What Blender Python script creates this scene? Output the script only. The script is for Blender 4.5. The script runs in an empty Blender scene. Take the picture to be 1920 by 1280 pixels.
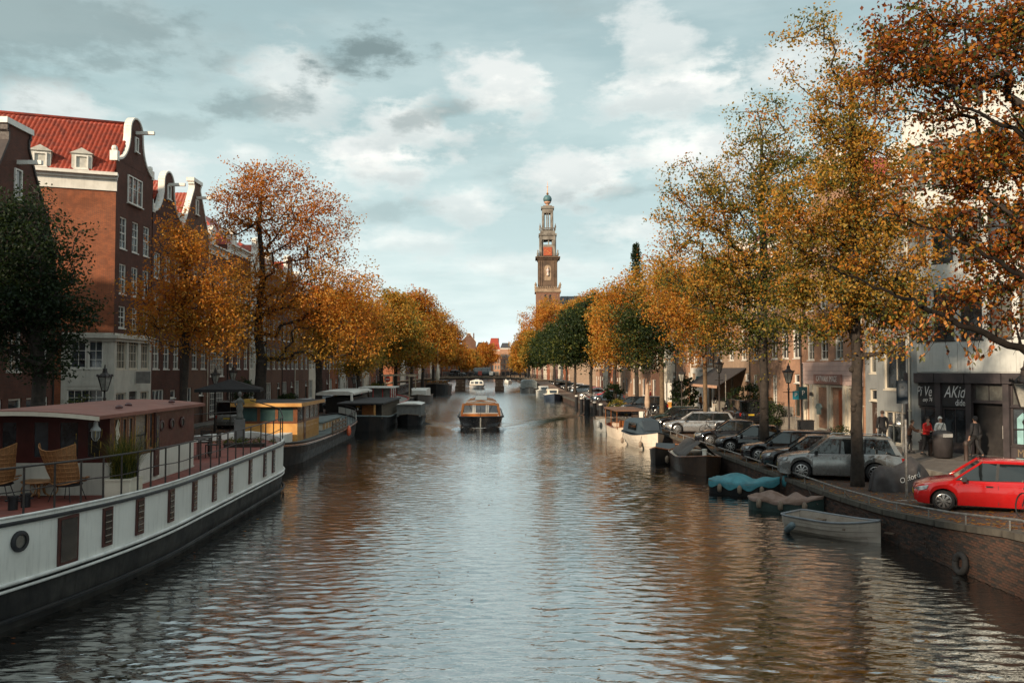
import bpy, bmesh, math, random
import numpy as np
from mathutils import Vector, Matrix
R = math.radians
rnd = random.Random(7)
scene = bpy.context.scene
col = scene.collection

# ------------------------------------------------------------ camera, sky, sun
H = 5.15                      # eye above the water, standing on a canal bridge
FPX = 1540.0
cam_d = bpy.data.cameras.new('camera'); cam = bpy.data.objects.new('camera', cam_d)
cam_d.lens = 36.0*FPX/1920.0; cam_d.sensor_width = 36; cam_d.clip_end = 4000; cam_d.clip_start = 0.1
YAW = -math.atan(47/FPX); PITCH = math.atan(51/FPX)
cam.location = (0, 0, H); cam.rotation_euler = (R(90)+PITCH, 0, YAW)
col.objects.link(cam); scene.camera = cam
_rot = cam.rotation_euler.to_matrix()
def ray(px, py):
    return _rot @ Vector(((px-960)/FPX, -(py-640)/FPX, -1.0))
def G(px, py, z=0.0):          # point on the level z
    d = ray(px, py); t = (z-H)/d.z
    return Vector((d.x*t, d.y*t, z))
def AY(px, py, Y):             # point at distance Y along the canal
    d = ray(px, py); t = Y/d.y
    return Vector((d.x*t, Y, H+d.z*t))
def AX(px, X, py=691):         # Y where the column px meets the plane x = X
    d = ray(px, py); return d.y*X/d.x

SUN_EL, SUN_AZ = 20.5, 222.0   # azimuth clockwise from +Y (the canal); light comes from behind left
w = bpy.data.worlds.new('World'); scene.world = w; w.use_nodes = True
nt = w.node_tree; nt.nodes.clear()
class N:
    def __init__(s, nt): s.nt = nt
    def n(s, t, **k):
        x = s.nt.nodes.new(t)
        for a, b in k.items(): setattr(x, a, b)
        return x
    def l(s, a, b): s.nt.links.new(a, b)
    def val(s, x, inp):
        if isinstance(x, (int, float, tuple, list)): inp.default_value = x
        elif x is not None: s.l(x, inp)
    def math(s, op, a, b=None, c=None, clamp=False):
        m = s.n('ShaderNodeMath', operation=op, use_clamp=clamp)
        s.val(a, m.inputs[0]); s.val(b, m.inputs[1]); s.val(c, m.inputs[2]); return m.outputs[0]
    def vm(s, op, a, b=None):
        m = s.n('ShaderNodeVectorMath', operation=op)
        s.val(a, m.inputs[0])
        if b is not None: s.val(b, m.inputs[1])
        return m
    def mix(s, f, a, b, bt='MIX'):
        m = s.n('ShaderNodeMix', data_type='RGBA', blend_type=bt)
        s.val(f, m.inputs[0]); s.val(a, m.inputs[6]); s.val(b, m.inputs[7]); return m.outputs[2]
    def noise(s, vec, scale, detail=4, rough=.5, dim='3D', dist=0):
        m = s.n('ShaderNodeTexNoise', noise_dimensions=dim)
        if vec is not None: s.l(vec, m.inputs['Vector'])
        m.inputs['Scale'].default_value = scale; m.inputs['Detail'].default_value = detail
        m.inputs['Roughness'].default_value = rough; m.inputs['Distortion'].default_value = dist
        return m.outputs[0]
    def ramp(s, f, pts):
        m = s.n('ShaderNodeValToRGB'); s.l(f, m.inputs[0]); e = m.color_ramp.elements
        while len(e) < len(pts): e.new(0.5)
        for i, (p, c) in enumerate(pts):
            e[i].position = p; e[i].color = (c if len(c) == 4 else (*c, 1)) if isinstance(c, (tuple, list)) else (c, c, c, 1)
        return m.outputs[0]
    def smooth(s, x, a, b, o0=0.0, o1=1.0):
        m = s.n('ShaderNodeMapRange', interpolation_type='SMOOTHSTEP'); s.l(x, m.inputs[0])
        for i, v in enumerate((a, b, o0, o1)): m.inputs[i+1].default_value = v
        return m.outputs[0]
    def comb(s, x, y, z):
        m = s.n('ShaderNodeCombineXYZ')
        for i, v in enumerate((x, y, z)): s.val(v, m.inputs[i])
        return m.outputs[0]
k = N(nt)
tc = k.n('ShaderNodeTexCoord'); sep = k.n('ShaderNodeSeparateXYZ'); k.l(tc.outputs['Generated'], sep.inputs[0])
dx, dy, dz = sep.outputs
az = k.math('ARCTAN2', dx, dy); el = k.math('ARCSINE', dz)
sky = k.n('ShaderNodeTexSky', sky_type='NISHITA', sun_disc=False)
sky.sun_elevation = R(SUN_EL); sky.sun_rotation = R(SUN_AZ); sky.air_density = 1.4; sky.dust_density = 3.0
skyc = k.mix(1.0, sky.outputs[0], (.085, .085, .085, 1), 'MULTIPLY')
# thin veil of high cloud over all of the sky, paler towards the horizon
veil = k.ramp(k.math('MAXIMUM', el, 0.0), [(0.0, (.43, .505, .51)), (.10, (.335, .415, .42)), (.28, (.235, .315, .32)), (.42, (.20, .27, .28)), (.8, (.30, .36, .37))])
base = k.mix(.93, skyc, veil)
cv = k.comb(az, k.math('MULTIPLY', el, 2.1), 0.0)
n1 = k.noise(cv, 3.2, 7, .62); n2 = k.noise(cv, 9.0, 6, .6); 
nlow = k.noise(k.comb(az, k.math('MULTIPLY', el, 4.5), 3.0), 2.3, 5, .6)
# layered grey and pale streaks
base = k.mix(k.smooth(nlow, .42, .62, 0, .75), base, k.mix(1.0, base, (1.32, 1.22, 1.19, 1), 'MULTIPLY'))
base = k.mix(k.smooth(n1, .50, .72, 0, .5), base, (.19, .225, .225, 1))
# heaped clouds: (az, el, half width, half height, brightness)
def ae(px, py):
    d = ray(px, py).normalized(); return math.atan2(d.x, d.y), math.asin(d.z)
heaps = [(700, 300, 150, 55, 1.0), (780, 240, 95, 55, .9), (950, 170, 95, 62, 1.0), (560, 170, 100, 70, .7), (1230, 90, 90, 60, .75), (1280, 165, 180, 62, .9), (1480, 130, 110, 50, .7),
         (1100, 330, 140, 55, .95), (1290, 285, 150, 62, .9), (95, 205, 80, 42, .8), (310, 320, 60, 42, .9), (880, 385, 80, 38, .7), (1180, 435, 85, 32, .6), (460, 290, 50, 24, .5),
         (740, 450, 150, 28, .5), (990, 500, 170, 24, .45), (1690, 330, 160, 70, .9), (640, 520, 90, 20, .35)]
w1 = k.noise(cv, 7.5, 8, .62); w2 = k.noise(cv, 22.0, 5, .6)
wob = k.math('ADD', k.math('MULTIPLY', k.math('SUBTRACT', w1, .5), 3.6), k.math('MULTIPLY', k.math('SUBTRACT', w2, .5), 1.5))
mask = None; under = None
for (px, py, rx, ry, br) in heaps:
    a0, e0 = ae(px, py); sx = rx/FPX*1.05; sy = ry/FPX*1.12
    u = k.math('DIVIDE', k.math('SUBTRACT', az, a0), sx); v = k.math('DIVIDE', k.math('SUBTRACT', el, e0), sy)
    r2 = k.math('ADD', k.math('MULTIPLY', u, u), k.math('MULTIPLY', v, v))
    rr = k.math('ADD', k.math('SQRT', r2), wob)
    m = k.math('MULTIPLY', k.smooth(rr, 1.12, .25), br)
    ub = k.math('MULTIPLY', m, k.smooth(v, .35, -.75))
    mask = m if mask is None else k.math('MAXIMUM', mask, m)
    under = ub if under is None else k.math('MAXIMUM', under, ub)
# clouds over the rest of the sky, outside the picture
off = k.smooth(k.noise(tc.outputs['Generated'], 2.6, 7, .6), .5, .68)
offm = k.math('MULTIPLY', off, k.math('MAXIMUM', k.smooth(k.math('ABSOLUTE', k.math('SUBTRACT', az, .05)), .65, .9), k.smooth(el, .42, .62)))
mask = k.math('MAXIMUM', mask, k.math('MULTIPLY', offm, .8))
cloudc = k.mix(k.smooth(w1, .42, .62), (.43, .45, .44, 1), (.64, .62, .58, 1))
cloudc = k.mix(k.math('MULTIPLY', under, .55), cloudc, (.23, .28, .285, 1))
colr = k.mix(k.math('MULTIPLY', mask, .97), base, cloudc)
# two dark scud clouds
for (px, py, rx, ry, s_) in [(680, 105, 110, 50, .95), (480, 195, 95, 36, .6), (820, 215, 80, 30, .55), (110, 60, 280, 90, .55), (1180, 360, 110, 30, .35), (330, 240, 80, 24, .35), (700, 400, 120, 26, .3)]:
    a0, e0 = ae(px, py)
    u = k.math('DIVIDE', k.math('SUBTRACT', az, a0), rx/FPX); v = k.math('DIVIDE', k.math('SUBTRACT', el, e0), ry/FPX)
    v = k.math('ADD', v, k.math('MULTIPLY', u, -.35))
    rr = k.math('ADD', k.math('SQRT', k.math('ADD', k.math('MULTIPLY', u, u), k.math('MULTIPLY', v, v))), wob)
    colr = k.mix(k.math('MULTIPLY', k.smooth(rr, 1.05, .3), s_), colr, (.115, .155, .16, 1))
colr = k.mix(k.smooth(dz, 0.0, -.06), colr, (.12, .12, .11, 1))
bg = k.n('ShaderNodeBackground'); k.l(colr, bg.inputs[0]); bg.inputs[1].default_value = 1.0
# the Nishita sky enters at strength 0.085 (multiplied in above); the veil and clouds are at scene brightness
k.l(bg.outputs[0], k.n('ShaderNodeOutputWorld').inputs[0])
w.cycles.sampling_method = 'MANUAL'; w.cycles.sample_map_resolution = 1024

sun_d = bpy.data.lights.new('sun', 'SUN'); sun = bpy.data.objects.new('sun', sun_d); col.objects.link(sun)
sun_d.energy = 3.2; sun_d.angle = R(2.0); sun_d.color = (1.0, .80, .58)
sd = Vector((math.sin(R(SUN_AZ))*math.cos(R(SUN_EL)), math.cos(R(SUN_AZ))*math.cos(R(SUN_EL)), math.sin(R(SUN_EL))))
sun.rotation_euler = sd.to_track_quat('Z', 'Y').to_euler()
vs = scene.view_settings; vs.view_transform = 'Standard'; vs.look = 'None'; vs.gamma = 1; vs.use_curve_mapping = False; vs.exposure = 1.0
scene.render.engine = 'CYCLES'
cy = scene.cycles; cy.max_bounces = 6; cy.diffuse_bounces = 3; cy.glossy_bounces = 3; cy.transmission_bounces = 3; cy.transparent_max_bounces = 6
cy.caustics_reflective = False; cy.caustics_refractive = False; cy.use_denoising = True

# ------------------------------------------------------------ materials
MATS = {}
def newmat(name):
    m = bpy.data.materials.new(name); m.use_nodes = True; m.node_tree.nodes.clear()
    kk = N(m.node_tree); b = kk.n('ShaderNodeBsdfPrincipled'); o = kk.n('ShaderNodeOutputMaterial'); kk.l(b.outputs[0], o.inputs[0])
    return m, kk, b
def M(name, c, c2=None, sc=3.0, rough=.6, metal=0, bump=0, bsc=None, spec=.5, streak=0, dirt=0, coat=0):
    """plain material with a second colour broken in by noise, vertical streaks of wear and fine relief"""
    if name in MATS: return MATS[name]
    m, kk, b = newmat(name)
    if c2 is None: c2 = tuple(x*.72 for x in c)
    g = kk.n('ShaderNodeNewGeometry'); t = kk.n('ShaderNodeTexCoord')
    pos = t.outputs['Object']
    n = kk.noise(pos, sc, 6, .6)
    cc = kk.mix(kk.smooth(n, .35, .68), (*c, 1), (*c2, 1))
    if streak:
        s_ = kk.n('ShaderNodeMapping'); kk.l(pos, s_.inputs[0]); s_.inputs[3].default_value = (6, 6, .5)
        n3 = kk.noise(s_.outputs[0], 1.5, 5, .65)
        cc = kk.mix(kk.smooth(n3, .48, .75, 0, streak), cc, (*[x*.35 for x in c2], 1))
    if dirt:
        n4 = kk.noise(pos, sc*5, 5, .7)
        cc = kk.mix(kk.smooth(n4, .5, .8, 0, dirt), cc, (.03, .022, .016, 1))
    kk.l(cc, b.inputs['Base Color'])
    rn = kk.noise(pos, sc*3, 3, .5)
    kk.l(kk.smooth(rn, .2, .8, max(0.02, rough-.08), min(1, rough+.1)), b.inputs['Roughness'])
    b.inputs['Metallic'].default_value = metal; b.inputs['Specular IOR Level'].default_value = spec
    if coat: b.inputs['Coat Weight'].default_value = coat; b.inputs['Coat Roughness'].default_value = .05
    if bump:
        bn = kk.n('ShaderNodeBump'); bn.inputs['Strength'].default_value = bump; bn.inputs['Distance'].default_value = .02
        kk.l(kk.noise(pos, bsc or sc*12, 5, .6), bn.inputs['Height']); kk.l(bn.outputs[0], b.inputs['Normal'])
    MATS[name] = m; return m
def brick(name, c1, c2, mortar, bw=.22, bh=.065, ms=.012, sc=1.0, dirt=.35, bump=.5, horiz=False):
    if name in MATS: return MATS[name]
    m, kk, b = newmat(name)
    g = kk.n('ShaderNodeNewGeometry')
    sp = kk.n('ShaderNodeSeparateXYZ'); kk.l(g.outputs['Position'], sp.inputs[0])
    if horiz: vec = kk.comb(sp.outputs[0], sp.outputs[1], 0.0)
    else:
        cr = kk.vm('CROSS_PRODUCT', g.outputs['True Normal'], (0, 0, 1)); cr = kk.vm('NORMALIZE', cr.outputs[0])
        u = kk.vm('DOT_PRODUCT', cr.outputs[0], g.outputs['Position']).outputs['Value']
        vec = kk.comb(u, sp.outputs[2], 0.0)
    t = kk.n('ShaderNodeTexBrick'); kk.l(vec, t.inputs['Vector'])
    t.inputs['Color1'].default_value = (*c1, 1); t.inputs['Color2'].default_value = (*c2, 1); t.inputs['Mortar'].default_value = (*mortar, 1)
    t.inputs['Scale'].default_value = sc; t.inputs['Brick Width'].default_value = bw; t.inputs['Row Height'].default_value = bh
    t.inputs['Mortar Size'].default_value = ms; t.inputs['Bias'].default_value = -.1
    n = kk.noise(g.outputs['Position'], .35, 6, .65)
    cc = kk.mix(kk.smooth(n, .38, .72, 0, dirt), t.outputs['Color'], (*[x*.42 for x in c2], 1))
    n2 = kk.noise(g.outputs['Position'], 2.3, 5, .7)
    cc = kk.mix(kk.smooth(n2, .42, .66, 0, .3), cc, (*[min(1, x*1.35) for x in c1], 1))
    kk.l(cc, b.inputs['Base Color']); b.inputs['Roughness'].default_value = .85; b.inputs['Specular IOR Level'].default_value = .25
    bn = kk.n('ShaderNodeBump'); bn.inputs['Strength'].default_value = bump; bn.inputs['Distance'].default_value = .01
    kk.l(kk.math('SUBTRACT', kk.noise(g.outputs['Position'], 40, 3), t.outputs['Fac']), bn.inputs['Height']); kk.l(bn.outputs[0], b.inputs['Normal'])
    MATS[name] = m; return m
def glassy(name, c, rough=.06, var=.5, sc=1.2):
    if name in MATS: return MATS[name]
    m, kk, b = newmat(name); g = kk.n('ShaderNodeNewGeometry')
    n = kk.noise(g.outputs['Position'], sc, 4, .6)
    kk.l(kk.mix(kk.smooth(n, .4, .62), (*c, 1), (*[min(1, x*(1+var*4)+.01*var) for x in c], 1)), b.inputs['Base Color'])
    b.inputs['Roughness'].default_value = rough; b.inputs['Specular IOR Level'].default_value = .9; b.inputs['IOR'].default_value = 1.55
    bn = kk.n('ShaderNodeBump'); bn.inputs['Strength'].default_value = .06; bn.inputs['Distance'].default_value = .02
    kk.l(kk.noise(g.outputs['Position'], 2.5, 2), bn.inputs['Height']); kk.l(bn.outputs[0], b.inputs['Normal'])
    MATS[name] = m; return m
white = M('white_paint', (.74, .72, .66), (.62, .60, .54), 2, .5, streak=.18)
cream = M('cream_paint', (.66, .60, .49), (.56, .50, .40), 1.5, .55, streak=.2)
plaster = M('white_plaster', (.58, .56, .49), (.48, .46, .40), 1.0, .7, streak=.3, bump=.15)
black = M('black_paint', (.012, .013, .015), (.022, .022, .024), 3, .45, spec=.3)
darkiron = M('dark_iron', (.025, .024, .024), (.05, .035, .028), 9, .5, metal=.4)
rubber = M('rubber', (.014, .014, .015), (.022, .022, .022), 6, .8)
steel = M('galvanised_steel', (.33, .33, .32), (.20, .17, .14), 6, .45, metal=.7, dirt=.4)
alloy = M('alloy', (.50, .50, .50), (.36, .36, .36), 4, .28, metal=.9)
chrome = M('chrome', (.6, .6, .6), (.5, .5, .5), 4, .12, metal=1)
glass = glassy('window_glass', (.018, .022, .026))
glass_pale = glassy('curtained_glass', (.09, .09, .082), .12, .2)
carglass = glassy('car_glass', (.006, .008, .009), .03, .15)
wood = M('varnished_wood', (.26, .095, .03), (.15, .05, .016), 5, .3, coat=.4)
teak = M('weathered_teak', (.17, .12, .08), (.10, .07, .05), 5, .7, bump=.2)
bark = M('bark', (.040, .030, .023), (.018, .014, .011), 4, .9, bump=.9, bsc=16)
bark_shaded = M('near_bark', (.014, .011, .009), (.007, .006, .005), 4, .95, bump=.9, bsc=16, spec=.1)  # copy of the bark darkened so the near limbs look shaded
bark_lit = M('pale_bark', (.15, .10, .055), (.075, .05, .028), 4, .9, bump=.9, bsc=16)  # copy of the bark lightened, sunlight put into its colour
stone = M('grey_stone', (.24, .22, .19), (.14, .125, .105), 2, .8, bump=.4, dirt=.5, streak=.4)
sandstone = M('sandstone', (.34, .25, .17), (.19, .13, .085), .6, .85, bump=.3, dirt=.4, streak=.5)
skin = M('skin', (.46, .27, .19), (.40, .22, .15), 6, .55)
lead = M('lead_sheet', (.17, .18, .19), (.11, .12, .12), 1, .5, streak=.3)

# ------------------------------------------------------------ mesh builder
class MB:
    def __init__(s): s.v = []; s.f = []; s.m = []; s.cur = 0; s.sm = []; s.smooth = False
    def add(s, vs, fs):
        o = len(s.v); s.v += [tuple(p) for p in vs]
        for f in fs: s.f.append(tuple(i+o for i in f)); s.m.append(s.cur); s.sm.append(s.smooth)
        return s
    def box(s, x0, y0, z0, x1, y1, z1):
        return s.add([(x0,y0,z0),(x1,y0,z0),(x1,y1,z0),(x0,y1,z0),(x0,y0,z1),(x1,y0,z1),(x1,y1,z1),(x0,y1,z1)],
                     [(0,3,2,1),(4,5,6,7),(0,1,5,4),(1,2,6,5),(2,3,7,6),(3,0,4,7)])
    def bar(s, a, b, w=.05, h=None, up=(0,0,1)):
        a = Vector(a); b = Vector(b); h = h or w; d = (b-a).normalized(); u = Vector(up)
        if abs(d.dot(u)) > .98: u = Vector((1,0,0))
        r = d.cross(u).normalized(); u = r.cross(d)
        q = [(-r*w/2-u*h/2), (r*w/2-u*h/2), (r*w/2+u*h/2), (-r*w/2+u*h/2)]
        return s.add([a+x for x in q]+[b+x for x in q], [(0,1,2,3),(7,6,5,4),(0,4,5,1),(1,5,6,2),(2,6,7,3),(3,7,4,0)])
    def tube(s, pts, r=.02, n=6, caps=True):
        pts = [Vector(p) for p in pts]; rs = r if isinstance(r, (list, tuple)) else [r]*len(pts)
        rings = []; u = None
        for i, p in enumerate(pts):
            d = (pts[min(i+1, len(pts)-1)]-pts[max(i-1, 0)])
            d = d.normalized() if d.length > 1e-9 else Vector((0,0,1))
            if u is None: u = d.orthogonal().normalized()
            else:
                u = u-d*u.dot(d); u = u.normalized() if u.length > 1e-6 else d.orthogonal().normalized()
            w_ = d.cross(u)
            rings.append([p+(u*math.cos(2*math.pi*j/n)+w_*math.sin(2*math.pi*j/n))*rs[i] for j in range(n)])
        vs = [q for rg in rings for q in rg]; fs = []
        for i in range(len(rings)-1):
            for j in range(n): fs.append((i*n+j, i*n+(j+1)%n, (i+1)*n+(j+1)%n, (i+1)*n+j))
        if caps: fs.append(tuple(range(n-1, -1, -1))); fs.append(tuple(range((len(rings)-1)*n, len(rings)*n)))
        return s.add(vs, fs)
    def lathe(s, prof, n=12, c=(0,0,0), rot=0, caps=True):
        vs = []; fs = []
        for r, z in prof:
            for j in range(n):
                a = 2*math.pi*j/n+rot; vs.append((c[0]+r*math.cos(a), c[1]+r*math.sin(a), c[2]+z))
        for i in range(len(prof)-1):
            for j in range(n): fs.append((i*n+j, i*n+(j+1)%n, (i+1)*n+(j+1)%n, (i+1)*n+j))
        if caps: fs.append(tuple(range(n-1, -1, -1))); fs.append(tuple(range((len(prof)-1)*n, len(prof)*n)))
        return s.add(vs, fs)
    def prism(s, poly, off):
        """poly: list of 3D points (planar), extruded by vector off"""
        n = len(poly); off = Vector(off); vs = [Vector(p) for p in poly]; vs += [p+off for p in vs]
        fs = [tuple(range(n)), tuple(range(2*n-1, n-1, -1))]+[(i, i+n, (i+1)%n+n, (i+1)%n) for i in range(n)]
        return s.add(vs, fs)
    def loft(s, rings, close=True, cap=True):
        n = len(rings[0]); vs = [p for r_ in rings for p in r_]; fs = []
        for i in range(len(rings)-1):
            for j in range(n if close else n-1): fs.append((i*n+j, (i+1)*n+j, (i+1)*n+(j+1)%n, i*n+(j+1)%n))
        if cap: fs.append(tuple(range(n))); fs.append(tuple(range(len(rings)*n-1, (len(rings)-1)*n-1, -1)))
        return s.add(vs, fs)
    def xf(s, mtx, start=0):
        for i in range(start, len(s.v)): s.v[i] = tuple(mtx @ Vector(s.v[i]))
        return s
    def mesh(s, name, mats):
        me = bpy.data.meshes.new(name); me.from_pydata([tuple(p) for p in s.v], [], s.f)
        for m in (mats if isinstance(mats, (list, tuple)) else [mats]): me.materials.append(m)
        if any(s.m): me.polygons.foreach_set('material_index', s.m)
        if any(s.sm): me.polygons.foreach_set('use_smooth', s.sm)
        me.update(); return me
    def build(s, name, mats, parent=None, **k):
        return link(name, s.mesh(name, mats), parent, **k)
def link(name, data, parent=None, loc=None, rot=None, scale=None, kind=None, label=None):
    o = bpy.data.objects.new(name, data); col.objects.link(o)
    if parent is not None: o.parent = parent
    if loc is not None: o.location = loc
    if rot is not None: o.rotation_euler = rot
    if scale is not None: o.scale = scale if isinstance(scale, (tuple, list)) else (scale,)*3
    if kind: o['kind'] = kind
    if label: o['label'] = label
    return o
def T(name, label, cat, loc=(0,0,0), rz=0, group=None, scale=None, rot=None):
    o = link(name, None, None, loc, rot or (0, 0, rz), scale); o.empty_display_size = .3
    o['label'] = label; o['category'] = cat
    if group: o['group'] = group
    return o
def tag(o, label, cat, group=None):
    o['label'] = label; o['category'] = cat
    if group: o['group'] = group
    return o
def S(o): o['kind'] = 'structure'; return o
KIDS = {}
def dup(src, loc, rz=None, label=None, group=None, scale=None):
    """copy of a thing with copies of its parts and sub-parts"""
    def rec(o, par):
        c = o.copy(); col.objects.link(c)
        if par is not None: c.parent = par
        for ch in list(o.children): rec(ch, c)
        return c
    c = rec(src, None); c.location = loc
    if rz is not None: c.rotation_euler = (0, 0, rz)
    if scale: c.scale = (scale,)*3 if not isinstance(scale, tuple) else scale
    if label: c['label'] = label
    if group: c['group'] = group
    return c
def npmesh(name, V, F, mat, smooth=False, attr=None, tri=False):
    me = bpy.data.meshes.new(name); V = np.asarray(V, np.float32); F = np.asarray(F, np.int32); nf, k_ = F.shape
    me.vertices.add(len(V)); me.vertices.foreach_set('co', V.ravel())
    me.loops.add(nf*k_); me.loops.foreach_set('vertex_index', F.ravel())
    me.polygons.add(nf); me.polygons.foreach_set('loop_start', np.arange(0, nf*k_, k_, dtype=np.int32)); me.polygons.foreach_set('loop_total', np.full(nf, k_, np.int32))
    if smooth: me.polygons.foreach_set('use_smooth', np.ones(nf, bool))
    me.materials.append(mat); me.update(calc_edges=True)
    if attr is not None:
        a = me.attributes.new('tint', 'FLOAT', 'FACE'); a.data.foreach_set('value', np.asarray(attr, np.float32))
    return me
FONT = {}
def text(s, name, mat, parent, loc, rot, size, depth=.004, sx=1.0, shear=0, align='CENTER'):
    c = bpy.data.curves.new(name, 'FONT'); c.body = s; c.size = size; c.extrude = depth; c.align_x = align; c.align_y = 'CENTER'; c.shear = shear
    c.materials.append(mat); c.resolution_u = 3
    o = bpy.data.objects.new(name, c); me = bpy.data.meshes.new_from_object(o); bpy.data.objects.remove(o)
    if not me.materials: me.materials.append(mat)
    return link(name, me, parent, loc, rot, (sx, 1, 1))

# ------------------------------------------------------------ trees
def leafmat(name, cols, trans=.5):
    m = bpy.data.materials.new(name); m.use_nodes = True; m.node_tree.nodes.clear(); kk = N(m.node_tree)
    a = kk.n('ShaderNodeAttribute', attribute_name='tint')
    c = kk.ramp(a.outputs['Fac'], cols)
    d = kk.n('ShaderNodeBsdfPrincipled'); kk.l(c, d.inputs['Base Color']); d.inputs['Roughness'].default_value = .55; d.inputs['Specular IOR Level'].default_value = .3
    t = kk.n('ShaderNodeBsdfTranslucent'); kk.l(kk.mix(1.0, c, (1.25, 1.0, .6, 1), 'MULTIPLY'), t.inputs[0])
    mx = kk.n('ShaderNodeMixShader'); mx.inputs[0].default_value = trans; kk.l(d.outputs[0], mx.inputs[1]); kk.l(t.outputs[0], mx.inputs[2])
    kk.l(mx.outputs[0], kk.n('ShaderNodeOutputMaterial').inputs[0]); return m
LEAF = leafmat('autumn_leaves', [(0, (.012, .026, .012)), (.22, (.035, .060, .018)), (.42, (.14, .15, .03)), (.6, (.48, .29, .05)), (.78, (.52, .205, .028)), (.92, (.34, .10, .016)), (1.0, (.13, .035, .014))])
def seg_tubes(A, B, ra, rb, n):
    d = B-A; L = np.linalg.norm(d, axis=1, keepdims=True); d = d/np.maximum(L, 1e-6)
    ref = np.where(np.abs(d[:, 2:3]) > .9, np.array([[1., 0, 0]]), np.array([[0, 0, 1.]]))
    u = np.cross(d, ref); u /= np.linalg.norm(u, axis=1, keepdims=True); v = np.cross(d, u)
    ang = np.arange(n)*2*math.pi/n; c = np.cos(ang)[None, :, None]; s = np.sin(ang)[None, :, None]
    ring = u[:, None]*c+v[:, None]*s
    Va = A[:, None]+ring*ra[:, None, None]; Vb = B[:, None]+ring*rb[:, None, None]
    V = np.concatenate([Va, Vb], 1).reshape(-1, 3); i = np.arange(n); j = (i+1) % n
    F = np.stack([i, j, j+n, i+n], 1)[None]+(np.arange(len(A))*2*n)[:, None, None]
    return V, F.reshape(-1, 4)
def leaves(cent, sig, per, size, tint, tvar, rg, up=.5, hang=0.0, green=0.0):
    n = len(cent)*per; C = np.repeat(cent, per, 0)+np.clip(rg.normal(0, 1, (n, 3)), -1.7, 1.7)*np.array([sig, sig, sig*.6])
    C[:, 2] -= hang*np.abs(rg.normal(0, 1, n))
    nr = rg.normal(0, 1, (n, 3)); nr[:, 2] += up; nr /= np.linalg.norm(nr, axis=1, keepdims=True)
    a = rg.normal(0, 1, (n, 3)); a[:, 2] -= .3; u = np.cross(nr, a); u /= np.linalg.norm(u, axis=1, keepdims=True); v = np.cross(nr, u)
    s = size*rg.uniform(.55, 1.25, (n, 1)); l = s*.5; ww = s*.29
    V = np.stack([C-v*l, C+u*ww+nr*ww*.35, C+v*l, C-u*ww+nr*ww*.35], 1).reshape(-1, 3)
    F = np.arange(n*4).reshape(-1, 4)
    t = np.repeat(tint, per)+rg.normal(0, tvar, n)
    if green: t = np.where(rg.uniform(0, 1, n) < green, rg.uniform(.08, .40, n), t)
    return V, F, np.clip(t, 0.01, .99)
def grow(start, pts, rg, step, tip, kexp=.48, rmax=.3, sag=.0, lean=.6):
    """connects twig ends to the stem: the nearest node that lies lower wins, thickness follows the load"""
    nodes = [np.array(p, float) for p in start]; par = [i-1 for i in range(len(start))]
    P = np.array(pts); leader = np.array(start); 
    dist = np.min(np.linalg.norm(P[:, None]-leader[None], axis=2), axis=1); order = np.argsort(dist)
    tips = [0]*len(pts)
    buf = np.zeros((len(pts)*14+len(start), 3)); buf[:len(start)] = leader; cnt = len(start)
    for i in order:
        p = P[i]; A = buf[:cnt]; d = p-A; L = np.linalg.norm(d, axis=1)+1e-6
        cost = L*(1+lean*np.clip((-d[:, 2])/L+.25, 0, 2)); j = int(np.argmin(cost))
        k_ = max(1, min(12, int(L[j]/step))); prev = j
        side = rg.normal(0, .09*L[j], 3); a = A[j].copy()
        for q in range(1, k_+1):
            t = q/k_; c = a+(p-a)*t+side*math.sin(math.pi*t)+np.array([0, 0, -sag*L[j]*math.sin(math.pi*t)])+(rg.normal(0, .03*step, 3) if q < k_ else 0)
            buf[cnt] = c; par.append(prev); prev = cnt; cnt += 1
        tips[i] = prev
    A = buf[:cnt]; par = np.array(par); load = np.zeros(cnt)
    for t in tips: load[t] += 1
    for i in range(cnt-1, 0, -1): load[par[i]] += load[i]
    r = np.minimum(rmax, tip*np.maximum(load, 1)**kexp)
    return A, par, r, tips
def blob_points(blobs, n, rg, shell=.55):
    wts = np.array([b[3]*b[4]*b[5]*(b[6] if len(b) > 6 else 1) for b in blobs])**.8; wts /= wts.sum(); out = []; tn = []
    for b, w_ in zip(blobs, wts):
        k_ = max(3, int(round(n*w_))); d = rg.normal(0, 1, (k_, 3)); d /= np.linalg.norm(d, axis=1, keepdims=True)
        rr = rg.uniform(0, 1, (k_, 1))**shell; d = d*rr*(1+.14*np.sin(d[:, :1]*5+d[:, 1:2]*4+d[:, 2:3]*6))
        out.append(np.array(b[:3])+d*np.array(b[3:6])); tn += [b[7] if len(b) > 7 else 0.0]*k_
    return np.concatenate(out), np.array(tn)
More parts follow.
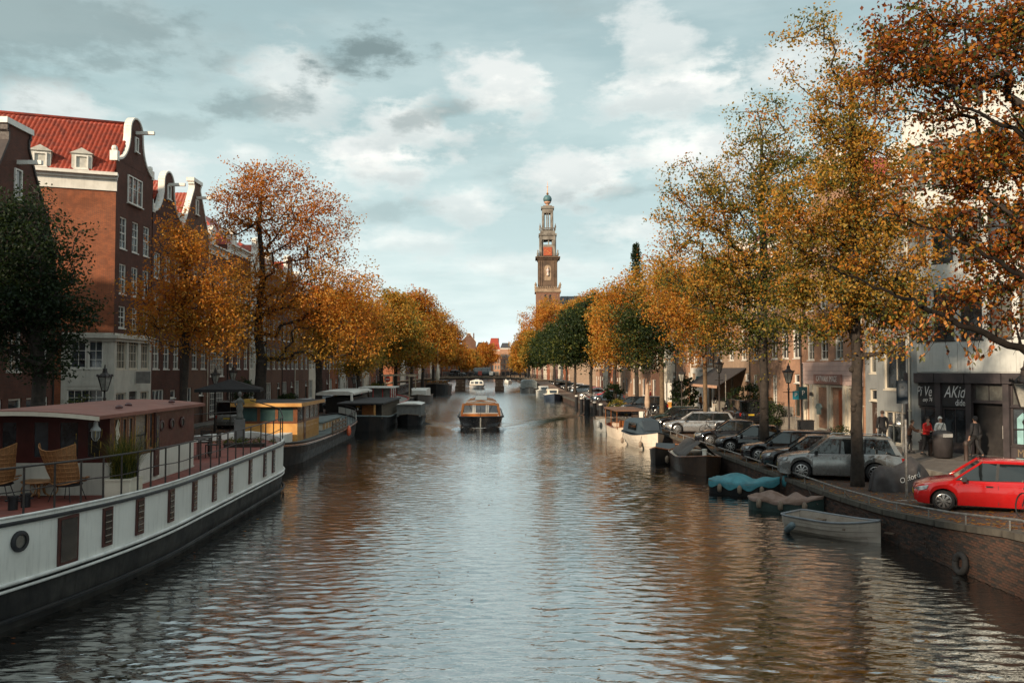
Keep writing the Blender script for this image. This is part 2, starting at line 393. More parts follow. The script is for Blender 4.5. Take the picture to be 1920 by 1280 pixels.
def tree(label, base, tr, fork, top, blobs, ncl, per, lsize, tint, seed, tvar=.10, cvar=.10, sig=.5, barkm=None, group=None, name='autumn_tree', sides=6, tip=.012, cat='tree', lean=(0,0), hang=0, shell=.5, lowgreen=.0, bare=0, knots=0, green=0):
    rg = np.random.default_rng(seed); x, y, z = base
    t = T(name, label, cat, base, group=group)
    pts, tn = blob_points(blobs, ncl, rg, shell)
    nst = 9; start = []
    for i in range(nst):
        q = i/(nst-1); h_ = fork+(top-fork)*q if i else 0
        h_ = (0 if i == 0 else (fork*.5 if i == 1 else fork+(top-fork)*(i-2)/(nst-3)))
        wv = .05*math.sin(i*1.7+seed)*tr*8
        start.append((lean[0]*h_/top+(wv if i > 1 else 0), lean[1]*h_/top+(wv*.5 if i > 1 else 0), h_-(.05 if i == 0 else 0)))
    A, par, r, tips = grow(start, pts, rg, .8 if lsize < .2 else 1.3, tip, rmax=tr, kexp=.5)
    r[0] = tr*1.35; r[1] = tr*1.0; r[2] = max(r[2], tr*.9)
    mb_i = np.arange(1, len(A)); V, F = seg_tubes(A[par[mb_i]], A[mb_i], np.minimum(r[par[mb_i]], r[mb_i]*1.6), r[mb_i], sides)
    V = V.copy(); trunk_edges = 2
    cut = sides*trunk_edges
    # the lower stem as one knobbly tube, the branches as the second part
    mb = MB(); mb.smooth = True; hh = fork; ring = []
    ns = 14
    for i in range(ns+1):
        q = i/ns; zz = -.1+q*(fork+.12); rr = tr*(1.0+.5*math.exp(-q*fork*3.2)) * (1+.04*math.sin(q*23+seed)); a0 = seed
        cx = np.interp(max(zz, 0), [0, fork*.5, fork], [start[0][0], start[1][0], start[2][0]]); cy_ = np.interp(max(zz, 0), [0, fork*.5, fork], [start[0][1], start[1][1], start[2][1]])
        ring.append([(cx+rr*(1+.07*math.sin(3*a+a0+q*2)+.05*math.sin(7*a+q*5))*math.cos(a), cy_+rr*(1+.07*math.sin(3*a+a0+q*2)+.05*math.sin(7*a+q*5))*math.sin(a), zz) for a in [2*math.pi*j/14 for j in range(14)]])
    mb.loft(ring)
    rk = random.Random(seed)
    for q in range(knots):
        zz = fork*rk.uniform(.3, .95); a = rk.uniform(0, 6.28); mb.lathe([(0.01, -.12), (tr*.5, -.07), (tr*.55, .04), (0.01, .13)], 8, (tr*.85*math.cos(a), tr*.85*math.sin(a), zz))
    bm_ = barkm or bark
    mb.build('trunk', bm_, t)
    link('branches', npmesh('branches', V, F, bm_, smooth=True), t)
    keep = rg.uniform(0, 1, len(pts)) > bare
    P = pts[keep]; tn = tn[keep]; zr = (P[:, 2]-P[:, 2].min())/max(1e-3, np.ptp(P[:, 2]))
    tin = tint+tn+rg.normal(0, cvar, len(P))-lowgreen*(1-zr)
    LV, LF, Lt = leaves(P, sig, per, lsize, tin, tvar, rg, hang=hang, green=green)
    # a sparser second helping along the twigs behind each end
    pp = A[par[np.array(tips)]][keep]; LV2, LF2, Lt2 = leaves(pp, sig*.8, max(1, per//3), lsize, tin, tvar, rg, hang=hang, green=green)
    fo = link('foliage', npmesh('foliage', np.concatenate([LV, LV2]), np.concatenate([LF, LF2+len(LV)]), LEAF, attr=np.concatenate([Lt, Lt2])), t); fo['kind'] = 'stuff'
    return t

# ------------------------------------------------------------ water, ground, quays
XR, XL = 12.0, -15.2          # the two quay walls
YB, YE = 188.0, 420.0         # bridge, end of this reach
def zq(y):                    # the right quay climbs to the near bridge
    return float(np.interp(y, [12, 18.3, 21, 24.4, 28], [1.62, 1.46, 1.16, .90, .80]))
WSLOPE = .160
def water():
    m, kk, b = newmat('canal_water')
    g = kk.n('ShaderNodeNewGeometry'); pos = g.outputs['Position']
    mp = kk.n('ShaderNodeMapping'); kk.l(pos, mp.inputs[0]); mp.inputs[3].default_value = (.36, 1.5, 1); mp.inputs[2].default_value = (0, 0, R(9))
    p = mp.outputs[0]
    patch = kk.smooth(kk.noise(pos, .12, 3, .5), .35, .65, .55, 1.15)
    a = kk.noise(p, .9, 3, .55, dist=.4); b2 = kk.noise(p, 3.4, 3, .5, dist=.5); c = kk.noise(p, 9.5, 3, .55); d = kk.noise(p, .35, 2, .5)
    ridge = kk.math('SUBTRACT', 1.0, kk.math('ABSOLUTE', kk.math('MULTIPLY_ADD', b2, 2.0, -1.0)))
    h = kk.math('ADD', kk.math('ADD', kk.math('MULTIPLY', a, .002), kk.math('MULTIPLY', d, .004)), kk.math('MULTIPLY', kk.math('ADD', kk.math('MULTIPLY', ridge, .014), kk.math('MULTIPLY', c, .0022)), patch))
    bn = kk.n('ShaderNodeBump'); bn.inputs['Strength'].default_value = 1.0; bn.inputs['Distance'].default_value = 1.0
    kk.l(h, bn.inputs['Height']); kk.l(bn.outputs[0], b.inputs['Normal'])
    kk.l(kk.mix(kk.smooth(kk.noise(pos, .2, 3), .3, .7), (.004, .005, .005, 1), (.008, .007, .005, 1)), b.inputs['Base Color'])
    sp_ = kk.n('ShaderNodeSeparateXYZ'); kk.l(pos, sp_.inputs[0]); rq = kk.smooth(sp_.outputs[1], 45, 120, .03, .19); kk.l(rq, b.inputs['Roughness']); b.inputs['IOR'].default_value = 1.7; gl = kk.n('ShaderNodeBsdfGlossy'); gl.inputs['Color'].default_value = (.93, .95, .95, 1); kk.l(bn.outputs[0], gl.inputs['Normal']); mx = kk.n('ShaderNodeMixShader'); mx.inputs[0].default_value = .52; kk.l(b.outputs[0], mx.inputs[1]); kk.l(gl.outputs[0], mx.inputs[2]); kk.l(mx.outputs[0], [n_ for n_ in m.node_tree.nodes if n_.type == 'OUTPUT_MATERIAL'][0].inputs[0]); b.inputs['Specular IOR Level'].default_value = .6; kk.l(rq, gl.inputs['Roughness'])
    # the sheet itself, heaved up by the wakes of the two boats under way
    ys = [-40.0, -20, 0, 8]; y_ = 10.0
    while y_ < 440: ys.append(y_); y_ += max(.052, .0023*y_ if y_ < 130 else .012*y_-1.25)
    ys = np.array(ys); xs = np.linspace(XL-.3, XR+.3, 380)
    X, Y = np.meshgrid(xs, ys); Z = np.zeros_like(X)
    for (bx, by, half, amp) in [(-.6, 71.2, 1.9, .17), (-2.6, 207, 1.8, .12)]:
        dy_ = Y-by; off = half+np.maximum(dy_+1.0, 0)*.44; ax = np.abs(X-bx)
        for kq, (o, a_) in enumerate([(0, 1), (1.15, .6), (2.3, .35)]):
            Z += amp*a_*np.exp(-((ax-off+o)/.34)**2)*np.exp(-np.maximum(dy_, 0)/42)*(dy_ > -1.2)
        Z += .05*np.exp(-((dy_+1.0)/.7)**2)*np.exp(-(ax/1.8)**2)
        Z += .045*np.sin(Y*2.1+X*.7)*np.exp(-(ax/3.2)**2)*(dy_ > 8)*np.exp(-np.maximum(dy_-8, 0)/60)
    rg = np.random.default_rng(12); W_ = np.zeros_like(X); sl = 0
    for q in range(84):
        lam = .12*(.66/.12)**(rg.uniform()**1.35); th = rg.normal(R(6), R(33)); kx = 2*math.pi/lam*math.sin(th)*.70; ky = 2*math.pi/lam*math.cos(th); a_ = lam**.80; ph = rg.uniform(0, 6.28)
        att = np.exp(-(np.maximum(Y, 10)*.0023/(lam*.32))**2)           # what the sheet is too coarse to carry is left to the surface finish
        W_ += a_*np.sin(kx*X+ky*Y+ph+.5*np.sin(X*.6+Y*.23+q))*att; sl += .5*(a_*ky)**2
    env = .8+.28*np.sin(X*.35+Y*.11+1)*np.sin(Y*.07-X*.21)+.2*np.sin(X*.9-Y*.31)*np.sin(Y*.19+2)
    Z += W_*env*WSLOPE/math.sqrt(sl)
    V = np.stack([X, Y, Z], -1).reshape(-1, 3); ny, nx = X.shape; i = np.arange(ny-1)[:, None]*nx+np.arange(nx-1)[None]
    F = np.stack([i, i+1, i+nx+1, i+nx], -1).reshape(-1, 4)
    S(link('water', npmesh('water', V, F, m, smooth=True)))
water()
street_m = brick('street_clinkers', (.135, .088, .068), (.098, .068, .056), (.055, .045, .037), .2, .075, .012, dirt=.5, bump=.7, horiz=True)
pave_m = brick('pavement_slabs', (.155, .135, .12), (.12, .105, .092), (.06, .05, .042), .45, .3, .012, dirt=.5, bump=.5, horiz=True)
soil = M('ground_earth', (.075, .062, .048), (.05, .042, .033), .4, .95)
wallbrick = brick('quay_brickwork', (.085, .046, .033), (.050, .032, .026), (.05, .043, .036), dirt=.8)
coping_m = M('coping_stone', (.10, .088, .07), (.05, .044, .035), 1.6, .85, bump=.5, dirt=.6, streak=.5)
g_ = MB(); zg = .78
g_.add([(XR+.35,-60,zg),(1500,-60,zg),(1500,YE+1,zg),(XR+.35,YE+1,zg)], [(0,1,2,3)])
g_.add([(-1500,-60,zg),(XL-.35,-60,zg),(XL-.35,YE+1,zg),(-1500,YE+1,zg)], [(0,1,2,3)])
g_.add([(-1500,YE+1,zg),(1500,YE+1,zg),(1500,2500,zg),(-1500,2500,zg)], [(0,1,2,3)])
g_.add([(-1500,-1500,-1.5),(1500,-1500,-1.5),(1500,-60,-1.5),(-1500,-60,-1.5)], [(0,1,2,3)])
g_.add([(XL-.3,-60,-1.4),(XR+.3,-60,-1.4),(XR+.3,YE+1,-1.4),(XL-.3,YE+1,-1.4)], [(0,1,2,3)])
S(g_.build('ground', soil))
def strip(name, x0, x1, ys, zf, mat, z1f=None):
    mb = MB(); vs = []
    for y in ys: vs += [(x0(y) if callable(x0) else x0, y, zf(y)), (x1(y) if callable(x1) else x1, y, (z1f or zf)(y))]
    mb.add(vs, [(2*i, 2*i+1, 2*i+3, 2*i+2) for i in range(len(ys)-1)]); return S(mb.build(name, mat))
ysr = [-30, 10, 12, 14, 16, 18.3, 19.6, 21, 22.6, 24.4, 26, 28, 60, 187, YE]
strip('street', XR+.42, 17.55, ysr, lambda y: zq(y)+.004, street_m)
pav = lambda y: max(zq(y)+.13, float(np.interp(y, [44, 60], [1.13, .96])))
strip('pavement', 17.7, 32.0, ysr, pav, pave_m)
mb = MB(); yy = 8.0                     # kerb of separate stones, each about a metre
def kerb_at(x, y0, y1, zf, nm, step=1.0):
    host = S(link(nm, None)); me = MB().box(-.075, 0, -.25, .075, step-.02, 0).mesh('kerb_stone', stone); y = y0; n = 0
    while y < y1 and n < 46:
        link('kerb_stone', me, host, (x, y, zf(y+step/2)+rnd.uniform(-.006, .006)), (math.atan((zf(y+step)-zf(y))/step), 0, 0)); y += step; n += 1
    o = MB()
    while y < 186: o.box(x-.075, y, zf(y)-.25, x+.075, y+4*step-.02, zf(y)); y += 4*step
    r_ = o.build('kerb_stones_far', stone, host); r_['kind'] = 'stuff'
kerb_at(17.625, 14, 60, lambda y: pav(y)+.004, 'kerb')
strip('street', -21.2, XL-.42, [-30, 60, 187, YE], lambda y: .804, street_m)
strip('pavement', -40.0, -21.35, [-30, 60, 187, YE], lambda y: .92, pave_m)
mb = MB(); mb.box(-21.35, 10, .7, -21.2, 187, .925); S(mb.build('kerb', stone))

def quay(name, x, sgn, y0, y1, zf, seed):
    """a brick retaining wall with its coping stones; the near bricks stand proud one by one"""
    root = S(link(name, None)); ys = [y0]
    while ys[-1] < y1: ys.append(min(y1, ys[-1]+(1.0 if ys[-1] < 60 else 8)))
    mb = MB()
    for a, b in zip(ys[:-1], ys[1:]):
        za, zb = zf(a)-.16, zf(b)-.16; i = len(mb.v)
        mb.add([(x,a,-1.3),(x,b,-1.3),(x,b,zb),(x,a,za),(x+sgn*.42,a,-1.3),(x+sgn*.42,b,-1.3),(x+sgn*.42,b,zb),(x+sgn*.42,a,za)], [(0,1,2,3),(4,5,6,7),(3,2,6,7)])
    mb.build('masonry', wallbrick, root)
    return root
qr = quay('quay_wall', XR, 1, -30, YE, zq, 1); ql = quay('quay_wall', XL, -1, -30, YE, lambda y: .8, 2)
def copings(root, x, sgn, y0, y1, zf, near):
    L = 1.45; me = None; y = y0; n = 0
    mb = MB(); x0, x1 = (-.07, .42) if sgn > 0 else (-.42, .07)
    mb.box(x0, .008, -.16, x1, L-.008, 0); me = mb.mesh('coping_stone', coping_m)
    far = MB()
    while y < y1:
        z0, z1 = zf(y), zf(y+L)
        if y < near: link('coping_stone', me, root, (x, y, (z0)+rnd.uniform(0, .008)), (math.atan((z1-z0)/L), 0, rnd.uniform(-.003, .003)))
        else: far.box(x+x0, y+.01, z0-.16, x+x1, y+L-.01, z0+rnd.uniform(0, .012))
        y += L
    if far.v: far.build('coping_stones_far', coping_m, root, kind='stuff')
copings(qr, XR, 1, 13.0, YE, lambda y: zq(y)+.012, 95); copings(ql, XL, -1, 30, YE, lambda y: .815, 95)
def near_bricks():
    cols = [M('quay_brick_%s' % a, c, tuple(x*.6 for x in c), 14, .9, bump=.4, dirt=.3) for a, c in [('russet', (.105, .052, .035)), ('dark', (.05, .034, .028)), ('brown', (.078, .047, .034)), ('sooty', (.034, .028, .025))]]
    me = [MB().box(-.012, .006, .006, .05, .214, .056).mesh('brick', c) for c in cols]; rows = []
    y = 17.6; j = 0
    while y < 38:
        top = zq(y)-.18; r0 = 0; zz = -.12
        while zz+.062 < top:
            rows.append((y+(.11 if r0 % 2 else 0), zz)); zz += .065; r0 += 1
        y += .22
    rows.sort(key=lambda q: q[0]-q[1]*.5); rest = MB(); n = 0
    for (y, z) in rows:
        off = rnd.uniform(-.008, .006)
        if n < 300 and y > 17.8: link('brick', me[rnd.choice([0, 0, 1, 2, 2, 3])], qr, (XR-.004+off, y, z)); n += 1
        elif rnd.random() < .92: 
            rest.cur = rnd.choice([0, 0, 1, 2, 2, 3]); rest.box(XR-.016+off, y+.006, z+.006, XR+.03, y+.214, z+.056)
    rest.build('bricks_further_along', cols, qr, kind='stuff')
near_bricks()
# low rail on the quay edge
def rail():
    t = T('quay_rail', 'long low grey steel pipe rail running along the edge of the right quay', 'rail', (XR+.05, 14, 0))
    pts = [(0, y-14, zq(y)+.27) for y in [13, 15, 17, 18.3, 19.6, 21, 22.6, 24.4, 26, 28, 34, 40, 50, 60, 74]]
    mb = MB(); mb.smooth = True; mb.tube(pts, .032, 8); mb.build('rail_pipe', steel, t)
    pm = MB().tube([(0,0,-.05),(0,0,.26)], .02, 6).mesh('rail_post', steel); y = 15.2
    while y < 74: link('rail_post', pm, t, (0, y-14, zq(y)+.01)); y += 1.75
rail()
# painted bay dashes by the near trees
mb = MB(); pw = M('worn_road_paint', (.50, .48, .44), (.2, .17, .14), 9, .7)
for i in range(9): mb.box(13.4+i*.52, 26.6-.05+i*.01, zq(26.6)+.006, 13.4+i*.52+.34, 26.7+i*.01, zq(26.6)+.012)
for i in range(7): mb.box(14.9+i*.5, 25.4, zq(25.4)+.01, 15.2+i*.5, 25.48, zq(25.4)+.016)
S(mb.build('road_markings', pw))

# ------------------------------------------------------------ buildings
brick_red = brick('red_brick', (.37, .115, .048), (.27, .08, .036), (.15, .085, .06), dirt=.5)
brick_dk = brick('dark_brick', (.12, .046, .032), (.085, .034, .026), (.08, .055, .045), dirt=.5)
brick_br = brick('brown_brick', (.17, .075, .045), (.12, .055, .036), (.13, .10, .08), dirt=.4)
brick_or = brick('orange_brick', (.46, .25, .155), (.36, .19, .12), (.26, .19, .14), dirt=.25)
brick_tan = brick('tan_brick', (.40, .27, .18), (.33, .22, .145), (.24, .19, .15), dirt=.3)
tile_m = M('red_roof_tile', (.36, .045, .016), (.17, .024, .012), 2.2, .55, bump=.2, dirt=.35, bsc=30)
tile_dk = M('slate', (.05, .05, .055), (.03, .03, .034), 2, .6, dirt=.3)
blackwood = M('black_frame', (.02, .018, .018), (.03, .027, .025), 4, .45)
WC = {}
def window_meshes(w, h, style, fm, gm):
    key = (round(w, 2), round(h, 2), style, fm.name, gm.name)
    if key in WC: return WC[key]
    f = MB(); b = .075; d0, d1 = -.05, .06
    f.box(0, d0, 0, b, d1, h); f.box(w-b, d0, 0, w, d1, h); f.box(b, d0, h-b, w-b, d1, h); f.box(b, d0, 0, w-b, d1, b)
    f.box(-.05, -.14, -.07, w+.05, d1-.003, -.002)
    g = MB(); g.add([(b, .02, b), (w-b, .02, b), (w-b, .02, h-b), (b, .02, h-b)], [(0, 1, 2, 3)])
    q = MB(); t = .032
    def vb(x, z0=b, z1=None): q.box(x-t/2, -.02, z0, x+t/2, .015, z1 or h-b)
    def hb(z, tt=t, x0=b, x1=None): q.box(x0, -.023, z-tt/2, x1 or w-b, .012, z+tt/2)
    if style == 'sash':
        hb(h*.5, .07); nv = 2 if w < 1.5 else 3
        for i in range(1, nv): vb(w*i/nv)
        hb(h*.75); hb(h*.25)
    elif style == 'grid':
        nv = max(2, int(round(w/.42))); nh = max(3, int(round(h/.5)))
        for i in range(1, nv): vb(w*i/nv)
        for i in range(1, nh): hb(h*i/nh)
    elif style == 'T':
        hb(h*.68, .08); vb(w*.5, b, h*.68)
    elif style == 'two': vb(w*.5)
    elif style == 'three':
        q.box(w/3-.04, -.04, b, w/3+.04, .012, h-b); q.box(2*w/3-.04, -.04, b, 2*w/3+.04, .012, h-b); hb(h*.55)
    WC[key] = (f.mesh('window_frame', fm), g.mesh('pane', gm), q.mesh('glazing_bars', fm) if q.v else None); return WC[key]
def window(parent, u, z, w, h, y=.12, style='sash', fm=None, gm=None, rot=None, name='window'):
    a, g, q = window_meshes(w, h, style, fm or white, gm or glass)
    o = link(name, a, parent, (u, y, z), rot); link('pane', g, o)
    if q: link('glazing_bars', q, o)
    return o
def wall_cells(mb, W, z0, z1, rects, t=.2, y=0.0):
    us = sorted(set([0, W]+[r[0] for r in rects]+[r[0]+r[2] for r in rects])); zs = sorted(set([z0, z1]+[r[1] for r in rects]+[r[1]+r[3] for r in rects]))
    us = [u for u in us if 0 <= u <= W]; zs = [z for z in zs if z0 <= z <= z1]
    for a, b in zip(us[:-1], us[1:]):
        for c, d in zip(zs[:-1], zs[1:]):
            if b-a < 1e-4 or d-c < 1e-4: continue
            um, zm = (a+b)/2, (c+d)/2
            if any(r[0] < um < r[0]+r[2] and r[1] < zm < r[1]+r[3] for r in rects): continue
            mb.add([(a,y,c),(b,y,c),(b,y,d),(a,y,d)], [(0,1,2,3)])
    for (u, z, w_, h_) in rects:
        mb.add([(u,y,z),(u+w_,y,z),(u+w_,y,z+h_),(u,y,z+h_),(u,y+t,z),(u+w_,y+t,z),(u+w_,y+t,z+h_),(u,y+t,z+h_)], [(0,4,5,1),(1,5,6,2),(2,6,7,3),(3,7,4,0)])
def gable_profile(kind, W, h):
    pts = []
    if kind == 'bell':
        n = W*.17
        right = [(W/2, -.02)]+[(W/2-(W/2-n)*math.sin(a), .70*h*(1-math.cos(a))) for a in [math.pi/2*i/9 for i in range(10)]]
        right += [(n*1.0*math.cos(a), h-n*1.0+n*math.sin(a)) for a in [math.pi/2*i/7 for i in range(8)]]
    elif kind == 'neck':
        n = W*.2; right = [(W/2, 0), (W/2-.15, .12*h), (W*.36, .2*h), (W*.27, .38*h), (n+.05, .6*h), (n, .62*h), (n, .88*h), (n+.1, .88*h), (n+.1, .91*h), (0.01, h)]
    elif kind == 'spout':
        n = W*.12; right = [(W/2, 0), (n, .86*h), (n, .94*h), (n+.12, .94*h), (n+.12, h), (.01, h)]
    elif kind == 'step':
        right = [(W/2, 0)]; ns = 5
        for i in range(ns): x1 = W/2*(1-(i+1)/(ns+.6)); right += [(W/2*(1-i/(ns+.6)), h*(i+1)/ns*.98), (x1, h*(i+1)/ns*.98)]
    else: right = [(W/2, 0), (0.01, h)]
    L = [(-x, z) for x, z in right][::1]
    return [(W/2+x, z) for x, z in L]+[(W/2+x, z) for x, z in reversed(right)]
def gable(t, W, z0, kind, h, wall, trim=None, D=.35, beam=True, win=True, winst='two'):
    P = gable_profile(kind, W, h); mb = MB()
    mb.prism([(u, 0.0, z0+z) for u, z in P], (0, D, 0)); mb.build('gable', wall, t)
    tr = MB(); th = .11
    for i in range(len(P)-1):
        a, b = P[i], P[i+1]
        if math.dist(a, b) < .02: continue
        tr.bar((a[0], D/2-.02, z0+a[1]+.03), (b[0], D/2-.02, z0+b[1]+.03), D+.14 if abs(b[0]-a[0]) > abs(b[1]-a[1]) else .2, .2 if abs(b[0]-a[0]) > abs(b[1]-a[1]) else D+.13) if False else tr.bar((a[0], D/2-.03, z0+a[1]+.04), (b[0], D/2-.03, z0+b[1]+.04), D+.10, th, up=(0.001, 0, 1))
    if kind in ('bell', 'neck'):
        for u in (.12, W-.12): tr.box(u-.17, -.06, z0-.1, u+.17, D+.04, z0+.5); tr.lathe([(.16, 0), (.19, .12), (.16, .28), (.05, .34)], 8, (u, D/2, z0+.5))
    tr.build('gable_coping', trim or white, t)
    if beam: MB().box(W/2-.1, -1.15, z0+h*.70, W/2+.1, .0, z0+h*.70+.2).build('hoist_beam', white, t)
    if kind == 'spout': MB().box(W/2-W*.12-.28, -.12, z0+h-.02, W/2+W*.12+.28, D+.12, z0+h+.26).build('cap_stone', white, t)
    if win: window(t, W/2-.3, z0+h*.40, .6, h*.2+.35, -.03, 'plain', gm=glass_pale, name='attic_window')
def tiled_slope(name, parent, p00, p10, p11, p01, wt=.26, ht=.36, mat=None, kind='stuff'):
    """pantiles as real relief: p00-p10 the eave, p01-p11 the ridge"""
    p00, p10, p11, p01 = [np.array(p, float) for p in (p00, p10, p11, p01)]
    W = np.linalg.norm(p10-p00); L = np.linalg.norm(p01-p00); nc = max(2, int(W/wt)); nr = max(2, int(L/ht)); nn = np.cross(p10-p00, p01-p00); nn /= np.linalg.norm(nn)
    if nn[2] < 0: nn = -nn
    us = np.arange(nc*5+1)/(nc*5); hu = .045*np.abs(np.sin(us*nc*math.pi))**.7; rows = []
    vs = []
    for r_ in range(nr):
        for e, q in ((0, .055), (1, .0)): vs.append(((r_+e)/nr, q))
    vv = np.array([v for v, q in vs]); qq = np.array([q for v, q in vs])
    U, Vv = np.meshgrid(us, vv); Q = np.repeat(qq[:, None], len(us), 1)+hu[None]
    rg = np.random.default_rng(3); Q = Q+np.repeat(rg.normal(0, .006, (nr, 1)), 2, 0)
    A = p00+(p10-p00)*U[..., None]; B = p01+(p11-p01)*U[..., None]; P = A+(B-A)*Vv[..., None]+nn*Q[..., None]
    n = len(us); i = np.arange(len(vv)-1)[:, None]*n+np.arange(n-1)[None]
    F = np.stack([i, i+1, i+n+1, i+n], -1).reshape(-1, 4)
    return link(name, npmesh(name, P.reshape(-1, 3), F, mat or tile_m), parent, kind=kind)
def cornice(t, W, z, mat=None, d=.45, h=.7, y0=0):
    mb = MB(); mb.box(-.05, y0-.08, z-h, W+.05, y0+.1, z-h*.35); mb.box(-.08, y0-.22, z-h*.35, W+.08, y0+.1, z-h*.18); mb.box(-.12, y0-d, z-h*.18, W+.12, y0+.1, z)
    return mb.build('cornice', mat or white, t)
def house(label, y0, y1, side, wall, top, ground_rows, gab='cornice', gh=3.2, rows=None, X=None, trim=None, roofm=None, gm=None, fm=None, detail=True, shop=None, base=.96, depth=10, cat='house', group=None, style='sash', nwin=3, plinth=None, chimney=True, tiles=False, rz=None, loc=None, blue=0):
    W = abs(y1-y0)-.02; rz_ = rz if rz is not None else (R(-90) if side > 0 else R(90))
    ox = X if X is not None else (21.5 if side > 0 else -22.5)
    l = loc or ((ox, max(y0, y1)-.01, base) if side > 0 else (ox, min(y0, y1)+.01, base))
    t = T('canal_house', label, cat, l, rz_, group)
    Hh = top-base; rects = []; wins = []
    if rows is None:
        zz = 4.2; rows = []
        while zz+2.0 < Hh-.5: hh = 2.1 if zz < 8 else 1.75; rows.append((zz, hh)); zz += 3.1 if zz < 8 else 2.8
    mg = W/(nwin+.0)
    ww = min(1.2, mg*.62) if style != 'T' else min(1.4, mg*.74)
    for (z, h) in rows:
        for i in range(nwin):
            u = mg*(i+.5)-ww/2; rects.append((u, z, ww, h)); wins.append((u, z, ww, h, style))
    for (u, z, w_, h_, st) in ground_rows:
        rects.append((u, z, w_, h_)); wins.append((u, z, w_, h_, st))
    mb = MB(); wall_cells(mb, W, 0, Hh, rects)
    mb.add([(0,0,0),(0,depth,0),(0,depth,Hh),(0,0,Hh)], [(0,3,2,1)]); mb.add([(W,0,0),(W,depth,0),(W,depth,Hh),(W,0,Hh)], [(0,1,2,3)]); mb.add([(0,depth,0),(W,depth,0),(W,depth,Hh),(0,depth,Hh)], [(3,2,1,0)])
    mb.build('wall', wall, t)
    fm = fm or white
    for (u, z, w_, h_, st) in wins:
        if st == 'door':
            d = MB(); d.box(0, 0, 0, w_, .06, h_*.78); d.box(.12, -.02, .15, w_-.12, 0, h_*.3); d.box(.12, -.02, h_*.36, w_-.12, 0, h_*.72)
            dd = d.build('door', M('door_green', (.02, .035, .03), None, 3, .35) if rnd.random() < .5 else M('door_brown', (.06, .03, .02), None, 3, .35), t, loc=(u, .14, z))
            MB().lathe([(.03, 0), (.04, .02), (.03, .05)], 6).build('handle', chrome, dd, loc=(w_*.85, -.04, h_*.34))
            window(t, u, z+h_*.79, w_, h_*.21, .12, 'plain', fm, gm, name='fanlight')
        else:
            g_m = gm or (glass_pale if rnd.random() < .3 else glass)
            window(t, u, z, w_, h_, .12, st if detail else ('sash' if st in ('sash', 'grid') else 'plain'), fm, g_m)
    if detail:
        dp = MB(); dp.tube([(W-.12, -.07, .1), (W-.12, -.07, Hh-.3)], .045, 6); [dp.box(W-.2, -.12, z_, W-.04, -.0, z_+.05) for z_ in (2, 5, 8, 11)]; dp.build('drainpipe', darkiron if rnd.random() < .6 else cream, t)
    if plinth:
        pm, hz = plinth; MB().box(-.0, -.05, 0, W, .0, .35).build('plinth', stone, t)
    rm = roofm or tile_m; ridge = Hh+gh*.82
    if gab == 'cornice':
        cornice(t, W, Hh+.02, trim)
        r_ = MB(); e = .1; r_.add([(0,e,Hh),(W,e,Hh),(W,depth,Hh),(0,depth,Hh),(W*.2,3,Hh+gh),(W*.8,3,Hh+gh),(W*.8,depth-2,Hh+gh),(W*.2,depth-2,Hh+gh)], [(0,1,5,4),(1,2,6,5),(2,3,7,6),(3,0,4,7),(4,5,6,7)])
        r_.build('roof', rm, t)
        if detail and W > 4:
            dm = MB(); dm.box(W/2-.6, .5, Hh, W/2+.6, 2.6, Hh+1.5); dm.prism([(W/2-.7, .42, Hh+1.5), (W/2+.7, .42, Hh+1.5), (W/2, .42, Hh+2.0)], (0, 2.2, 0)); do = dm.build('dormer', white, t)
            a, g, q = window_meshes(.8, 1.1, 'two', white, glass); wo = link('window', a, do, (W/2-.4, .47, Hh+.25))
    else:
        gable(t, W, Hh, gab, gh, wall, trim, win=detail)
        r_ = MB()
        if tiles:
            ri = Hh+gh*.82
            tiled_slope('roof_tiles', t, (0, .3, Hh), (0, depth, Hh), (W/2, depth, ri), (W/2, .3, ri), mat=rm); tiled_slope('roof_tiles', t, (W, .3, Hh), (W, depth, Hh), (W/2, depth, ri), (W/2, .3, ri), mat=rm)
        else:
            r_.add([(0,.3,Hh),(W,.3,Hh),(W/2,.3,ridge),(0,depth,Hh),(W,depth,Hh),(W/2,depth,ridge)], [(0,3,5,2),(4,1,2,5),(3,4,5)]); r_.build('roof', rm, t)
    if chimney:
        c = MB(); c.box(W*.8, 4, Hh, W*.8+.6, 4.9, ridge+.8); c.box(W*.8-.06, 3.94, ridge+.8, W*.8+.66, 4.96, ridge+.95); c.lathe([(.12, 0), (.12, .4)], 6, (W*.8+.3, 4.45, ridge+.95)); c.build('chimney', wall, t)
    return t
def flatten(e):
    me_ = Matrix.LocRotScale(e.location, e.rotation_euler, e.scale)
    for ch in list(e.children):
        m_ = me_ @ Matrix.LocRotScale(ch.location, ch.rotation_euler, ch.scale); l_, r_, s_ = m_.decompose()
        ch.parent = e.parent; ch.location = l_; ch.rotation_euler = r_.to_euler(); ch.scale = s_
    bpy.data.objects.remove(e)
# --- left: the tall corner house whose side wall faces us
B = .92
L1 = T('corner_house', 'tall red brick corner house with bell gable, pantile roof and white ground floor', 'house', (-22.5, 50.2, B))
W1 = 5.5; ez = 16.9-B
fr = link('canal_front', None, L1, (0, 0, 0), (0, 0, R(90)))
rects = []; W3 = [.62, 2.35, 4.05]
def rowz(z, h, w=.95): return [(u, z, w, h) for u in W3]
upper = rowz(12.55-B, 1.95)+rowz(9.75-B, 1.85)+rowz(7.55-B+.1, 1.35); low = [(.35, 4.2-.0, 1.35, 2.05), (2.05, 4.2, 1.35, 2.05), (3.85, 4.2, 1.3, 2.05), (.35, .75, 1.4, 2.0), (3.85, .75, 1.3, 2.0), (2.15, .05, 1.15, 2.75)]
gz = 6.55-B+.75
mb = MB(); wall_cells(mb, W1, gz, ez+1.0, upper); 
frw = mb.build('brick_front', brick_dk, L1, rot=(0, 0, R(90)))
